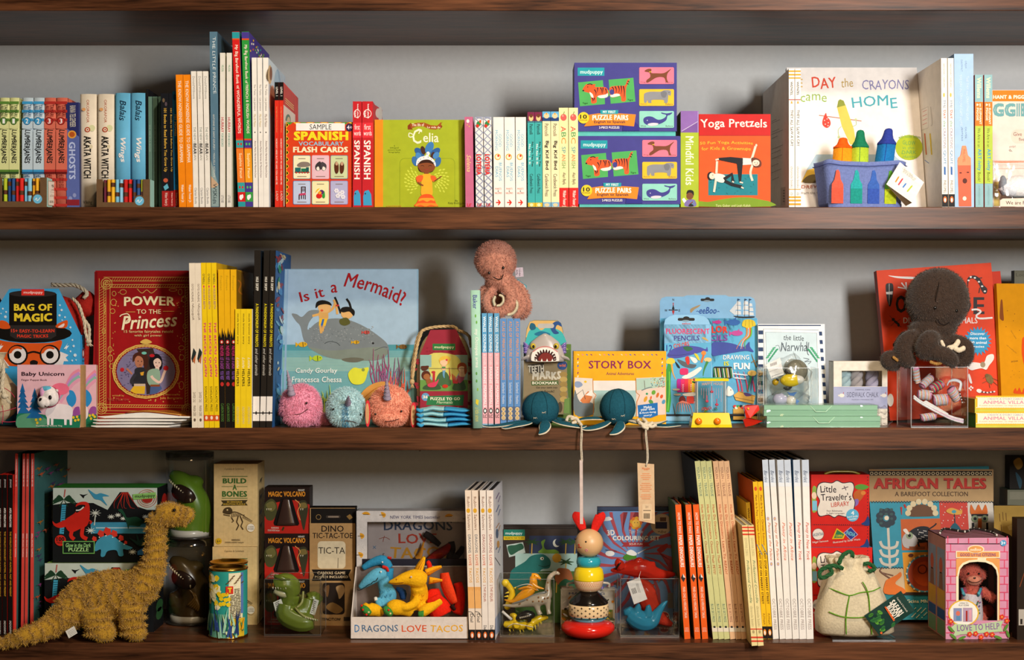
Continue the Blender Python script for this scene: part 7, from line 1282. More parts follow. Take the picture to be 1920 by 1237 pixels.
b=spine_book('tall coral spine standing alone beside the predator books','D',28.5,25,5,850,'d9483f',cs,Y=.085,dep=.225,side='3f6f6e',grp='tall coral dinosaur books')
rep(b,[(14,'tall coral spine, first of the close trio'),(21,'tall coral spine, middle of the close trio')])
spine_book('tall coral spine with teal dinosaur-patterned cover turned outward','D',58,56.5,6,850,'d9483f',cs,Y=.085,dep=.225,side='3f6f6e',sideart=teal,grp='tall coral dinosaur books')
def dinocov(f):
 f.zz=(0,840,3.115);f.B([300,255,265,300,240,380,235,470,240,560,420,560,420,255],'cfc4b4');f.T('TERRI',282,330,330,360,'4a4a40',.01);f.T('DINO',256,388,345,478,'a02a28',.04);f.T('BONES',288,500,330,516,'4a4a40',.01);f.B([235,560,260,530,300,520,420,530,420,660,240,640],'5a6a3a')
 for i in range(8):f.L([(240+i*9,600),(250+i*9,560-(i%3)*12)],5,('8a9a9a','6a4a3a','b5a890')[i%3],0)
 f.G([230,690,300,660,420,660,420,740,236,735],'2f6aa8')
carton('book_box','white dinosaur cover squeezed between the teal cover and the puzzle boxes',Slab('D',79,130,918,.2),.012,'3f6f6e',dinocov)
def glow(f,o=(0,0)):
 f.zz=(0-o[0],840-o[1],3.115);f.R(308,230,922,640,'16181a');f.G([310,232,918,232,918,360,860,360,800,340,745,262,700,262,628,360,545,320,420,318,310,330],'c3cfc4')
 f.G([700,256,748,256,820,372,620,372],'16181a')
 for i in range(7):f.L([(715+i*5,258),(690+i*18-20,310+(i%2)*30),(668+i*24,352)],4,'c9301f',True,True)
 f.R(530,432,880,498,'3f8fae');f.R(560,462,900,468,'b5d0d8')
 f.L([374,330,360,500],26,'3f9fc0',0)
 for i in range(12):f.L([(360,345+i*13),(388,342+i*13)],3,'16303a',0);f.k-=.7
 f.k+=8
 for a in (-.3,.2,.7,2.4,2.9,3.4,-1.2,-2):f.B([(374,300),(374+40*cos(a),292-30*sin(a)),(374+72*cos(a),300-24*sin(a)+22),(374+40*cos(a),312-20*sin(a))],'20402a',3)
 f.L([382,240,376,285],7,'b5605a',0)
 rd_='d0281c';f.B([380,420,440,375,445,330,480,312,520,325,524,400,510,450,470,470,420,490,390,470],rd_);f.B([308,425,330,440,380,420,400,450,350,465,316,450],rd_);f.L([425,470,415,510,435,532],22,rd_);f.L([485,460,480,510,510,530],22,rd_);f.L([510,415,535,430,525,440],9,rd_);f.B([442,345,470,330,500,335,470,365,446,375],'16181a');f.L([444,362,468,360,490,342],7,'e9e4da');f.E(462,337,4,3,'16181a')
 f.B([516,240,560,268,590,262,640,280,600,285,628,335,590,305,560,298,545,285],'3f95b8');f.B([468,268,490,272,515,266,495,280,490,292,478,280],'16181a')
 f.L([558,390,552,450],6,'d9dccf',0)
 for x,y,n,r in ((558,378,9,34),(530,480,9,30),(650,400,9,22),(690,390,9,20),(720,410,8,18),(850,400,9,20),(880,390,8,18),(775,605,9,24)):
  for i in range(n):a=2*PI*i/n;f.L([(x,y),(x+r*cos(a),y+r*.7*sin(a))],6,'d9dccf',False,True);f.k-=.8
 f.B([690,360,712,355,730,380,745,405,800,400,850,430,880,435,830,440,815,455,760,450,752,470,740,430,715,385],'1d4a34')
 f.B([556,600,562,550,600,515,650,505,700,540,740,565,776,580,750,592,720,590,722,625,696,628,680,595,630,600,612,630,590,630,590,590],'3f90ae')
 for i,(x,y,r) in enumerate(((552,530,18),(590,500,24),(628,488,28),(668,500,24),(708,525,20),(735,550,12))):f.G([(x-r*.8,y),(x-r*.3,y-r),(x+r*.7,y-r*.6),(x+r*.8,y+r*.5),(x,y+r*.8)],'d0382a');f.E(x-8,y+r*.8,4,None,'e6e2d6',n=7)
 for a in (-.2,.5,1.1,1.8,2.5):f.L([(815,560),(815+70*cos(a),560-60*sin(a))],22,'17302a',False,True)
 f.E(355,538,33,32,'c92a1e');f.T('100',332,518,378,542,'1c1414',.04);f.T('PIECES',334,546,376,556,'1c1414',.02);f.R(368,541,555,615,'6fae5a');f.R(373,546,550,610,'14231a');f.T('Glow in the Dark',386,553,532,577,'9fd98a',.015,sl=.15);f.T('PUZZLE',402,580,520,602,'a9d98f',.03)
 for r in (56,44,32):f.ring(862,292,r,r*.9,3,'c9705a')
 f.E(862,296,30,22,'a02a22');f.G([778,268,912,256,914,290,780,300],'8fc46a');f.T('mudpuppy',790,268,908,292,'1c2a1c',.02,rot=-3);f.G([805,600,840,580,840,622,805,622],'2f6a9a')
def glowside(mb,sl):
 g=sl.side(mb,True);w=lambda u,v:sl.O+sl.U*(sl.w+.0001)+sl.B*u+sl.V*v
 for v,c in ((.55,'3fa04a'),(.35,'3fa04a')):mb.add([w(.02+.06*(.5+.5*cos(2*PI*i/10)),sl.h*v*.6+.012*sin(2*PI*i/10)) for i in range(10)],[tuple(range(10))],mat('2f5a34'))
 mb.add([w(.055+.025*cos(2*PI*i/14),sl.h*.75+.02*sin(2*PI*i/14)) for i in range(14)],[tuple(range(14))],mat('a8241c'))
s1=Slab('D',83.5,288,1057,.104)
carton('puzzle_box','lower black dinosaur puzzle box, mostly behind the mustard plush dinosaur',s1,.085,'15171a',lambda f:glow(f,(15.4,-141)),topcol='9cc45a',more=lambda mb:glowside(mb,s1),grp='black dinosaur puzzle boxes')
s2=Slab('D',99,296,914,.12,z=s1.O.z+s1.h+.0004)
carton('puzzle_box','upper black dinosaur puzzle box with red dinosaur and volcano, stacked on its twin',s2,.085,'15171a',glow,topcol='3f9a3a',more=lambda mb:glowside(mb,s2),grp='black dinosaur puzzle boxes')
def bones(f,o=0):
 f.zz=(290,840+o,3.115);gn='3f6a2f';br='4a3a22'
 for i in range(9):f.R(346+i*28,92,348+i*28,570,'d9bb80')
 f.T('Cupcakes & Cartwheels',408,115,522,130,br,.0,sl=.2)
 for y in (165,292):f.L([(392,y),(542,y)],4,gn,0)
 for x in (392,478):f.L([(x,224),(x+64,224)],3,gn,0)
 f.T('BUILD',398,176,536,206,gn,.05);f.T('A',456,212,480,244,gn,.04);f.T('BONES',394,250,540,284,gn,.05);f.G([388,305,544,302,532,318,544,334,388,336,400,320],'43391f');f.T('3D DINOSAUR',422,308,512,319,'d9b03a',.02);f.T('SKELETON PUZZLE',400,322,530,332,'d9b03a',.02)
 f.B([398,375,410,350,440,345,455,365,445,385,420,385],br);f.E(425,360,5,None,'e0c48c',n=8);f.L([402,388,440,395],6,br,0);f.L([445,375,470,372,500,382,530,400,572,425],7,br,True,True)
 for i in range(9):f.L([(455+i*9,374+i*2),(448+i*9,405-i*2)],3.5,br,0);f.L([(520+i*6,394+i*4),(514+i*6,408+i*3)],3,br,0)
 for a in ([(490,395),(480,430),(492,450),(478,478)],[(500,395),(515,430),(505,455),(518,475)],[(450,405),(462,425),(452,432)]):f.L(a,6,br,0)
 f.E(562,464,26,27,'c9a55a');f.E(562,464,23,24,'f3ead6');f.T('LOADED',545,455,580,463,br,.01);f.T('WOODEN',544,467,580,475,br,.01);f.E(375,542,18,18,'d9b01c');f.T('6+',364,535,386,550,br,.02);f.T('WARNING',450,530,500,540,br,.02);f.T('CHOKING HAZARD: Small parts',412,545,522,556,br,.01)
def bside(mb,sl):
 w=lambda u,v:sl.O+sl.U*(sl.w+.0001)+sl.B*u+sl.V*v
 for v in (.2,.36,.55,.75):mb.add([w(.02+.04*a,sl.h*(v+.06*b)) for a,b in ((0,0),(.3,.8),(1,1),(.8,.6),(.6,-.4),(.5,.3))],[tuple(range(6))],mat('5a4a2a'))
s1=Slab('D',398.5,482,1025,.179);s2=Slab('D',401,483,869.5,.183,z=s1.O.z+s1.h+.0004)
carton('wooden_puzzle_box','lower pale wood-grain dinosaur bones box, behind the botanical tins',s1,.085,'dcbf86',lambda f:bones(f,154),kind='card',more=lambda mb:bside(mb,s1),grp='pale bones boxes')
carton('wooden_puzzle_box','upper pale wood-grain dinosaur bones box with skeleton print, stacked on its twin',s2,.085,'dcbf86',bones,kind='card',more=lambda mb:bside(mb,s2),grp='pale bones boxes')
def volcano(f,o=0):
 f.zz=(290,840+o,3.115);f.R(642,228,905,498,'b8261c');f.G([642,228,905,228,905,330,850,310,780,300,700,320,642,400],'231512');f.T('MAGIC VOLCANO',664,252,880,284,'e0902a',.04,arc=0,j=.2);f.T('MIDGET',838,240,876,250,'e6ddd0',.02)
 f.B([642,330,680,295,710,320,715,370,690,420,650,410],'4a4a2a');f.B([650,330,690,310,708,345,680,370],'6f6a3a');f.B([840,320,880,305,896,350,885,420,870,480,850,400],'3a3826');f.B([845,325,880,318,890,345,855,350],'7a6a3a')
 for x in (652,664,676,850,862):f.G([(x,352),(x+7,352),(x+3,364)],'d9cdb0')
 f.L([820,300,850,330,835,370,850,420],4,'e0a05a');f.G([738,295,800,290,845,440,838,452,700,452,694,436],'140d0c');f.L([755,460,745,480],10,'2a3a1a',0);f.T('WARNING',680,460,725,470,'e6d0c0',.01);f.T('CHOKING HAZARD Small parts',660,474,730,488,'e6d0c0',.01)
z=None
for i in range(3):
 sl=Slab('D',496,580.5,(1086,1000.3,913.5)[i],.175,z=z);z=sl.O.z+sl.h+.0003;d=.05
 root=carton('volcano_kit_box',('bottom red volcano kit box behind the clear bin','middle red volcano kit box of the stack','top red volcano kit box of the stack')[i],sl,d,'231512',lambda f,o=(-171.5,-87,0)[i]:volcano(f,-o),grp='red volcano kit boxes')
 c=MB();w=lambda x,y,dd:(lambda f:f.w(x,y))(Face(c,sl.O-sl.B*dd,sl.U,sl.V,sl.N));yo=(171.5,87,0)[i];q=lambda x,y:(290+x/3.115,840+y/3.115+yo)
 bot=w(*q(768,450),0);h=w(*q(768,295),0)-bot;c.lathe(bot-sl.B*.0002,[(.0195,0),(.018,h.z*.1),(.011,h.z*.6),(.0065,h.z*.95),(.004,h.z)],mat('3a2620','plastic'),16);c.v=[(x,min(y,bot.y+.0) if False else bot.y+(y-bot.y)*.18-.0018,zz) for x,y,zz in c.v];c.build('volcano_cone',root)
def tictac(f):
 f.zz=(290,840,3.115);f.R(912,352,1172,438,'17120f');f.R(905,438,1172,1025,'b08a5a');f.RR(1000,392,1086,408,8,'3a302a');f.RR(1012,396,1076,405,4,'8a7a6a');f.ring(957,402,14,14,3,'9a7a4a');f.G([1120,398,1140,385,1158,405,1138,418],'8a6a3a')
 f.T('DINO',974,452,1104,488,'1c1410',.015);f.T('TIC-TAC-TOE',922,494,1156,526,'1c1410',.015);f.RR(952,543,1115,703,22,'d9c9a8');f.T('TIC-TA',956,578,1112,616,'1c1410',.0);f.L([1072,640,1070,700],3,'4a3a2a',0)
 f.G([918,708,1148,708,1132,740,1148,774,918,774,932,740],'17120f');f.T('CANVAS GAME',950,720,1114,736,'d9c09a',.02);f.T('POUCH INCLUDED',936,744,1130,758,'d9c09a',.02);f.RR(980,785,1110,970,20,'241a14');f.B([1060,810,1100,800,1108,840,1080,880,1070,850],'a5845a');f.B([1000,930,1040,900,1100,940,1060,966],'7a5a30');f.B([990,820,1020,800,1010,870],'6a4a2a');f.T('TENCITION!',978,990,1086,1006,'1c1410',.03);f.R(1104,985,1140,1008,'4a3a2a')
carton('game_box','kraft dinosaur noughts-and-crosses box with black top, beside the volcano boxes',Slab('D',581,666,952,.17),.04,'b08a5a',tictac,kind='card',sidecol='17120f',topcol='17120f')
# dragon plush display boxes
fle=lambda f,x0,y0,x1,y1,n,s:[(f.E(*(lambda r:(r.uniform(x0,x1),r.uniform(y0,y1)))(Rd(s+i)),1.5,1.2,'8a8890',n=5),setattr(f,'k',f.k-.95)) for i in range(n)]
def rearfront(f):
 f.zz=(640,880,3.4656);fle(f,100,275,810,340,60,1);fle(f,100,340,165,560,40,2)
 for x,y,r in ((160,292,10),(265,295,70),(700,305,-10),(125,432,80),(118,555,70),(806,320,90)):f.B([(x+25*cos(radians(r+a)),y+(18 if a else 18)*sin(radians(r+a))) for a in (180,225,270,315,360)],'d99a2a',3);f.L([(x-18,y),(x+18,y)],4,'6a4a20',0)
 f.T('NEW YORK TIMES bestseller',318,298,642,320,'5a5a78',.005,j=.3)
def dragonbox(front):
 if front:
  Y=.034;k=lambda x,y,Yy=Y:P(640+x/3.4656,880+y/3.4656,Yy);dep=.10;root=thing('display_box','open white display box with coloured capitals, filled with plush dragons','box',k(440,1105),'white dragon boxes');X0,X1=k(62,0).x,k(824,0).x;z0=ZD;zf=k(0,958).z;zb=P(0,880+630/3.4656,Y+dep).z;t=.0015;wm=mat('e3d6cc','card')
  m=MB();m.rbox(X0,X1,Y,Y+t,z0,zf,wm);f=Face(m,(X0,Y,z0),(1,0,0),(0,0,1));f.zz=(640,880,3.4656);fle(f,65,965,820,1100,90,9)
  for tx,a,b,c in (('D',86,118,'3f7ab0'),('RAGONS',132,368,'4f6f90'),('LOVE',392,554,'e2582a'),('TACOS',580,790,'f0b02a')):f.T(tx,a,1008,b,1056,c,.008,j=.35)
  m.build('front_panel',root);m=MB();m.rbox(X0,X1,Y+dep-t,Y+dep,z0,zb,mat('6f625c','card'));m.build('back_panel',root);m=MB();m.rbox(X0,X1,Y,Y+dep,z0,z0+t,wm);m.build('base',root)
  for x in (X0,X1-t):m=MB();m.prism([(x,Y+t,z0+t),(x,Y+t,zf),(x,Y+dep*.9,zb),(x,Y+dep-t,zb),(x,Y+dep-t,z0+t)],(t,0,0),wm);m.build('side_panel',root)
 else:
  Y=.152;sl=Slab('D',668.5,876,957.5,Y);dep=.045;root=thing('display_box','rear white display box with taco print and dark window, behind the open one','box',sl.at(.5,.02),'white dragon boxes');z=lambda x,y:(P(640+x/3.4656,0,Y).x-sl.O.x,(sl.yb-880-y/3.4656)*S(Y));a,b=z(168,622);c,d=z(802,340);m=MB();wm=mat('cfc9c6','card');t=.0012
  for q in ((0,a,0,sl.h),(c,sl.w,0,sl.h),(a,c,d,sl.h),(a,c,0,b)):sl.box(m,*q,0,t,wm)
  sl.box(m,0,sl.w,0,sl.h,dep-t,dep,wm);sl.box(m,0,t,0,sl.h,t,dep-t,wm);sl.box(m,sl.w-t,sl.w,0,sl.h,t,dep-t,wm);sl.box(m,0,sl.w,sl.h-t,sl.h,t,dep-t,wm);f=sl.face(m);rearfront(f);f.R(135,580,815,625,'23222e');m.build('carton',root)
  m=MB();f=Face(m,sl.O+sl.B*.03,sl.U,sl.V,sl.N);f.zz=(640,880,3.4656);f.R(172,345,800,620,'a9a0a0');f.T('DRAGONS',275,330,722,396,'2f3f5a',.02,j=.3);f.T('LOVE',370,412,620,482,'a83a2a',.02,j=.3);f.T('TACOS',318,500,700,578,'c08a2a',.02,j=.3);f.L([245,450,285,440,315,455],4,'8a4a40');f.L([280,430,270,470],4,'8a4a40');f.L([205,495,225,515],4,'5a7a9a',0);f.L([225,495,205,515],4,'5a7a9a',0);f.L([290,580,270,550,280,545],4,'444');m.build('inner_card',root)
  m=MB();sl.box(m,a,c,b,d,.0013,.0016,PANE());m.build('window',root);rt=thing('plush_dragon','shadowed dark red plush dragon behind the rear box window','plush toy',sl.O+sl.U*.13+sl.B*.02,'plush dragons');kk=lambda x,y:P(640+x/3.4656,880+y/3.4656,Y+.018);m=MB();cc=mat('8a1c18','cloth');m.tube([kk(560,610),kk(620,560),kk(680,520),kk(720,480)],[.009,.010,.009,.005],cc);m.build('body',rt);m=MB();bk=mat('1f1715','cloth');m.tube([kk(540,415),kk(580,440),kk(640,490)],[.006,.007,.005],bk);m.tube([kk(715,470),kk(720,520),kk(700,580)],[.006,.007,.006],bk);m.tube([kk(790,500),kk(770,540),kk(730,585)],[.004,.006,.006],bk);m.build('spike',rt);m=MB()  # shade behind the window is put into this dragon's dark red
  for x,y in ((535,470),(655,505)):m.tube([kk(x,y),kk(510 if x<600 else 600,560),kk(490 if x<600 else 570,585)],[.002,.007,.009],mat('c9862a','cloth'),8,3,.5)
  m.build('wing',rt)
dragonbox(1);dragonbox(0)
def kk(x0,y0,s,Y):return lambda x,y,d=0:P(x0+x/s,y0+y/s,Y+d)
def dragon(lab,col,chains,name='plush_dragon',vox=.0026):
 k=kk(660,1040,7.732,.085);root=thing(name,lab,'plush toy',k(chains[0][0][0][0],1000),'plush dragons');b=MB();s=S(.085)/7.732;m=mat(col,'cloth')
 for pts,r in chains:b.tube([k(*p) for p in pts],[q*s for q in r],m,12,4)
 remesh(b.build('body',root),vox,2);return root,k,s
def bits(root,nm,k,s,items):
 """small sewn details: (points, radius, colour)"""
 m=MB()
 for pts,r,c in items:
  rr=r if isinstance(r,(list,tuple)) else [r]*len(pts)
  if len(pts)==1:m.ball(k(*pts[0]),rr[0]*s,mat(c,'cloth'),10,8)
  else:m.tube([k(*p) for p in pts],[q*s for q in rr],mat(c,'cloth'),8,3,.6 if nm in ('comb','wing','fan_fin') else 1)
 m.build(nm,root)
r,k,s=dragon('pale blue long-snouted plush dragon in the open display box','5fb0cf',[([(110,480,-.012),(240,370,-.014),(380,280,-.012),(470,290,-.004)],[40,82,98,70]),([(440,330,0),(480,470,.004),(520,580,.004),(490,690,.0),(470,800,0)],[92,100,130,120,90]),([(370,640,-.01),(390,700,-.018),(430,750,-.02)],[50,48,30])])
bits(r,'comb',k,s,[([(440,175,-.012),(500,190,-.012),(520,240,-.01)],[34,30,24],'d92a1e')]);bits(r,'eye',k,s,[([(420,245,-.0265)],14,'f0f0ec')]);bits(r,'mouth',k,s,[([(75,505,-.017),(110,512,-.019),(150,492,-.0235),(175,475,-.025),(205,462,-.027),(240,430,-.027),(280,420,-.027),(310,385,-.0265),(350,375,-.0265),(378,330,-.0265)],4.5,'17171c')])
bits(r,'scale_stitch',k,s,[([(x-14,y,-.0145),(x,y+30,-.015),(x+16,y-10,-.014)],2.5,'2f7fa8') for x,y in ((410,530),(460,520),(540,500),(430,600),(490,590),(560,570),(520,470))]);bits(r,'claw',k,s,[([(340,620,-.016),(350,660,-.02)],26,'e6e0d6')])
bits(r,'wing',k,s,[([(640,480,.012),(730,540,.012),(740,640,.012)],[30,74,50],'2a4f86')])
r,k,s=dragon('golden yellow plush dragon with fan fins in the open display box','f4b414',[([(530,400,-.03),(640,380,-.032),(780,340,-.03),(930,340,-.024),(1050,380,-.018)],[22,58,95,140,110]),([(960,440,-.02),(980,560,-.01),(960,680,-.008),(930,800,-.01)],[120,130,130,120]),
([(960,640,-.024),(880,720,-.03),(770,760,-.036),(700,720,-.036)],[70,62,56,40]),([(870,850,-.02),(740,780,-.025),(620,760,-.03),(540,790,-.03)],[60,100,118,90]),([(1290,650,-.02),(1180,730,-.024),(1060,800,-.03),(1000,850,-.03)],[62,70,82,70]),([(250,720,-.03),(230,780,-.032),(340,800,-.03),(430,850,-.02)],[70,100,90,60])])
bits(r,'fan_fin',k,s,[([(960,230,-.02),(1010,120,-.02),(1050,30,-.02)],[85,62,24],'f4b414'),([(1080,260,-.015),(1200,200,-.014),(1300,170,-.014)],[75,52,24],'f4a814'),([(1120,370,-.015),(1220,370,-.013),(1310,370,-.013)],[70,48,22],'f0a414')]);bits(r,'fin_stitch',k,s,[([a,b],[4,2],'d9741a') for a,b in (((930,200,-.0305),(1020,50,-.024)),((960,210,-.031),(1040,60,-.0245)),((990,215,-.031),(1055,70,-.0235)),((1100,260,-.0245),(1280,180,-.018)),((1110,285,-.0245),(1290,195,-.0175)),((1180,375,-.021),(1290,360,-.0165)),((1180,395,-.0205),(1290,378,-.0165)))])
bits(r,'eye',k,s,[([(857,320,-.0465)],14,'f3ece6'),([(857,320,-.0482)],6,'7a2a6a')]);bits(r,'mouth',k,s,[([(520,405,-.033),(600,412,-.0415),(680,408,-.0435),(750,400,-.0445)],4.5,'7a4a14'),([(650,352,-.0415)],9,'e07a1a')]);bits(r,'scale_stitch',k,s,[([(x-20,y,-.0285),(x,y+26,-.029),(x+20,y,-.0285)],2.5,'d98a14') for x,y in ((900,570),(960,575),(1030,575),(930,640),(1010,640),(970,700))])
for A,D_ in (([(150,760,-.043),(200,800,-.047),(260,850,-.045)],[(140,735,-.0485),(158,795,-.053),(210,865,-.052),(240,830,-.0515)]),([(470,760,-.043),(520,820,-.045),(570,870,-.043)],[(475,790,-.0478),(530,800,-.0515),(555,850,-.0495)]),([(960,860,-.0405),(1040,862,-.0405)],[])):bits(r,'taco_patch',k,s,[(A,[40,58,38][:len(A)],'3f8a3a')]+[([p],17,'d9c88a' if p[0] in (240,555) else 'd9301f') for p in D_])
r,k,s=dragon('bright red plush dragon with orange-tipped ears in the open display box','e2240f',[([(1180,500,.004),(1200,640,-.002),(1260,760,-.005),(1300,860,-.005)],[90,120,170,170]),([(1530,400,.01),(1570,560,.008),(1560,740,.004),(1530,860,.0)],[66,70,76,76]),([(1280,600,-.02),(1180,650,-.024),(1090,690,-.024)],[50,48,34]),([(1090,90,.02),(1120,140,.018),(1140,260,.016)],[34,40,44])])
bits(r,'wing',k,s,[([(1340,260,-.005),(1360,400,-.008),(1420,560,-.012),(1490,700,-.014)],[80,105,100,60],'e8401a'),([(1440,730,-.015),(1490,800,-.015)],[46,32],'2a1612')])
# dragon head of the rear box, shade put into its deeper colours
k=kk(640,880,3.4656,.128);s=S(.128)/3.4656;r=thing('plush_dragon','deeper blue plush dragon head with red comb peeking over the open display box','plush toy',k(240,640),'plush dragons');m=MB();m.tube([k(140,640),k(200,605),k(270,590),k(310,640)],[18*s,26*s,34*s,30*s],mat('2f8ab5','cloth'),12,4);m.tube([k(310,640),k(300,760),k(290,900)],[30*s,34*s,40*s],mat('2f8ab5','cloth'));m.build('body',r);bits(r,'comb',k,s,[([(300,572,-.004),(325,578,-.004)],[12,12],'c0241a')]);bits(r,'eye',k,s,[([(267,602,-.0105)],6,'e6e6e6')])
# spines along the lower shelf
dl=lambda a,b:[('t','Rubin',931,951,'7a4a2a',{'j':.4}),('e',.45,957,.3,4.5,'e0a82a'),('t','Salmieri',964,993,'7a4a2a',{'j':.4}),('t','DRAGONS',1002,1036,a,{'j':.4}),('t','LOVE',1040,1060,'d95a2a',{'j':.4}),('t','TACOS',1064,1092,'e0a02a',{'j':.4})]+b+[('r',1180,1201,'1c1614'),('e',.5,1190,.3,6,'e8702a'),('e',.5,1191,.15,4,'f3ece4')]
t1=[('r',1104,1140,'f0b26a'),('g',[(0,1104),(.25,1108),(.5,1104),(.75,1108),(1,1104),(1,1100),(0,1100)],'e8a860'),('l',[(0,1146),(.6,1148),(1,1156)],'333',1),('t','Dial',1150,1166,'444')]
t2=[('t','2 THE SEQUEL',1096,1128,'b5604a',{'j':.4}),('t','Dial',1172,1180,'555')]
def dc(g):
 for y,c,L in ((935,'7a5a8a',12),(960,'5a6a9a',14),(990,'c08a5a',10),(1030,'6a7a9a',12)):g.L([(930,y),(936,y-L)],1.6,c,0);g.L([(934,y+6),(938,y-6)],1.2,c,0)
 g.E(932,1000,2.5,9,'5a6a8a');g.L([928,1045,938,1060],1,'444',0);g.E(934,1020,2.5,7,'d9a05a');g.G([928,1160,940,1140,940,1180,928,1190],'a9b5d0')
b=spine_book('orange-footed dragon book spine touching the open display box','D',871.7,880,11.5,919,'efdcc8',dl('5a6a7a',t1),Y=.026,dep=.19,yaw=.085,grp='dragon picture books',side='e6d6c6',pages='3a3434')
dup(b,12.6,'orange-footed dragon book spine beside the white-footed pair')
b=spine_book('white-footed dragon book spine beside the orange-footed pair','D',899.7,904.5,11,919,'efe3d8',dl('a0504a',t2),Y=.026,dep=.19,yaw=.085,grp='dragon sequel books',side='e9e0da',pages='3a3434')
spine_book('white-footed dragon book spine with its cover turned outward','D',912.2,916,12.5,919,'efe3d8',dl('a0504a',t2),Y=.026,dep=.19,yaw=.085,grp='dragon sequel books',side='e6e2e4',sideart=dc,pages='3a3434')
b=spine_book('orange paper dinosaur book spine, nearest the clear bin','D',1266,1283.5,11,946,'ea5f1c',[('t','HOW TO MAKE',961,1000,'f9e6d6',{'bold':.01}),('t','PAPER DINOSAURS',1003,1063,'f9ece0',{'bold':.035,'a':.2,'b':.8}),('g',[(.5,1075),(.9,1083),(.5,1091),(.1,1083)],'2a2a30'),('g',[(.5,1075),(.9,1083),(.5,1082)],'e6e0da'),('t','MARI ONO & HIROAKI TAKAI',1100,1158,'f6d9c4',{'bold':.01}),('h','CICO',1176,1180,'f6d9c4',.2,.8),('h','BOOKS',1181,1184,'f6d9c4',.15,.85)],Y=.035,dep=.14,left='4a6a24',grp='orange paper dinosaur books',side='d9531a',pages='8a8078')
rep(b,[(19,'orange paper dinosaur book spine, middle of three'),(33.2,'orange paper dinosaur book spine, beside the tall dinosaur spines')])
yt=lambda c,tt:[('t','YOLEN - TEAGUE',875,930,c,{'bold':.005}),('t','How Do Dinosaurs',946,1010,'c0502a',{'j':.3,'bold':.01}),('t',tt,1014,1076,'b5502a',{'j':.3,'bold':.01}),('t','BLUE SKY PRESS',1132,1166,c),('r',1176,1184,'e6d9c0'),('e',.5,1175,.22,2,'333')]
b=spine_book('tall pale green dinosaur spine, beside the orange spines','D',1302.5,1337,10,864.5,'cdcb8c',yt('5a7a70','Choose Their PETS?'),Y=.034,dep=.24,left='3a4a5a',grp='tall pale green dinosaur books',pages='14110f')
rep(b,[(10.8,'tall pale green dinosaur spine, middle of three'),(21.4,'tall pale green dinosaur spine, beside the peach trio')])
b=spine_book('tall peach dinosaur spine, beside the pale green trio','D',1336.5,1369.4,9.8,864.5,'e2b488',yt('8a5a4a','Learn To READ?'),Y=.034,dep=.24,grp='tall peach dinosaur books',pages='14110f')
rep(b,[(10.6,'tall peach dinosaur spine, middle of three'),(20.9,'tall peach dinosaur spine, behind the striped crocodile books')])
b=spine_book('red-striped cream book spine jutting past the shelf edge, beside the peach spines','D',1391,1409.7,10.6,985,'ecd99a',[('r',987,990,'d9402a'),('r',993,996.5,'d9402a'),('r',1000,1003,'d9402a'),('t','GIOVANNA ZOBOLI',1008,1042,'b5a878'),('t','Professional Crocodile',1050,1130,'4a7a5a',{'j':.4,'sl':.2}),('t','chronicle books',1136,1174,'b5a878'),('e',.5,1184,.2,3,'b5a070'),('r',1178,1180,'d9402a'),('r',1193,1196,'d9402a'),('r',1200,1203,'d9402a')],Y=-.028,dep=.17,grp='red-striped cream books',pages='a9a498')
dup(b,11.6,'red-striped cream book spine jutting past the shelf edge, beside the yellow street spines')
spine_book('short yellow spine top peeping above the red-striped cream books','D',1399,1417.6,7,942,'e9c83a',[('t','What are',952,985,'5a3a1a',{'bold':.02})],Y=.07,dep=.13,pages='c0c4c8')
b=spine_book('yellow street book spine beside the red-striped cream books','D',1411.5,1430.5,8.8,903,'eab81c',[('e',.5,916,.3,4,'d9502a'),('t','Matt de la Pena - Christian Robinson',928,1022,'8a4a14',{'bold':.01}),('l',[(0,1020),(1,1040)],'5a7a9a',1.5),('t','LAST STOP ON MARKET STREET',1033,1132,'4a2a10',{'bold':.03}),('t','PUTNAM',1150,1170,'8a5a14'),('r',1174,1197,'1c1614'),('e',.5,1185,.32,6,'e8902a'),('e',.5,1186,.16,4,'f3ece4')],Y=.036,dep=.2,left='e0702a',grp='yellow street books',pages='8a7060')
dup(b,9.4,'yellow street book spine beside the tall white spines')
ps=lambda a,c,fl:[('r',862,905,'d3dbe6'),('t','Bardes',882,904,'3a4a6a',{'sl':.3,'a':.2,'b':.75}),('r',905,912,'e3e6ea')]+([('e',.4,972,.22,3.5,'b59ac0'),('e',.4,972,.1,2,'e6c040'),('e',.5,1057,.22,3.5,'b59ac0'),('e',.5,1057,.1,2,'e6c040')] if fl else [])+[('t',a,979,1050,c,{'sl':.3,'j':.3,'bold':.01,'a':.22,'b':.78}),('t','OCTOBRE PRESS',1122,1180,'a89a94')]
for x,xb,w,a,c,l,l2,dx in ((1429,1449.5,10.8,'Pansy at the Palace','d98a6a','tall white spine with two tiny flowers, beside the yellow street spines','tall white spine with two tiny flowers, second from the yellow spines',12.6),(1457,1473.3,12,'Pansy in Africa','e0846a','tall white spine with no flowers, beside the flowered pair','tall white spine, fourth from the yellow spines',13.2)):
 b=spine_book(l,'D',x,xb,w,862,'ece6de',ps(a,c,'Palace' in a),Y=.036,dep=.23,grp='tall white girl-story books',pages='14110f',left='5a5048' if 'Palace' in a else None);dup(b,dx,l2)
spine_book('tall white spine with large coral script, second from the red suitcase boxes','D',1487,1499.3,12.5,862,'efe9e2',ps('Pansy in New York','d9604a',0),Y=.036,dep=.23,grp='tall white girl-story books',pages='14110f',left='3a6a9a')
spine_book('tall white spine with large coral script, touching the red suitcase boxes','D',1503.5,1512.6,12.8,862,'efe9e2',ps('Pansy in New York','d9604a',0),Y=.036,dep=.23,grp='tall white girl-story books',pages='14110f',side='f0ece6')
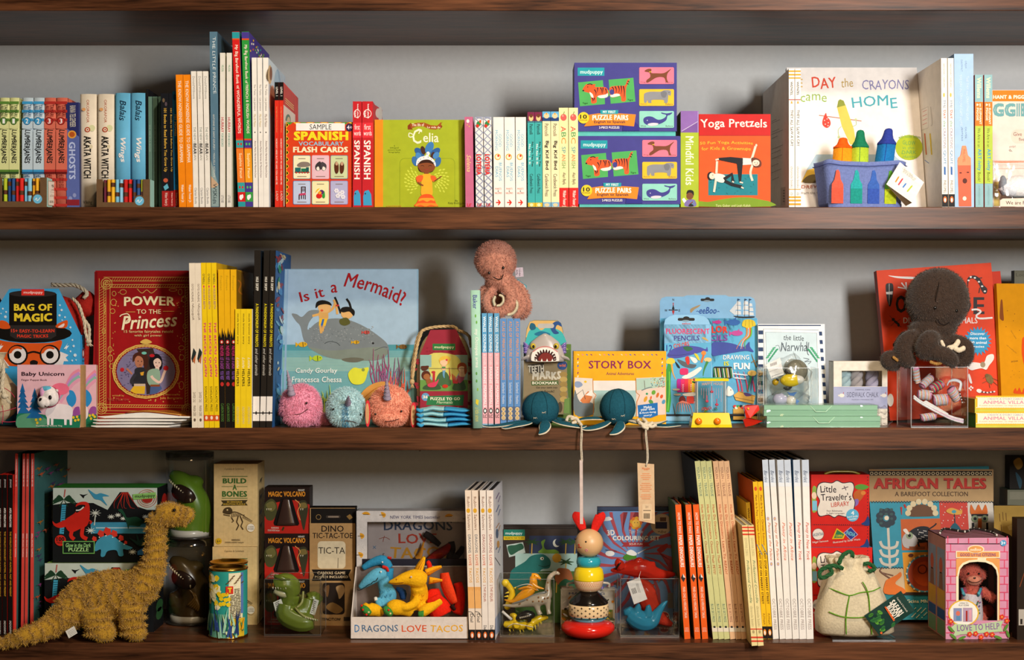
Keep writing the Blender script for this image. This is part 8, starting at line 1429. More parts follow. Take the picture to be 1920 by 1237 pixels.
# red suitcase boxes, african storybook
def travel(f,o=0):
 f.zz=(1510,830+o,3.039);f.L([40,466,365,474],3,'8a1a14',0)
 for i in range(26):f.E(52+i*11.8,466,3,3,'2a2030',n=6);f.k-=.9
 for i in range(22):f.E(355,195+i*18,3,3,'2a2030',n=6);f.k-=.9
 f.k+=4;f.B([40,260,60,250,68,290,60,330,70,380,40,390],'8fae4a');f.E(50,300,14,20,'f0d0b0');f.R(40,330,66,385,'7fc0d9')
 f.B([285,245,320,235,362,250,330,268,290,262],'5a9a3a');f.B([275,290,310,265,335,285,320,320,290,340],'c0622a');f.E(330,285,14,12,'d9843a');f.B([270,330,300,320,300,350,270,365],'8a6ab0')
 lab=[(70,240),(100,222),(150,226),(180,212),(215,226),(265,222),(280,250),(270,300),(285,340),(270,400),(240,425),(190,415),(165,428),(130,412),(80,420),(66,380),(80,330),(62,290)]
 f.B(lab,'3a2a34');f.B([(x+(172-x)*.04,y+(320-y)*.05) for x,y in lab],'ece0d0');f.T('Little',84,244,176,284,'2a2028',.01,j=.5);f.T("Traveler's",88,286,262,330,'2a2028',.01,j=.5,rot=-2);f.T('LIBRARY',146,334,250,364,'c9402a',.01,j=.4,rot=-4);f.T('Four Adventures',122,382,210,392,'4a3a40',.01);f.T('in Eight Languages',120,397,224,407,'4a3a40',.01);f.L([208,262,244,250],5,'6a5a60',0);f.L([220,245,232,270],4,'6a5a60',0)
 f.E(268,412,36,36,'5fb4d4');f.T('4',260,388,278,410,'f6f3ee',.03);f.T('board books',238,413,298,424,'f6f3ee',.02,rot=-6);f.T('inside!',250,427,290,438,'f6f3ee',.02,rot=-6);f.B([318,462,340,445,358,415,364,470],'23407a');f.B([312,590,336,575,352,545,362,592],'23407a')
 f.E(72,520,34,34,'8a4a4a');f.E(72,520,31,31,'e9dccf');f.T('ARGENTINA',42,512,102,530,'4a6a7a',.02,rot=-8);f.G([178,485,228,520,216,546,150,548],'e6b41c');f.G([180,494,220,520,210,540,162,542],'2f7a4a');f.T('CHINA',172,522,212,536,'e6c41c',.02,rot=-4);f.G([258,478,300,522,258,556,216,512],'b0a0c0');f.G([258,483,294,522,258,550,222,512],'2f3a8a');f.T('INDIA',232,506,284,528,'7fd0d4',.02,rot=18);f.T('Illustrated by Sarah Watts',156,552,312,566,'f0d9cf',.01,rot=-7,sl=.1);f.T('Nigel Samoun',40,556,130,570,'f0d9cf',.01,rot=-6)
s1=Slab('D',1521,1635.5,1026,.145);s2=Slab('D',1521,1630,889.5,.15,z=s1.O.z+s1.h+.0004)
for sl,o,lab in ((s1,132,'lower red suitcase book box, mostly behind the cloth bag'),(s2,0,'upper red suitcase book box with scalloped label, stacked on its twin')):
 root=carton('suitcase_box',lab,sl,.07,'d3221a',(lambda f,o=o:travel(f,o)),topcol='4a8ab8' if o else 'a81a14',grp='red suitcase book boxes');h=MB();c=sl.O+sl.U*sl.w*.55+sl.V*sl.h+sl.B*.01;h.tube([c+sl.U*.035*x+sl.V*(.0052*(1-x**4)) for x in (-1,-.6,0,.6,1)],.0022,mat('d9c01c' if o else '8a7a1c','plastic'),8,4);h.build('handle',root)
def african(f):
 f.zz=(1510,830,3.039);tn='b59468';f.R(362,150,1072,335,tn);f.R(362,160,1064,186,'2a2018')
 for i in range(28):f.ring(378+i*25,174,8,7,4,'d9c8a0');f.k-=.8
 f.k+=6;f.T('AFRICAN TALES',390,204,1032,264,'7a2a24',.065);f.T('AFRICAN TALES',388,200,1030,260,'c0372c',.045);f.T('A BAREFOOT COLLECTION',510,278,926,304,'4a3424',.01)
 f.G([366,335,550,335,560,715,392,715],'3a93a8');f.G([540,335,765,330,768,432,545,435],'3a93a8');f.G([762,330,925,335,935,500,768,500],'c9453a');f.G([922,335,1068,335,1080,500,932,500],'d6cdc0');f.G([542,435,768,430,775,610,550,612],'c4602f');f.G([392,715,556,715,570,860,405,860],'cbb28c');f.G([552,625,780,620,790,860,570,860],'e0962c');f.G([405,860,1080,850,1095,1012,415,1005],'2a7f86');f.R(440,868,690,1000,'2a7f86')
 for y in (333,708):f.L([(372+i*8,y+(i%2)*8) for i in range((88 if y<400 else 24))],6,'2f3a3a',0)
 f.L([470,470,482,712],14,'cfc8b8',0)
 for i in range(9):a=2*PI*i/9;f.E(460+38*cos(a),428+38*sin(a),22,20,'33404a',n=12)
 for i in range(10):f.E(505 if False else 460+(i%3-1)*30,380+(i//3)*26,10,8,'3f5a5a',n=8)
 f.E(462,428,13,13,'e6d9c0')
 for i in range(3):f.L([(425,560+i*48),(440,590+i*48),(478,600+i*48),(515,590+i*48),(525,560+i*48)],16,'cfc8b8')
 f.B([585,415,600,370,660,350,720,370,740,412,660,420],'6a4a34')
 for i in range(8):a=PI*i/7;f.E(662-78*cos(a),400-66*sin(a),17,17,'d9c8a0',n=10)
 f.L([545,365,548,410],12,'b5342c',False,True);f.L([562,350,572,370],10,'b5342c',0)
 f.B([590,510,640,478,700,480,715,520,710,560,640,570,600,560],'24242a');f.B([550,545,580,510,625,530,640,570,600,600,560,590],'b5b0ac');f.E(592,528,20,20,'8a9a7a');f.E(592,528,9,9,'1c1a1e');f.L([640,565,650,605],10,'24242a',0);f.L([695,555,700,600],10,'24242a',0);f.L([705,490,735,470,745,458],8,'24242a');f.B([555,495,575,490,590,520,570,515],'e6dccf');f.R(590,590,680,606,'8a4a2a')
 f.dots([(640+(i*29)%70,495+(i*17)%60) for i in range(24)],3,'cfc8c0');f.dots([(775+(i*53)%150,350+(i*31)%140) for i in range(26)],3,'e6d0c8')
 f.B([800,390,830,370,880,385,890,375,888,405,840,408],'d9a04a');f.E(845,392,13,10,'4a9aa8');f.L([848,405,852,470],5,'24404a',0);f.B([820,500,850,455,885,500],'2a5a6a')
 f.B([942,350,965,385,985,350,1005,385,1025,350,1032,410,945,410],'d06a2a');f.R(945,405,1040,418,'24242a');f.E(965,432,20,20,'8a9a7a');f.E(1020,432,20,20,'8a9a7a');f.E(965,432,9,9,'24242a');f.E(1020,432,9,9,'24242a');f.R(982,430,1003,490,'d06a2a');f.R(948,455,960,495,'24242a');f.R(1028,455,1040,495,'24242a')
 f.E(680,745,108,108,'4a8a9a');f.E(680,745,98,98,'a8401f');f.E(680,745,70,70,'c9501f');f.ring(665,720,24,24,7,'6a2a1a')
 for i in range(20):a=2*PI*i/20;f.E(680+106*cos(a),745+106*sin(a),6,6,'e6d0a0',n=7)
 f.E(600,640,14,10,'5a2a1a');f.E(588,796,8,8,'5a2a1a');f.R(560,850,700,866,'33241c');f.B([455,790,480,770,520,750,540,735,545,760,510,800,560,830,560,858,450,858],'d9702a');f.L([480,770,425,730,440,710],7,'7a5a4a');f.L([500,755,440,740],6,'7a5a4a')
 f.T('Gcina Mhlophe',575,892,760,916,'e6d9a8',.015);f.dots([(600+(i*37)%90,935+(i*23)%60) for i in range(30)],3,'d9cfa0')
face_book('book','wide teal and tan patchwork storybook behind the pink doll box',Slab('D',1647,1871,883,.2,lean=6,roll=1.5).raise_(.02),.022,'3a93a8',african,spine='2f7f94')
# lower shelf: toys
def dino():
 k=kk(0,840,3.115,.045);s=S(.045)/3.115;root=thing('plush_dinosaur','mustard yellow plush long-necked dinosaur with ruffled seams, its tail over the shelf edge','plush toy',(k(640,0).x,.045,ZD));m=mat('b08528','plush');b=MB()
 spine=[(-40,1140,-.06,22),(60,1128,-.068,34),(140,1094,-.07,44),(220,1072,-.056,52),(310,1030,-.035,68),(400,965,-.02,100),(500,890,0,130),(620,855,.004,140),(740,850,0,132),(830,800,-.006,104),(885,715,-.01,76),(905,630,-.012,62),(912,540,-.014,57),(915,460,-.016,56),(940,400,-.018,66)]
 b.tube([k(x,y,d) for x,y,d,r in spine],[r*s for*_,r in spine],m,18,4);b.tube([k(930,395,-.018),k(985,385,-.02),k(1050,395,-.022),k(1100,405,-.022),k(1118,415,-.022)],[62*s,72*s,60*s,54*s,30*s],m,14,4)
 zt=lambda x,d:k(x,0,d).x
 for x0,y0,x1,d0,d1,r in ((540,960,590,-.03,-.03,74),(760,950,775,-.026,-.026,66),(620,980,655,.02,.022,62),(700,960,720,.022,.022,58)):
  f=k(x1,1000,d1);f.z=ZD+36*s;b.tube([k(x0,y0-30,d0),k((x0+x1)/2,1020,(d0+d1)/2),f+Vc((0,0,.012)),f+Vc((.006,-.003,0)),f+Vc((.006,-.003,-26*s))],[r*1.15*s,r*1.02*s,r*.95*s,r*.98*s,r*.6*s],m,14,4)
 for x,y in ((980,350),(1085,380)):pass
 remesh(b.build('body',root),.0034,2);f=MB();f.fur(b,16000,.0042,.0006,mat('b08528','plush'),.3,seed=11);f.build('fur',root)
 # ruffled seams: wavy ridges round the tail and neck, diamonds on the flank
 q=cat([(p[0],p[1],p[2],p[3]) for p in spine],8,0);C=[(k(x,y,d),r*s) for x,y,d,r in q];rg=MB();rd=Rd(4);lt=mat('b0883a','plush');ridge=MB()
 def ring(i,a0,a1,tilt=0):
  pts=[]
  for j in range(15):
   a=a0+(a1-a0)*j/14;ii=min(max(i+tilt*(j-7)/7,1),len(C)-2);i0=int(ii);c,r=C[i0];t=(C[i0+1][0]-C[i0-1][0]).normalized();u=Vc((0,-1,0));u=(u-t*u.dot(t)).normalized();w=t.cross(u)
   pts.append(c+(u*cos(a)+w*sin(a))*(r*1.03)+t*rd.uniform(-.0016,.0016))
  ridge.tube(pts,[rd.uniform(.0005,.0009) for _ in pts],lt,6,2)
 for i in list(range(5,38,5))+list(range(72,110,4)):ring(i,-1.7,1.7,1.5)
 for n,i in enumerate(range(36,76,5)):ring(i,-1.5,1.5,7);ring(i,-1.5,1.5,-7)
 for x,y0,d,r in ((575,0,-.03,76),(772,0,-.027,68),(655,0,.022,64)):
  for h in (.016,.030,.045,.06):c=Vc((zt(x+8-h*200*(x==575),d),.045+d,ZD+h));ridge.tube([c+Vc((r*s*1.02*sin(a),-r*s*1.02*cos(a),rd.uniform(-.0016,.0016))) for a in [-1.7+3.4*j/9 for j in range(10)]],[rd.uniform(.0005,.0009) for _ in range(10)],lt,6,2)
 for i in range(5):c=k(960+i*34,395,-.02);ridge.tube([c+Vc((.003*sin(3*a),-62*s*cos(a),62*s*sin(a))) for a in [-.9+1.8*j/7 for j in range(8)]],.0011,lt,5,2)
 rg.fur(ridge,22000,.0062,.00075,mat('bf9540','plush'),.15,seed=5);rg.v=ridge.v+rg.v;n=len(ridge.v);rg.f=ridge.f+[tuple(i+n for i in q) for q in rg.f];rg.m=[1]*len(ridge.f)+rg.m;rg.sm=ridge.sm+rg.sm;rg.mats.append(lt);rg.build('ruffled_seam',root)
 e=MB();e.ball(k(1018,362,-.0435),.003,mat('1a1410','gloss'),10,8);e.build('eye',root)
 t=MB();a=[k(382,1068,-.052),k(432,1038,-.05),k(452,1080,-.056),k(402,1110,-.058)];t.prism(a,(0,.0006,0),mat('d9d6cf','cloth'));g=Face(t,a[3],a[2]-a[3],a[0]-a[3]);g.zz=(0,840,3.115)
 for i in range(4):g.L([(398+i*3,1075+i*8),(436+i*3,1052+i*8)],2,'8a8680',0)
 t.build('sewn_label',root)
dino()
def masks():
 for i in range(2):
  Y=.165+.043;x=P(356,0,Y).x;r=.047;z0=ZD+.0003+(0 if i==0 else .171);h=.17;lab=('lower clear tube holding a shadowed brown dinosaur mask','upper clear tube holding a green roaring dinosaur mask, stacked on its twin')[i]
  root=thing('mask_tube',lab,'tube',(x,Y,z0),'clear mask tubes');m=MB();m.lathe((x,Y,z0),[(r,.001),(r,h-.001)],ACRYL(),40,cap=False);m.build('tube_wall',root);m=MB();m.lathe((x,Y,z0),[(r-.001,0),(r+.0006,0),(r+.0006,.003),(r-.001,.003)],mat('2a2622','plastic'),40);m.build('base_cap',root);m=MB();m.lathe((x,Y,z0+h),[(r+.0006,-.014),(r+.0006,0),(r-.004,0)],clear('dark_lid',(.5,.5,.5),.1,.5,.1),40,cap=False);m.build('lid',root)
  k=kk(290,840,3.115,Y);s=S(Y)/3.115;o=0 if i else 545;g='56771c' if i else '45351a';rt=thing('dinosaur_mask',('brown dinosaur mask inside the lower clear tube','green dinosaur mask with open toothy jaw inside the upper clear tube')[i],'mask',(x,Y,z0+.004),'dinosaur masks');mm=mat(g,'plastic');b=MB()
  K=lambda x_,y_,d=0:Vc((x+(x_-205)*s,Y+d,z0+.004+(500-y_)*s))
  b.tube([K(208,480),K(220,430),K(240,340,-.004),K(200,240,-.01),K(150,170,-.014),K(100,140,-.012)],[112*s,108*s,94*s,80*s,52*s,22*s],mm,18,4);b.tube([K(200,440,-.008),K(145,400,-.012),K(115,330,-.014)],[90*s,54*s,26*s],mm,14,4);b.ball(K(230,190,-.004),(60*s,60*s,40*s),mm,12,8)
  remesh(b.build('face',rt),.0035,3);q=MB();q.tube([K(122,222,-.024),K(152,235,-.033),K(215,265,-.0385),(K(250,290,-.034))],[22*s,44*s,44*s,20*s],mat('241510','plastic'),12,4,.35,fl_axis=(0,1,0));q.build('open_mouth',rt)
  for j in range(11):u=96+j*13.5;dx=(u-205)*s;a=K(u,172+j*7+(j*j*.35),-sqrt(max(1e-4,.041**2-dx*dx)));q=MB();q.tube([a,a+Vc((.0004,0,-.0068))],[.0021,.0004],mat('cfc4a0','plastic'),8,1);q.build('tooth',rt)
  q=MB();q.lathe((x,Y,z0+.0035),[(.039,0),(.0395,.006),(.039,.0125),(.036,.013)],mat('c9c4b8','plastic'),30);q.build('neck_band',rt);q=MB();q.ball(K(225,195,-.021),.003,mat('c98a1a','gloss'),8,6);q.build('eye',rt)
  if i==0:
   q=MB()
   for j in range(6):q.tube([K(215+j*8,300+j*6,-.034),K(255+j*5,350+j*10,-.037),K(210+j*12,400+j*6,-.036)],.0024,mat('6a4f22','plastic'),6,3)
   q.build('wrinkle',rt)
masks()
def tin(Y,x0,x1,yt,lab):
 xa,xb=P(x0,0,Y).x,P(x1,0,Y).x;r=(xb-xa)/2;c=Vc(((xa+xb)/2,Y,ZD+.0003));h=P(0,yt,Y).z-c.z;root=thing('tin',lab,'tin',c,'botanical tins');m=MB();m.lathe(c,[(r,.004),(r,h-.004)],mat('2f9a8f','paper'),48,cap=False)
 gd=mat('c9963a','metal');R=r+.00025;w=lambda x,y,k:(lambda a:c+Vc((sin(a)*(R+k*.00003),-cos(a)*(R+k*.00003),(1120-y)/(1120-675)*h)))((x-430)/113*1.15 if abs(x)<9999 else 0);cnt=[1]
 def G(pts,col):m.add([w(x,y,cnt[0]) for x,y in pts],[tuple(range(len(pts)))],mat(col));cnt[0]+=1
 def Rr(x0,y0,x1,y1,col):n=max(1,int((x1-x0)/12));[G([(x0+(x1-x0)*i/n,y0),(x0+(x1-x0)*(i+1)/n,y0),(x0+(x1-x0)*(i+1)/n,y1),(x0+(x1-x0)*i/n,y1)],col) for i in range(n)]
 Rr(322,700,345,900,'e6cf6a');Rr(450,700,528,990,'efe6c0');Rr(455,990,540,1110,'d9b52a');Rr(322,960,450,1112,'6fb59a');Rr(515,700,532,960,'5a7ab5');cnt[0]+=1
 rd=Rd(3)
 for i in range(26):x,y=rd.uniform(325,395),rd.uniform(720,940);G([(x+rd.uniform(10,20)*cos(a),y+rd.uniform(14,24)*sin(a)) for a in [k*.785 for k in range(8)]],rd.choice(['f0d02a','f3dc5a','f6efc0','e8b82a','efe6b0']))
 for i in range(10):x,y=400+(i*13)%55,830+(i*31)%90;G([(x+12*cos(a),y+14*sin(a)) for a in [k*.785 for k in range(8)]],'f0cc1c')
 G([(436,782),(472,782),(472,830),(436,830)],'d9341f');G([(445,790),(465,790),(465,798),(459,798),(459,822),(452,822),(452,798),(445,798)],'efd02a')
 for j in range(19):
  x0,ww=(478,30) if j<4 else (458,56);n=rd.randint(2,4);xx=x0
  for q in range(n):l=ww/n*rd.uniform(.6,.9);G([(xx,800+j*10),(xx+l,800+j*10),(xx+l,805+j*10),(xx,805+j*10)],'4a4432');xx+=ww/n
 for i in range(34):x=rd.uniform(325,525);y=rd.uniform(1060,1112);hh=rd.uniform(60,170);t=rd.uniform(-30,34);G([(x-5,y),(x+t*.5-4,y-hh*.6),(x+t,y-hh),(x+t*.5+4,y-hh*.6),(x+5,y)],rd.choice(['2f4a8a','1c6a5a','9fd4b8','23386a','d9e6b0','3a8a5a','e6a01c' if x>460 else '2a5a4a']))
 for i in range(9):G([(440+i*9,760-(i%4)*14),(450+i*9,752-(i%4)*14),(452+i*9,758-(i%4)*14),(442+i*9,768-(i%4)*14)],'6a4a2a')
 m.build('body',root);q=MB();q.lathe(c,[(r+.0008,0),(r+.0012,.0015),(r+.0006,.004),(r,.0045)],gd,48);q.build('bottom_rim',root);q=MB();q.lathe(c,[(r,h-.0045),(r+.001,h-.0035),(r+.0012,h-.001),(r,h),(r-.0018,h-.0006),(r-.0022,h-.006),(.001,h-.006)],gd,48,cap=False);q.build('lid',root)
tin(.03+.036,392.5,463.5,1062,'front floral tin with gold rims, near the pale bones boxes');tin(.139,393.5,463.5,1051.5,'rear floral tin, only its gold rim showing over the front tin')
def critter(lab,cat_,name,k,s,col,chains,kind='plastic',grp=None,extra=(),eye=None,vox=.0018):
 root=thing(name,lab,cat_,k(*chains[0][0][0]),grp);m=mat(col,kind);b=MB()
 for pts,r in chains:b.tube([k(*p) for p in pts],[q*s for q in (r if isinstance(r,list) else [r]*len(pts))],m,10,4)
 remesh(b.build('body',root),vox,2)
 for nm,c2,items in extra:
  q=MB()
  for pts,r in items:
   rr=[x*s for x in (r if isinstance(r,list) else [r]*len(pts))]
   if len(pts)==1:q.ball(k(*pts[0]),rr[0],mat(c2,kind),8,6)
   else:q.tube([k(*p) for p in pts],rr,mat(c2,kind),7,3)
  q.build(nm,root)
 return root
def chomper():
 sl=acrylic('clear acrylic bin holding two green dinosaur grabber toys','D',496,601,1086,.066,.085);k=kk(290,840,3.115,.116);s=S(.116)/3.115;ol='6a7a2a';g='green dinosaur grabbers'
 def label(root,pts):
  t=MB();w=[k(x,y,d) for x,y,d in pts];t.prism(w,(0,.0008,0),mat('d9d9d0','card'));f=Face(t,w[0],w[1]-w[0],w[3]-w[0]);f.zz=(290,840,3.115)
  a,b2,c,d=[(p[0],p[1]) for p in pts]
  for i in range(7):u=.12+i*.12;f.L([(a[0]+(d[0]-a[0])*u+(b2[0]-a[0])*.15,a[1]+(d[1]-a[1])*u+(b2[1]-a[1])*.15),(a[0]+(d[0]-a[0])*u+(b2[0]-a[0])*(.5+.07*(i%4)),a[1]+(d[1]-a[1])*u+(b2[1]-a[1])*(.5+.07*(i%4)))],4,'5a5a58',0)
  t.build('price_label',root)
 r=critter('green dinosaur grabber standing with its head raised in the clear bin','toy','grabber_toy',k,s,ol,[([(708,800,-.01),(745,788,-.01),(785,800,-.004),(795,850,0)],[42,58,64,58]),([(800,850,0),(785,910,.004),(750,960,.006)],[58,62,50])],grp=g,extra=[('jaw','b5b08a',[([(700,830,-.014),(740,848,-.014),(790,850,-.006)],[16,24,30])]),('tooth','e3dcc8',[([(690+i*15,810+(i%2)*3,-.0255),(692+i*15,824,-.0255)],[4,1]) for i in range(6)]),('brow','55641f',[([(700,745,-.022),(745,760,-.026),(790,770,-.02)],[10,14,8])])]);label(r,[(712,975,-.024),(762,945,-.024),(738,880,-.022),(692,900,-.022)])
 r=critter('green dinosaur grabber lying on its side with its snout along the floor of the bin','toy','grabber_toy',k,s,ol,[([(775,915,-.016),(772,970,-.02),(835,1008,-.022),(890,1016,-.022),(930,1016,-.022)],[56,64,62,56,38]),([(800,960,-.016),(840,960,-.014),(880,940,-.01),(900,880,-.006)],[50,52,50,44]),([(900,890,-.004),(930,880,0),(960,900,.004)],[44,46,36])],grp=g,extra=[('jaw_line','9a9a5a',[([(820,930,-.034),(870,980,-.036),(950,1005,-.034)],[6,8,6]),([(868,835,-.016),(860,900,-.02),(830,930,-.03)],[6,8,6])]),('tooth','e3dcc8',[([(880+i*14,985+i*3,-.0375),(884+i*14,996+i*3,-.038)],[3.5,1]) for i in range(6)]),('eye','d9cf9a',[([(800,942,-.033)],6)])]);label(r,[(905,965,-.024),(935,975,-.024),(960,890,-.018),(930,878,-.018)])
chomper()
def magnet(f):
 f.zz=(920,880,3.466);f.R(80,388,562,1010,'3a302a');f.R(84,390,222,434,'1f7a6a');f.T('mudpuppy',96,404,206,428,'e0ece6',.02);f.R(84,434,222,457,'e6c41c');f.T('MAGNETIC FUN TO GO!',90,440,216,450,'3a3010',.03);f.G([102,490,210,472,226,540,120,570],'b9c9c0');f.B([110,500,160,490,200,480,215,510,180,530,130,555],'2a5a44')
 f.R(250,430,562,560,'2f3a56');f.R(160,545,562,660,'a9c9c0');f.R(160,660,562,1000,'4a6a34');f.B([312,540,335,510,328,470,355,455,345,490,360,520,420,520,440,545],'6f9a3a');f.E(428,478,24,26,'d9dcd0');f.E(440,472,22,24,'2f3a56');f.E(430,575,30,30,'d9a83a')
 f.B([125,700,140,650,220,600,265,560,340,550,388,590,380,640,330,650,300,700,290,760,125,760],'24706a');f.E(334,578,12,10,'e6e6d0');f.E(336,578,5,5,'1a1a1a');f.L([310,622,350,632,386,620],4,'163f3c')
 for x,y in ((270,470),(490,470),(550,470),(490,600),(430,720)):f.L([(x,y),(x-4,y+80)],7,'c9a44a',0);[f.L([(x,y),(x+50*cos(a),y+30*sin(a))],16,'2a4a2a',False,True) for a in (0,.7,2.4,3.1,3.9,5.3)]
 f.B([430,650,470,640,520,660,540,760,480,780,420,720],'9a5a34');f.B([440,750,480,710,520,720,560,700,562,760,480,780],'2a5a40')
sl=Slab('D',944,1083,992,.2,lean=3);carton('magnet_tin','front dark magnetic puzzle pack with dinosaur scene, behind the bin of toy dinosaurs',sl,.012,'3a302a',magnet,grp='dark magnetic puzzle packs')
for i in range(2):carton('magnet_tin',('middle','rearmost')[i]+' dark magnetic puzzle pack, only its top edge showing',Slab('D',944,1081-i*2,987.5-i*3.5,.216+i*.014,lean=3),.011,'332a26',lambda f:None,grp='dark magnetic puzzle packs')
def dinobin():
 acrylic('clear acrylic bin crowded with yellow and grey toy dinosaurs','D',938,1039,1086,.058,.08);k=kk(930,1070,9.515,.104);s=S(.104)/9.515;g='toy dinosaurs in the yellow bin';ye='e9c01a'
 spk=[([(x,y,d),(x+dx,y+dy,d)],[22,3]) for x,y,dx,dy,d in ((255,300,-60,25,0),(230,380,-70,20,0),(220,450,-80,10,0),(330,310,40,-30,0))]
 critter('bright yellow club-tailed toy dinosaur standing on end in the bin','toy','toy_dinosaur',k,s,ye,[([(175,210,0),(235,280,0),(290,380,0),(270,500,0),(230,600,0),(170,680,0)],[62,56,56,64,70,40])],grp=g,extra=[('tail_club','edca2a',[([(170,215,-.002)],72)]),('spike','f0d23a',spk)])
 critter('orange horned toy dinosaur leaning across the yellow bin','toy','toy_dinosaur',k,s,'ea9a1c',[([(140,510,-.012),(300,545,-.014),(430,480,-.016),(560,380,-.016),(660,270,-.014),(660,150,-.012),(640,90,-.012)],[14,38,80,100,84,66,46]),([(640,90,-.012),(720,90,-.014),(800,150,-.016)],[56,46,18]),([(640,220,-.02),(740,290,-.022),(870,320,-.022)],[50,32,12])],grp=g,extra=[('wing_panel','d98a1a',[([(400,330,-.02),(560,290,-.024),(740,350,-.02)],[18,26,14])]),('mouth','b0601a',[([(735,130,-.019),(800,175,-.017)],[8,5])]),('eye','2a1a10',[([(690,85,-.019)],8)]),('white_tie','e9dcd0',[([(360,290,-.016),(480,245,-.026),(620,245,-.025),(760,350,-.02)],6)])])
 critter('grey spotted long-necked toy dinosaur standing above the rim of the bin','toy','toy_dinosaur',k,s,'b0a08a',[([(110,610,-.024),(300,620,-.026),(480,590,-.028),(640,540,-.03),(800,500,-.03),(920,440,-.028),(930,250,-.026),(960,110,-.026),(1040,40,-.026)],[16,36,60,105,115,85,52,44,38]),([(1030,40,-.026),(1090,35,-.028),(1130,65,-.028)],[40,34,22]),([(720,580,-.032),(750,700,-.034),(790,785,-.036)],[80,46,50]),([(920,520,-.03),(930,680,-.032),(950,775,-.034)],[70,40,48])],grp=g,extra=[('back_stripe','7f7f7a',[([(280,585,-.03),(500,520,-.033),(700,430,-.034),(850,385,-.034),(960,370,-.031)],[8,22,24,22,10])]),('spot','8a5a2a',[([(x,y,-.0425 if x>560 else-.0365)],15) for x,y in ((560,520),(660,545),(760,470),(830,545),(870,490),(930,480),(430,585),(765,540),(925,210),(920,350))]),('eye','1a1410',[([(1075,20,-.0315)],7)])])
 critter('yellow spiny toy dinosaur lying belly up at the bottom of the bin','toy','toy_dinosaur',k,s,ye,[([(150,950,-.012),(280,960,-.016),(460,980,-.016),(640,920,-.014),(780,850,-.012),(930,830,-.01)],[60,74,70,72,64,26]),([(360,960,-.02),(370,975,-.032)],[66,60]),([(600,980,-.02),(610,1000,-.032)],[70,62]),([(260,790,-.01),(330,800,-.018),(330,900,-.016)],[36,50,40])],grp=g,extra=[('spike','f0d23a',[([(x,y,-.014),(x+18,y+h,-.016)],[20,2]) for x,y,h in ((300,1020,60),(420,1030,70),(480,1040,50),(640,1020,60),(690,960,90),(740,910,90),(790,880,80),(240,1040,50))]),('white_tie','e3d9c8',[([(200,1005,-.03),(300,945,-.033),(430,955,-.034),(670,1005,-.036)],6)]),('price_tab','d9d2c8',[([(110,720,-.024),(280,870,-.026)],26)])])
 critter('dark toy machine with silver engine between the yellow dinosaurs','toy','toy_vehicle',k,s,'231f1c',[([(360,860,-.02),(480,800,-.022),(620,790,-.022),(680,820,-.02)],[40,80,78,40]),([(540,700,-.02),(545,740,-.02)],[44,40]),([(590,880,-.024),(600,910,-.024)],[44,40])],grp=g,extra=[('silver_engine','a59a88',[([(430+i*32,820-i*6,-.031),(432+i*32,850-i*8,-.031)],16) for i in range(6)])])
dinobin()
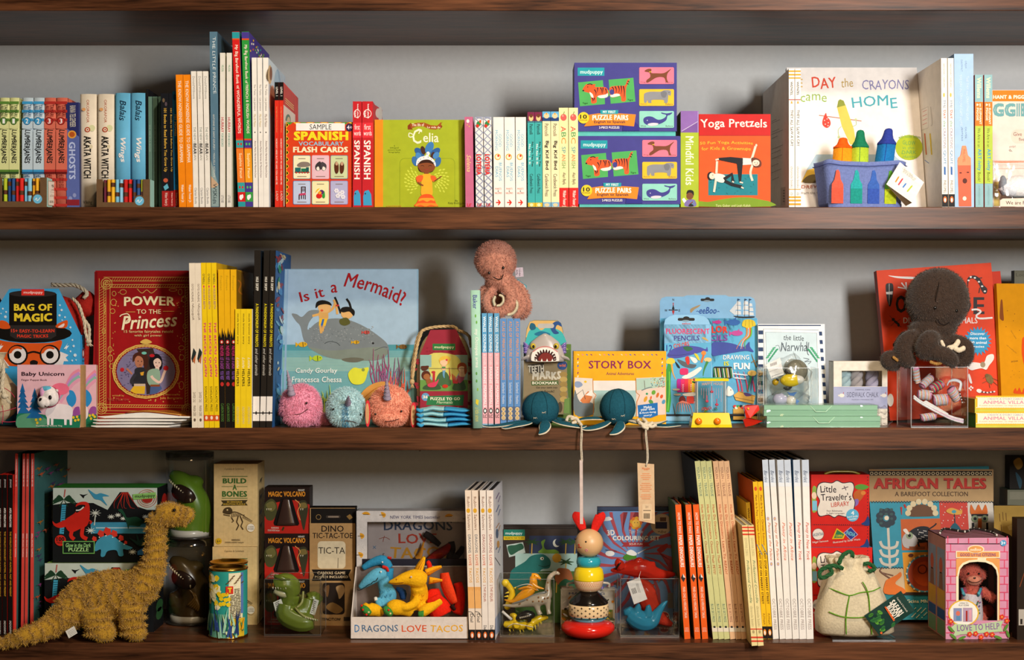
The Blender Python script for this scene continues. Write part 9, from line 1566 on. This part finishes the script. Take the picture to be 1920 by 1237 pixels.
def rabbit():
 Y=.052;k=kk(920,880,3.466,Y);s=S(Y)/3.466;x=k(637,0).x;root=thing('stacking_toy','wooden rabbit stacking toy with red felt ears on a red rocking base','toy',(x,Y,ZD));X=Vc((x,Y,0));z=lambda y:k(0,y).z;off=ZD-k(0,1103).z
 def L(nm,prof,col,kind='gloss',dx=0):m=MB();m.lathe((x+dx*s,Y,0),[(r*s,z(y)+off*(y>960)) for r,y in prof],mat(col,kind),44);return m
 L('',[(40,1103),(100,1096),(150,1075),(174,1048),(172,1020),(150,1002),(100,990),(40,988)],'d92418',dx=-5).build('rocking_base',root)
 L('',[(60,1016),(70,1008),(120,960)],'5f8a9a').build('lower_cup',root);L('',[(120,962),(126,952),(126,942),(118,936)],'2fa8b8').build('teal_rim',root)
 m=L('',[(122,950),(128,944),(131,920),(131,890),(128,870),(120,866)],'e9c898');R=131*s+.0002
 for r_,y in enumerate((882,897,914,930,944)):
  for i in range(-6,7):
   if (i+r_)%2:continue
   a=i*.2;w=lambda da,dy:(x+R*sin(a+da),Y-R*cos(a+da),z(y+dy))
   for p,q in ((.012,7),(.05,2.2)):m.add([w(-p,-q),w(p,-q),w(p,q),w(-p,q)],[(0,1,2,3)],mat('1c1614'))
 m.build('cross_band',root);L('',[(124,872),(127,862),(120,848),(70,800),(56,788),(50,784)],'17120f').build('black_cone',root)
 m=L('',[(50,790),(70,782),(88,758),(97,722),(97,712)],'e6bf94')
 for r_ in range(5):
  for i in range(-9,10):
   y=722+r_*12;rr=(97,95.5,92,87,80)[r_]*s+.0002;a=(i+.5*(r_%2))*.155
   if abs(a)<1.4:w=lambda da,dy:(x+rr*sin(a+da),Y-rr*cos(a+da),z(y+dy));m.add([w(-.025,0),w(0,-2.6),w(.025,0),w(0,2.6)],[(0,1,2,3)],mat('c9342a'))
 m.build('dotted_half',root);L('',[(97.5,716),(99,708),(98,680),(90,645),(70,630),(40,626)],'f3d21c').build('yellow_half',root);L('',[(50,630),(70,628),(78,612),(80,598),(76,576),(66,567),(40,566)],'2f9fb0').build('teal_ring',root)
 m=MB();c=Vc((x+3*s,Y,z(477)));r=92*s;m.ball(c,r,mat('e0b27e','wood'),32,24);m.build('head',root)
 def on(px,py):p=k(px,py,-.02);d=p-c;u,v=d.x/r,d.z/r;return c+Vc((u,-sqrt(max(.02,1-u*u-v*v)),v))*(r*1.004)
 for px,py in ((618,467),(552,457)):e=MB();e.ball(on(px,py),(.0017,.001,.0019),mat('17120f','gloss'),8,6);e.build('eye',root)
 e=MB();e.ball(on(576,490),(.0028,.0008,.0016),mat('b5301f'),8,6);e.tube([on(568,506),on(572,508),on(577,500),on(583,508),on(590,504)],.0007,mat('b5301f'),5,2);e.build('nose_and_mouth',root)
 for px,py in ((622,522),(557,518)):e=MB();n=(on(px,py)-c).normalized();u=n.orthogonal().normalized();w=n.cross(u);e.tube([on(px,py)+(u*cos(a)+w*sin(a))*.0022 for a in [2*PI*i/10 for i in range(11)]],.0006,mat('e08aa0'),5,1);e.build('cheek',root)
 for pts in ([(600,390),(585,350),(562,300),(562,275)],[(672,398),(690,350),(715,300),(712,282)]):m=MB();m.tube([k(*p) for p in pts],[22*s,32*s,34*s,16*s],mat('d9241c','cloth'),14,5,.3,fl_axis=(0,1,0));m.build('ear',root,True)
rabbit()
def case():
 sl=Slab('D',1051,1157,1099,.125);root=thing('carry_case','clear plastic carry case of matching toys behind the wooden rabbit','case',sl.at(.5,.02));m=MB();sl.box(m,.003,sl.w-.003,.003,sl.h*.93,.012,.03,mat('cfc8b8','card'));f=Face(m,sl.O+sl.B*.0118,sl.U,sl.V,sl.N);f.zz=(1040,1080,7.68);f.R(92,200,840,480,'d6d0c2');f.R(92,480,840,780,'8a7a3a');f.T('MATCHING',204,232,720,264,'2f4a7a',.02)
 for i in range(26):rd=Rd(i);x=rd.uniform(100,220) if i%2 else rd.uniform(740,840);y=rd.uniform(300,760);f.E(x,y,rd.uniform(18,44),rd.uniform(8,20),rd.choice(['2a3a24','e08a1c','3f5a2a','d9b01c','efe9dc','8a4a1a','4a7a2a']),rot=rd.uniform(-50,50),n=9)
 m.build('backing_card',root);m=MB();sl.box(m,0,sl.w,0,sl.h*.95,0,.034,clear('case_shell',(.95,.95,.95),.07,.5,.05))
 e=EDGE();[sl.box(m,*q,-.001,0,e) for q in ((0,sl.w,0,.002),(0,.002,.002,sl.h*.95),(sl.w-.002,sl.w,.002,sl.h*.95),(.002,sl.w-.002,sl.h*.95-.002,sl.h*.95))];m.build('shell',root)
 m=MB();c=sl.O+sl.U*sl.w*.5+sl.V*sl.h*.95+sl.B*.015;m.tube([c+sl.U*.04*a+sl.V*b for a,b in ((-1,0),(-.95,.008),(0,.009),(.95,.008),(1,0))],.0025,mat('c0b8a8','plastic'),8,4);m.build('handle',root);m=MB();m.ball(c+sl.U*.026-sl.B*.008,.004,mat('6a5aa0','gloss'),10,8);m.build('clasp',root)
case()
def colour(f):
 f.zz=(920,880,3.466);cx,cy=940,560;f.R(690,275,1185,1010,'6f93c4')
 for i in range(22):
  a=2*PI*i/22;pts=[];
  for r in (60,160,260,360):aa=a+r*.0016;pts.append((cx+r*cos(aa),cy+r*1.15*sin(aa)))
  q=[(x+w*sin(a),y-w*cos(a)) for (x,y),w in zip(pts,(4,18,30,40))];Q=pts+q[::-1]
  if all(690<x<1184 and 276<y<1000 for x,y in Q):f.G(Q,'b04a52')
  else:Q=[(min(max(x,692),1183),min(max(y,277),1000)) for x,y in Q];f.G(Q,'b04a52')
 f.B([720,325,745,312,770,306,790,322,770,332,735,334],'e3e3e3')
 for i in range(9):a=2*PI*i/9;f.E(944+28*cos(a),348+30*sin(a),14,14,('e0702a','d9a02a')[i%2],n=8)
 f.E(944,350,26,26,'eab84a');f.E(935,345,3,None,'333',n=6);f.E(954,345,3,None,'333',n=6);f.T('Tiger Tribe',900,392,990,420,'cfd6e0',0,sl=.2);f.T('3D',756,392,806,428,'f0e6e0',.05,rot=-4);f.T('COLOURING SET',792,430,1098,460,'f3efe6',.05);f.G([850,472,1040,472,1024,486,1040,500,850,500,866,486],'a8343a');f.T('SCI-FI FUN',900,478,986,490,'f0dcd0',.02)
 f.E(1110,355,70,68,'cdb89a');f.R(1070,340,1146,384,'2a2a4a');f.R(1100,310,1140,336,'6a4a3a');f.T('+ibe',1085,395,1140,412,'4a3a2a',.0,sl=.2);f.E(775,545,30,18,'e9e9e6');f.L([745,522,820,530],4,'3a3a44',0);f.E(905,570,44,24,'4a8a2a');f.B([880,545,910,520,950,545,930,560],'f0f0ea');f.L([955,545,1010,515],9,'e6e6e6',False,True);f.B([1080,520,1140,480,1150,500,1110,540],'a8302a')
 for x,y,c in ((1100,700,'e0702a'),(1040,760,'c0402a'),(830,740,'5a4a4a'),(1010,900,'e6b04a')):f.G([(x+(34 if i%2 else 16)*cos(PI*i/5),y+(34 if i%2 else 16)*sin(PI*i/5)) for i in range(10)],c)
 f.R(1150,800,1185,900,'8a8078');f.E(1128,955,34,34,'e6d9c8');f.E(1128,955,30,30,'c0302a');f.T('PLAY',1098,945,1156,968,'f0e0d0',.03)
carton('colouring_set_box','front blue and red swirl colouring set, behind the red bin',Slab('D',1121,1262,959,.19,lean=3),.022,'6f93c4',colour,topcol='4a5a7a',grp='swirl colouring sets')
carton('colouring_set_box','rear colouring set, only its dark striped top edge showing',Slab('D',1121,1260,951,.222,lean=3),.02,'3a4660',lambda f:None,topcol='6a4048',grp='swirl colouring sets')
def redbin():
 acrylic('clear acrylic bin of translucent red and blue dinosaurs, beside the wooden rabbit','D',1164,1273,1085,.056,.085);k=kk(920,880,3.466,.1);s=S(.1)/3.466;g='translucent dinosaurs';rd_='c9301f'
 critter('translucent red dinosaur lying across the top of the bin','toy','jelly_dinosaur',k,s,rd_,[([(780,655,0),(850,650,0),(920,640,0),(1000,645,.002),(1080,680,.004),(1200,680,.004)],[10,30,58,62,44,12]),([(850,640,-.006),(835,610,-.008),(845,585,-.008)],[30,32,24]),([(940,640,-.004),(955,590,-.006),(985,585,-.006)],[34,20,14]),([(1030,650,0),(1050,610,0),(1060,625,0)],[30,20,14])],'trans',g,[('tooth_row','2a1a16',[([(812,650,-.012),(830,620,-.016),(850,600,-.014)],[4,8,4])])])
 critter('translucent red dinosaur standing inside the bin behind the blue one','toy','jelly_dinosaur',k,s,'d2402a',[([(940,730,.004),(1000,790,.006),(1030,870,.006),(1080,950,.006),(1180,1010,.004)],[44,70,66,50,16]),([(1060,800,-.002),(1030,790,-.006)],[24,18]),([(1040,920,0),(1060,1020,0)],[46,24])],'trans',g)
 critter('translucent blue dinosaur lying on its back with tail raised in the bin','toy','jelly_dinosaur',k,s,'3f9fc0',[([(902,938,-.018),(946,966,-.02),(1000,990,-.02),(1050,985,-.02),(1085,930,-.02),(1120,880,-.02),(1150,852,-.02)],[50,64,60,46,30,18,5]),([(950,930,-.024),(960,890,-.026),(972,880,-.026)],[34,20,16]),([(1020,950,-.024),(1025,900,-.026),(1018,882,-.026)],[34,20,16]),([(902,930,-.018),(885,900,-.018)],[44,28])],'trans',g)
 t=MB();a=[k(932,876,-.034),k(1018,842,-.034),k(968,700,-.034),k(885,732,-.034)];t.prism(a,(0,.0006,0),mat('e6e0da','card'));f=Face(t,a[0],a[1]-a[0],a[3]-a[0]);f.zz=(920,880,3.466);[f.L([(914+i*6,775-i*2),(926+i*6,810-i*2)],3,'4a4444',0) for i in range(5)];[f.L([(945+i*6,740),(962+i*6,800)],2,'9a9490',0) for i in range(3)];rt=thing('price_tag','white price tag hung at the bin of translucent dinosaurs','tag',a[0]);t.build('card',rt);q=MB();q.tube([k(962,706,-.036),k(975,660,-.02)],.0005,mat('e9e4dc'),5,1);q.build('string',rt)
redbin()
def bag():
 k=kk(1510,830,3.039,.05);s=S(.05)/3.039;root=thing('drawstring_bag','cream cloth drawstring bag with green grid lines, before the red suitcase boxes','bag',(k(280,0).x,.05,ZD+.006));cl=mat('d6c6a6','cloth');zb=ZD+.0065;n=48
 def ring(cx,rx,ry,z,am,fr):return [(k(cx,0).x+rx*s*copysign(abs(cos(a))**.75,cos(a))*(1+am*sin(fr*a+1)),.058+ry*copysign(abs(sin(a))**.75,sin(a))*(1+am*1.4*sin(fr*a+.5)),z+.0008*sin(5*a)) for a in [2*PI*i/n for i in range(n)]]
 zz=lambda y:zb+(1105-y)*s;m=MB();m.rings([ring(285,190,.03,zb,.0,3),ring(285,222,.04,zz(1085),.01,5),ring(280,220,.042,zz(1000),.014,5),ring(270,190,.042,zz(900),.02,6),ring(265,160,.04,zz(820),.03,7),ring(262,128,.034,zz(760),.07,9),ring(250,96,.026,zz(722),.13,11),ring(245,100,.027,zz(700),.16,11),ring(245,112,.03,zz(668),.15,11),ring(245,104,.027,zz(664),.15,11),ring(245,60,.012,zz(700),.1,11)],cl);m.build('sack',root)
 def surf(x,y):
  t=[(1105,222,285),(1000,220,280),(900,190,270),(820,160,265),(760,128,262)];rx=next((a[1]+(b[1]-a[1])*(a[0]-y)/(a[0]-b[0]) for a,b in zip(t,t[1:]) if b[0]<=y<=a[0]),222);cx=270;u=min(.98,abs(x-cx)/rx);ry=.0425*(1 if y>880 else .97);v=k(x,0);return Vc((v.x,.058-ry*(1-u**2.67)**.375*1.03-.0012,zz(y)))
 for pts in ([(122,832),(170,848),(230,866),(290,850),(360,842),(412,828)],[(116,962),(160,978),(208,988),(280,990),(345,984),(420,984)],[(228,870),(216,930),(208,1000),(210,1085)],[(302,790),(325,830),(338,880),(345,980),(355,1088)]):q=MB();q.tube([surf(*p) for p in pts],.0011,mat('5f9a1f','cloth'),6,4);q.build('grid_stripe',root)
 c=MB();gr=mat('2a5a34','rope');rope(c,[k(215,715,-.03),k(150,700,-.034),k(85,730,-.034),k(90,770,-.034),k(150,740,-.034),k(130,700,-.03)],.0042,gr);rope(c,[k(190,690,-.026),k(215,640,-.02),k(260,620,-.012),k(270,650,-.02)],.0042,gr);rope(c,[k(330,690,-.02),k(370,690,-.02),k(395,720,-.02),k(360,730,-.026)],.0042,gr);c.build('drawstring',root)
 t=MB();f4=[k(425,1100,-.044),k(622,958,-.044),k(545,843,-.036),k(335,985,-.046)];t.prism(f4,(0,.0008,0),mat('16362e','card'));f=Face(t,f4[0],f4[1]-f4[0],f4[3]-f4[0]);f.zz=(1510,830,3.039);f.k=8
 for i in range(13):rd=Rd(i+3);u,v=rd.uniform(.05,.42),rd.uniform(.05,.9);x=425+u*197-v*90;y=1100-u*142-v*115;f.E(x,y,17,10,rd.choice(['3f7a2a','5a9a34','2f6a34']),rot=rd.uniform(-60,60),n=9);f.L([(x-12,y+6),(x+12,y-6)],2,'1c3a24',0)
 f.T('SAFARI',490,920,552,948,'efe6d6',.06,rot=56) if 0 else None
 f.T('SAFARI',472,920,566,956,'efe6d6',.05,rot=54);f.T('BUDDY',455,944,540,980,'efe6d6',.05,rot=54);f.T('Cupcakes & Cartwheels',500,915,600,928,'e6dcc8',.0,rot=54);f.G([450,935,458,930,510,1008,502,1016],'d9602a');f.E(432,1082,7,7,'e0642a',n=8);t.build('swing_tag',root)
 r=MB();X0,X1=k(135,0).x,k(490,0).x;r.rbox(X0,X1,.018,.098,ZD+.0003,ZD+.0055,ACRYL());r.rbox(X0,X1,.0172,.018,ZD+.0003,ZD+.0012,EDGE());rt=thing('display_riser','low clear plastic riser under the cream drawstring bag','stand',(k(310,0).x,.05,ZD));r.build('slab',rt)
bag()
def dollbox():
 sl=Slab('D',1773,1892,1008.5,.036);d=.125;k=lambda x,y:(1510+x/3.039,830+y/3.039);root=thing('doll_box','pink brick-pattern doll box with arched window and twisted cord handle','box',sl.at(.5,.06));m=MB();t=.0012;pk=mat('d592ac');F=Face(MB(),sl.O,sl.U,sl.V,sl.N);F.zz=(1510,830,3.039)
 arch=[(872,1012),(872,760),(880,720),(900,695),(935,680),(980,676),(1025,680),(1062,695),(1085,722),(1093,760),(1093,1012)];out=[(800,1120),(800,760),(800,545),(860,543),(920,542),(980,541),(1040,541),(1100,540),(1158,540),(1158,760),(1158,1115)];n=len(arch)
 w=lambda p,dd=0:F.w(*p)-sl.N*dd
 for i in range(n-1):m.prism([w(arch[i]),w(arch[i+1]),w(out[i+1]),w(out[i])],sl.B*t,pk)
 m.prism([w(arch[0]),w(arch[-1]),w(out[-1]),w(out[0])],sl.B*t,pk)
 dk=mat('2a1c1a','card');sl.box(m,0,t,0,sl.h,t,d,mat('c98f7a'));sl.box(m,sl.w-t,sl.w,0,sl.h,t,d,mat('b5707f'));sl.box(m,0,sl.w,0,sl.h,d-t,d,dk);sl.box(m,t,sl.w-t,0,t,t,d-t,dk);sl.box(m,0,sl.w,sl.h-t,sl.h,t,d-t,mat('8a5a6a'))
 f=Face(m,sl.O,sl.U,sl.V,sl.N);f.zz=(1510,830,3.039);ln='d9486a'
 for r in range(12):
  y=575+r*46;f.L([(802,y),(858 if r>1 else 1156,y)],5,ln,0);f.L([(1106,y),(1156,y)],5,ln,0);x=828 if r%2 else 812;f.L([(x,y-44),(x,y)],5,ln,0);x=1134 if r%2 else 1150;f.L([(x,y-44),(x,y)],5,ln,0)
 for x in (870,930,1040,1090):f.L([(x,543),(x,574)],5,ln,0)
 cr='f3e6c0';o2=[(x+(x-982)*.06,y-(12 if y<1000 else 0)) for x,y in arch];fr=[(858,1020),(858,620),(1106,618),(1106,1020)]
 for A,B in ((arch[:6],[(858,1012),(858,760),(858,660),(880,655),(930,655),(980,655)]),(arch[5:],[(980,655),(1030,655),(1080,655),(1106,660),(1106,760),(1106,1012)])):
  for i in range(5):f.G([A[i],A[i+1],B[i+1],B[i]],'e8a05a' if 1<=(i if A is arch[:6] else i) else cr);f.k-=.9
 f.k+=3
 for i in range(n-1):f.G([arch[i],arch[i+1],o2[i+1],o2[i]],cr);f.k-=.9
 f.k+=3;f.R(856,615,1108,655,cr);f.R(862,620,1102,650,'e8a05a');f.E(970,605,48,24,cr);f.E(970,606,42,20,'e8a05a');f.T('eeBoo',938,598,1000,615,'f9ecd0',.02,sl=.2);f.T('GOOD LITTLE CITIZENS',880,628,1084,645,'8a3f7a',.03);f.E(1126,570,18,17,'4a9ac8');f.T('3+',1113,560,1139,579,'f0f4f6',.04)
 f.E(900,968,88,76,'e6b43a');f.E(900,968,80,69,'f3ece0');f.T('OPENS TO',876,908,926,917,'4a4050',.01);f.T('PLAY SCENE',872,920,930,929,'4a4050',.01);f.R(842,940,890,1015,'8a90b5');f.R(896,938,950,1018,'b59ab0');f.E(868,970,12,14,'d9705a');f.R(858,984,880,1010,'5a8ab0');f.R(912,955,922,1015,'a8302a');f.R(930,950,945,1010,'e0a0b0');f.k+=2
 f.G([830,1050,850,1030,960,1035,1080,1018,1125,1012,1112,1045,1124,1072,1000,1082,880,1090,836,1104,850,1075],'b9cfa0');f.T('LOVE TO HELP',862,1030,1104,1066,'8a5a9a',.015,rot=-3)
 for x,y in ((1118,990),(1146,1012),(934,1088),(968,1085),(1030,1088),(1062,1090),(998,1104),(826,1015)):[f.E(x+9*cos(a),y+9*sin(a),7,7,'d9402a',n=7) for a in (0,1.26,2.5,3.8,5)];f.E(x,y,5,5,'f0b04a',n=6)
 for x,y,r in ((1140,1050,-60),(1095,1105,20),(890,1108,-20),(840,1100,40),(1150,1085,70),(826,1058,50)):f.E(x,y,24,8,'5a8a34',rot=r,n=9)
 g=sl.side(m,0);g.zz=(1510,830,3.039);P0=sl.O
 W=lambda u,v:P0-sl.U*.0001+sl.B*u+sl.V*v
 for u0,u1 in ((.006,.058),(.068,.12)):
  for v0,v1,c in ((.0,.03,'7fae7a'),(.03,.05,'3a5a9a'),(.05,.085,'e0b83a'),(.085,.16,'8fa9c0')):m.add([W(u0,v0*1.05+.002),W(u1,v0*1.05+.002),W(u1,v1*1.05),W(u0,v1*1.05)],[(0,1,2,3)],mat(c))
  c=(u0+u1)/2;m.add([W(c+.012*cos(a)-.0001*0,.135+.016*sin(a))-sl.U*.0001 for a in [k_*.63 for k_ in range(10)]],[tuple(range(10))],mat('c9603f'));m.add([W(c-.014,.09)-sl.U*.0001,W(c+.014,.09)-sl.U*.0001,W(c+.01,.122)-sl.U*.0001,W(c-.01,.122)-sl.U*.0001],[(0,1,2,3)],mat('8a6a5a'))
 m.build('carton',root);p=MB();sl.box(p,sl.w*.19,sl.w*.83,sl.h*.18,sl.h*.76,t+.0003,t+.0006,clear('doll_window',(.97,.97,.97),.02,.3,.04));p.build('window',root)
 h=MB();rp=mat('2a2422','rope');rw=mat('d9d2c8','rope');c=sl.O+sl.V*(sl.h+.003)+sl.U*sl.w*.4+sl.B*.05;q=[c+sl.U*a+sl.B*b+sl.V*z_ for a,b,z_ in ((-.045,.0,0),(-.03,.02,.006),(0,-.01,.004),(.025,.015,.007),(.05,-.01,.003),(.055,-.03,0))];h.tube(q,.0022,rp,8,4);[h.ball(Vc(v),.0024,rw,6,5) for v in cat([tuple(v) for v in q],3,0)];h.build('cord_handle',root)
 kd=kk(1510,830,3.039,.075);s=S(.075)/3.039;rt=thing('plush_monkey','pink plush monkey doll in flowered dress inside the arched box window','doll',kd(950,1010));fu=mat('c9604f','plush');b=MB();b.ball(kd(948,755),(62*s,.018,68*s),fu,20,14);b.ball(kd(1012,748,.004),(20*s,.006,30*s),fu,12,8);b.ball(kd(884,740,.004),(16*s,.006,28*s),fu,12,8);b.tube([kd(950,820),kd(945,920),kd(945,1000)],[40*s,60*s,62*s],fu);b.tube([kd(1000,840),kd(1045,870,-.004),kd(1078,890,-.006)],[26*s,24*s,26*s],fu);b.tube([kd(980,980),kd(1010,1010,-.006),kd(1030,1015,-.01)],[36*s,30*s,26*s],fu)
 plush(b,'body',rt,'c9604f',.0022,5000,.003,7);q=MB();q.ball(kd(960,780,-.012),(44*s,.010,32*s),mat('d98a70','plush'),16,10);q.build('muzzle',rt)
 for x in (930,990):q=MB();q.ball(kd(x,745,-.0185),.0021,mat('15110f','gloss'),8,6);q.build('eye',rt)
 q=MB();q.ball(kd(965,770,-.0225),(.0025,.0012,.0016),mat('1a1310','gloss'),8,6);q.build('nose',rt);q=MB();q.tube([kd(928,782,-.0205),kd(950,794,-.022),kd(980,794,-.022),kd(1005,780,-.0205)],.0007,mat('3a1a16'),5,3);q.build('mouth',rt)
 q=MB();q.tube([kd(948,858,-.003),kd(945,900,-.003),kd(942,960,-.003),(kd(942,1010,-.003))],[52*s,60*s,68*s,70*s],mat('d9d0d6','cloth'),16,4,1);rd=Rd(5);[q.ball(kd(942+rd.uniform(-55,55),rd.uniform(890,1005),-.026+abs(rd.uniform(-.002,0))),.0016,mat(rd.choice(['5a6ab5','c0505a','4a8a6a','8a5aa0']),'cloth'),6,5) for _ in range(40)];q.build('dress',rt)
 q=MB();[q.tube([kd(a,830,-.012),kd(b_,870,-.024)],.0028,mat('4a9ab0','cloth'),8,2) for a,b_ in ((890,905),(1000,985))];[q.ball(kd(a,858,-.0255),.0034,mat('5fb0c0','cloth'),8,6) for a in (900,988)];q.build('overall_strap',rt);q=MB();q.tube([kd(885,850),kd(1010,850)],.009,mat('a84a6a','cloth'),10,1);q.build('checked_shirt',rt);q=MB();Z=kd(1040,960,.02);q.ball(Z,(.014,.01,.014),mat('7a2418','cloth'),10,8);q.build('seat_cushion',rt)
dollbox()
def right_end():
 def och(f):
  f.zz=(1850,840,3.343);f.R(46,360,330,1240,'9a7c3a');f.G([46,500,90,520,140,540,160,555,190,480,205,440,330,430,330,1240,46,1240],'241a10');f.G([130,490,190,470,200,500,140,515],'b59a5a')
  for x,y in ((80,410),(100,400),(120,405),(90,480)):f.L([(x,y),(x+4,y+50)],4,'5a3a1c',0)
  f.B([190,560,200,540,205,640,195,650],'b5862a');f.B([215,570,232,570,228,620,222,680,212,640],'b5862a');f.E(90,930,30,40,'1c2f1c')
 sl=Slab('D',1868,1990,949,.11,yaw=-14);r=face_book('book','ochre and black picture book at the end of the lower shelf',sl,.03,'241a10',och)
 sl=Slab('D',1907,2010,972,.03,yaw=0);carton('book_box','dark book with a white barcode label at the picture edge',sl,.03,'2a1f16',lambda f:(f.R(1910,1142,1940,1172,'b5aca0'),f.R(1913,1160,1917,1170,'2a2420'),f.L([1912,1100,1925,1060],1.5,'7a3a1a',0)))
 sl=Slab('D',1889,2000,918,.21);carton('book_box','grey green book block behind the ochre book',sl,.05,'6a6a5a',lambda f:f.R(1893,922,1960,936,'7a7868'),topcol='2a3a2a')
 sl2=Slab('D',1893,2000,855,.225,z=sl.O.z+sl.h+.0004);carton('book_box','dark picture book with gold trees, on top of the grey green block',sl2,.03,'1c1814',lambda f:(f.B([1900,865,1912,858,1918,872,1908,880],'8a6a2a'),f.B([1904,885,1916,900,1912,916],'2a4a5a')))
right_end()
m=MB();m.tube([(-.166*1.11,.2,ZC-.0425),(-.166*1.11,.2,ZC-.052),(-.166*1.11,.194,ZC-.058)],.002,mat('8a8070','plastic'),8,2);m.rbox(-.166*1.11-.006,-.166*1.11+.006,.195,.206,ZC-.0445,ZC-.0422,mat('9a9080','plastic'));solo(m,'cable_clip','tiny cable clip under the middle shelf above the dragon boxes','clip',(-.184,.2,ZC-.042))
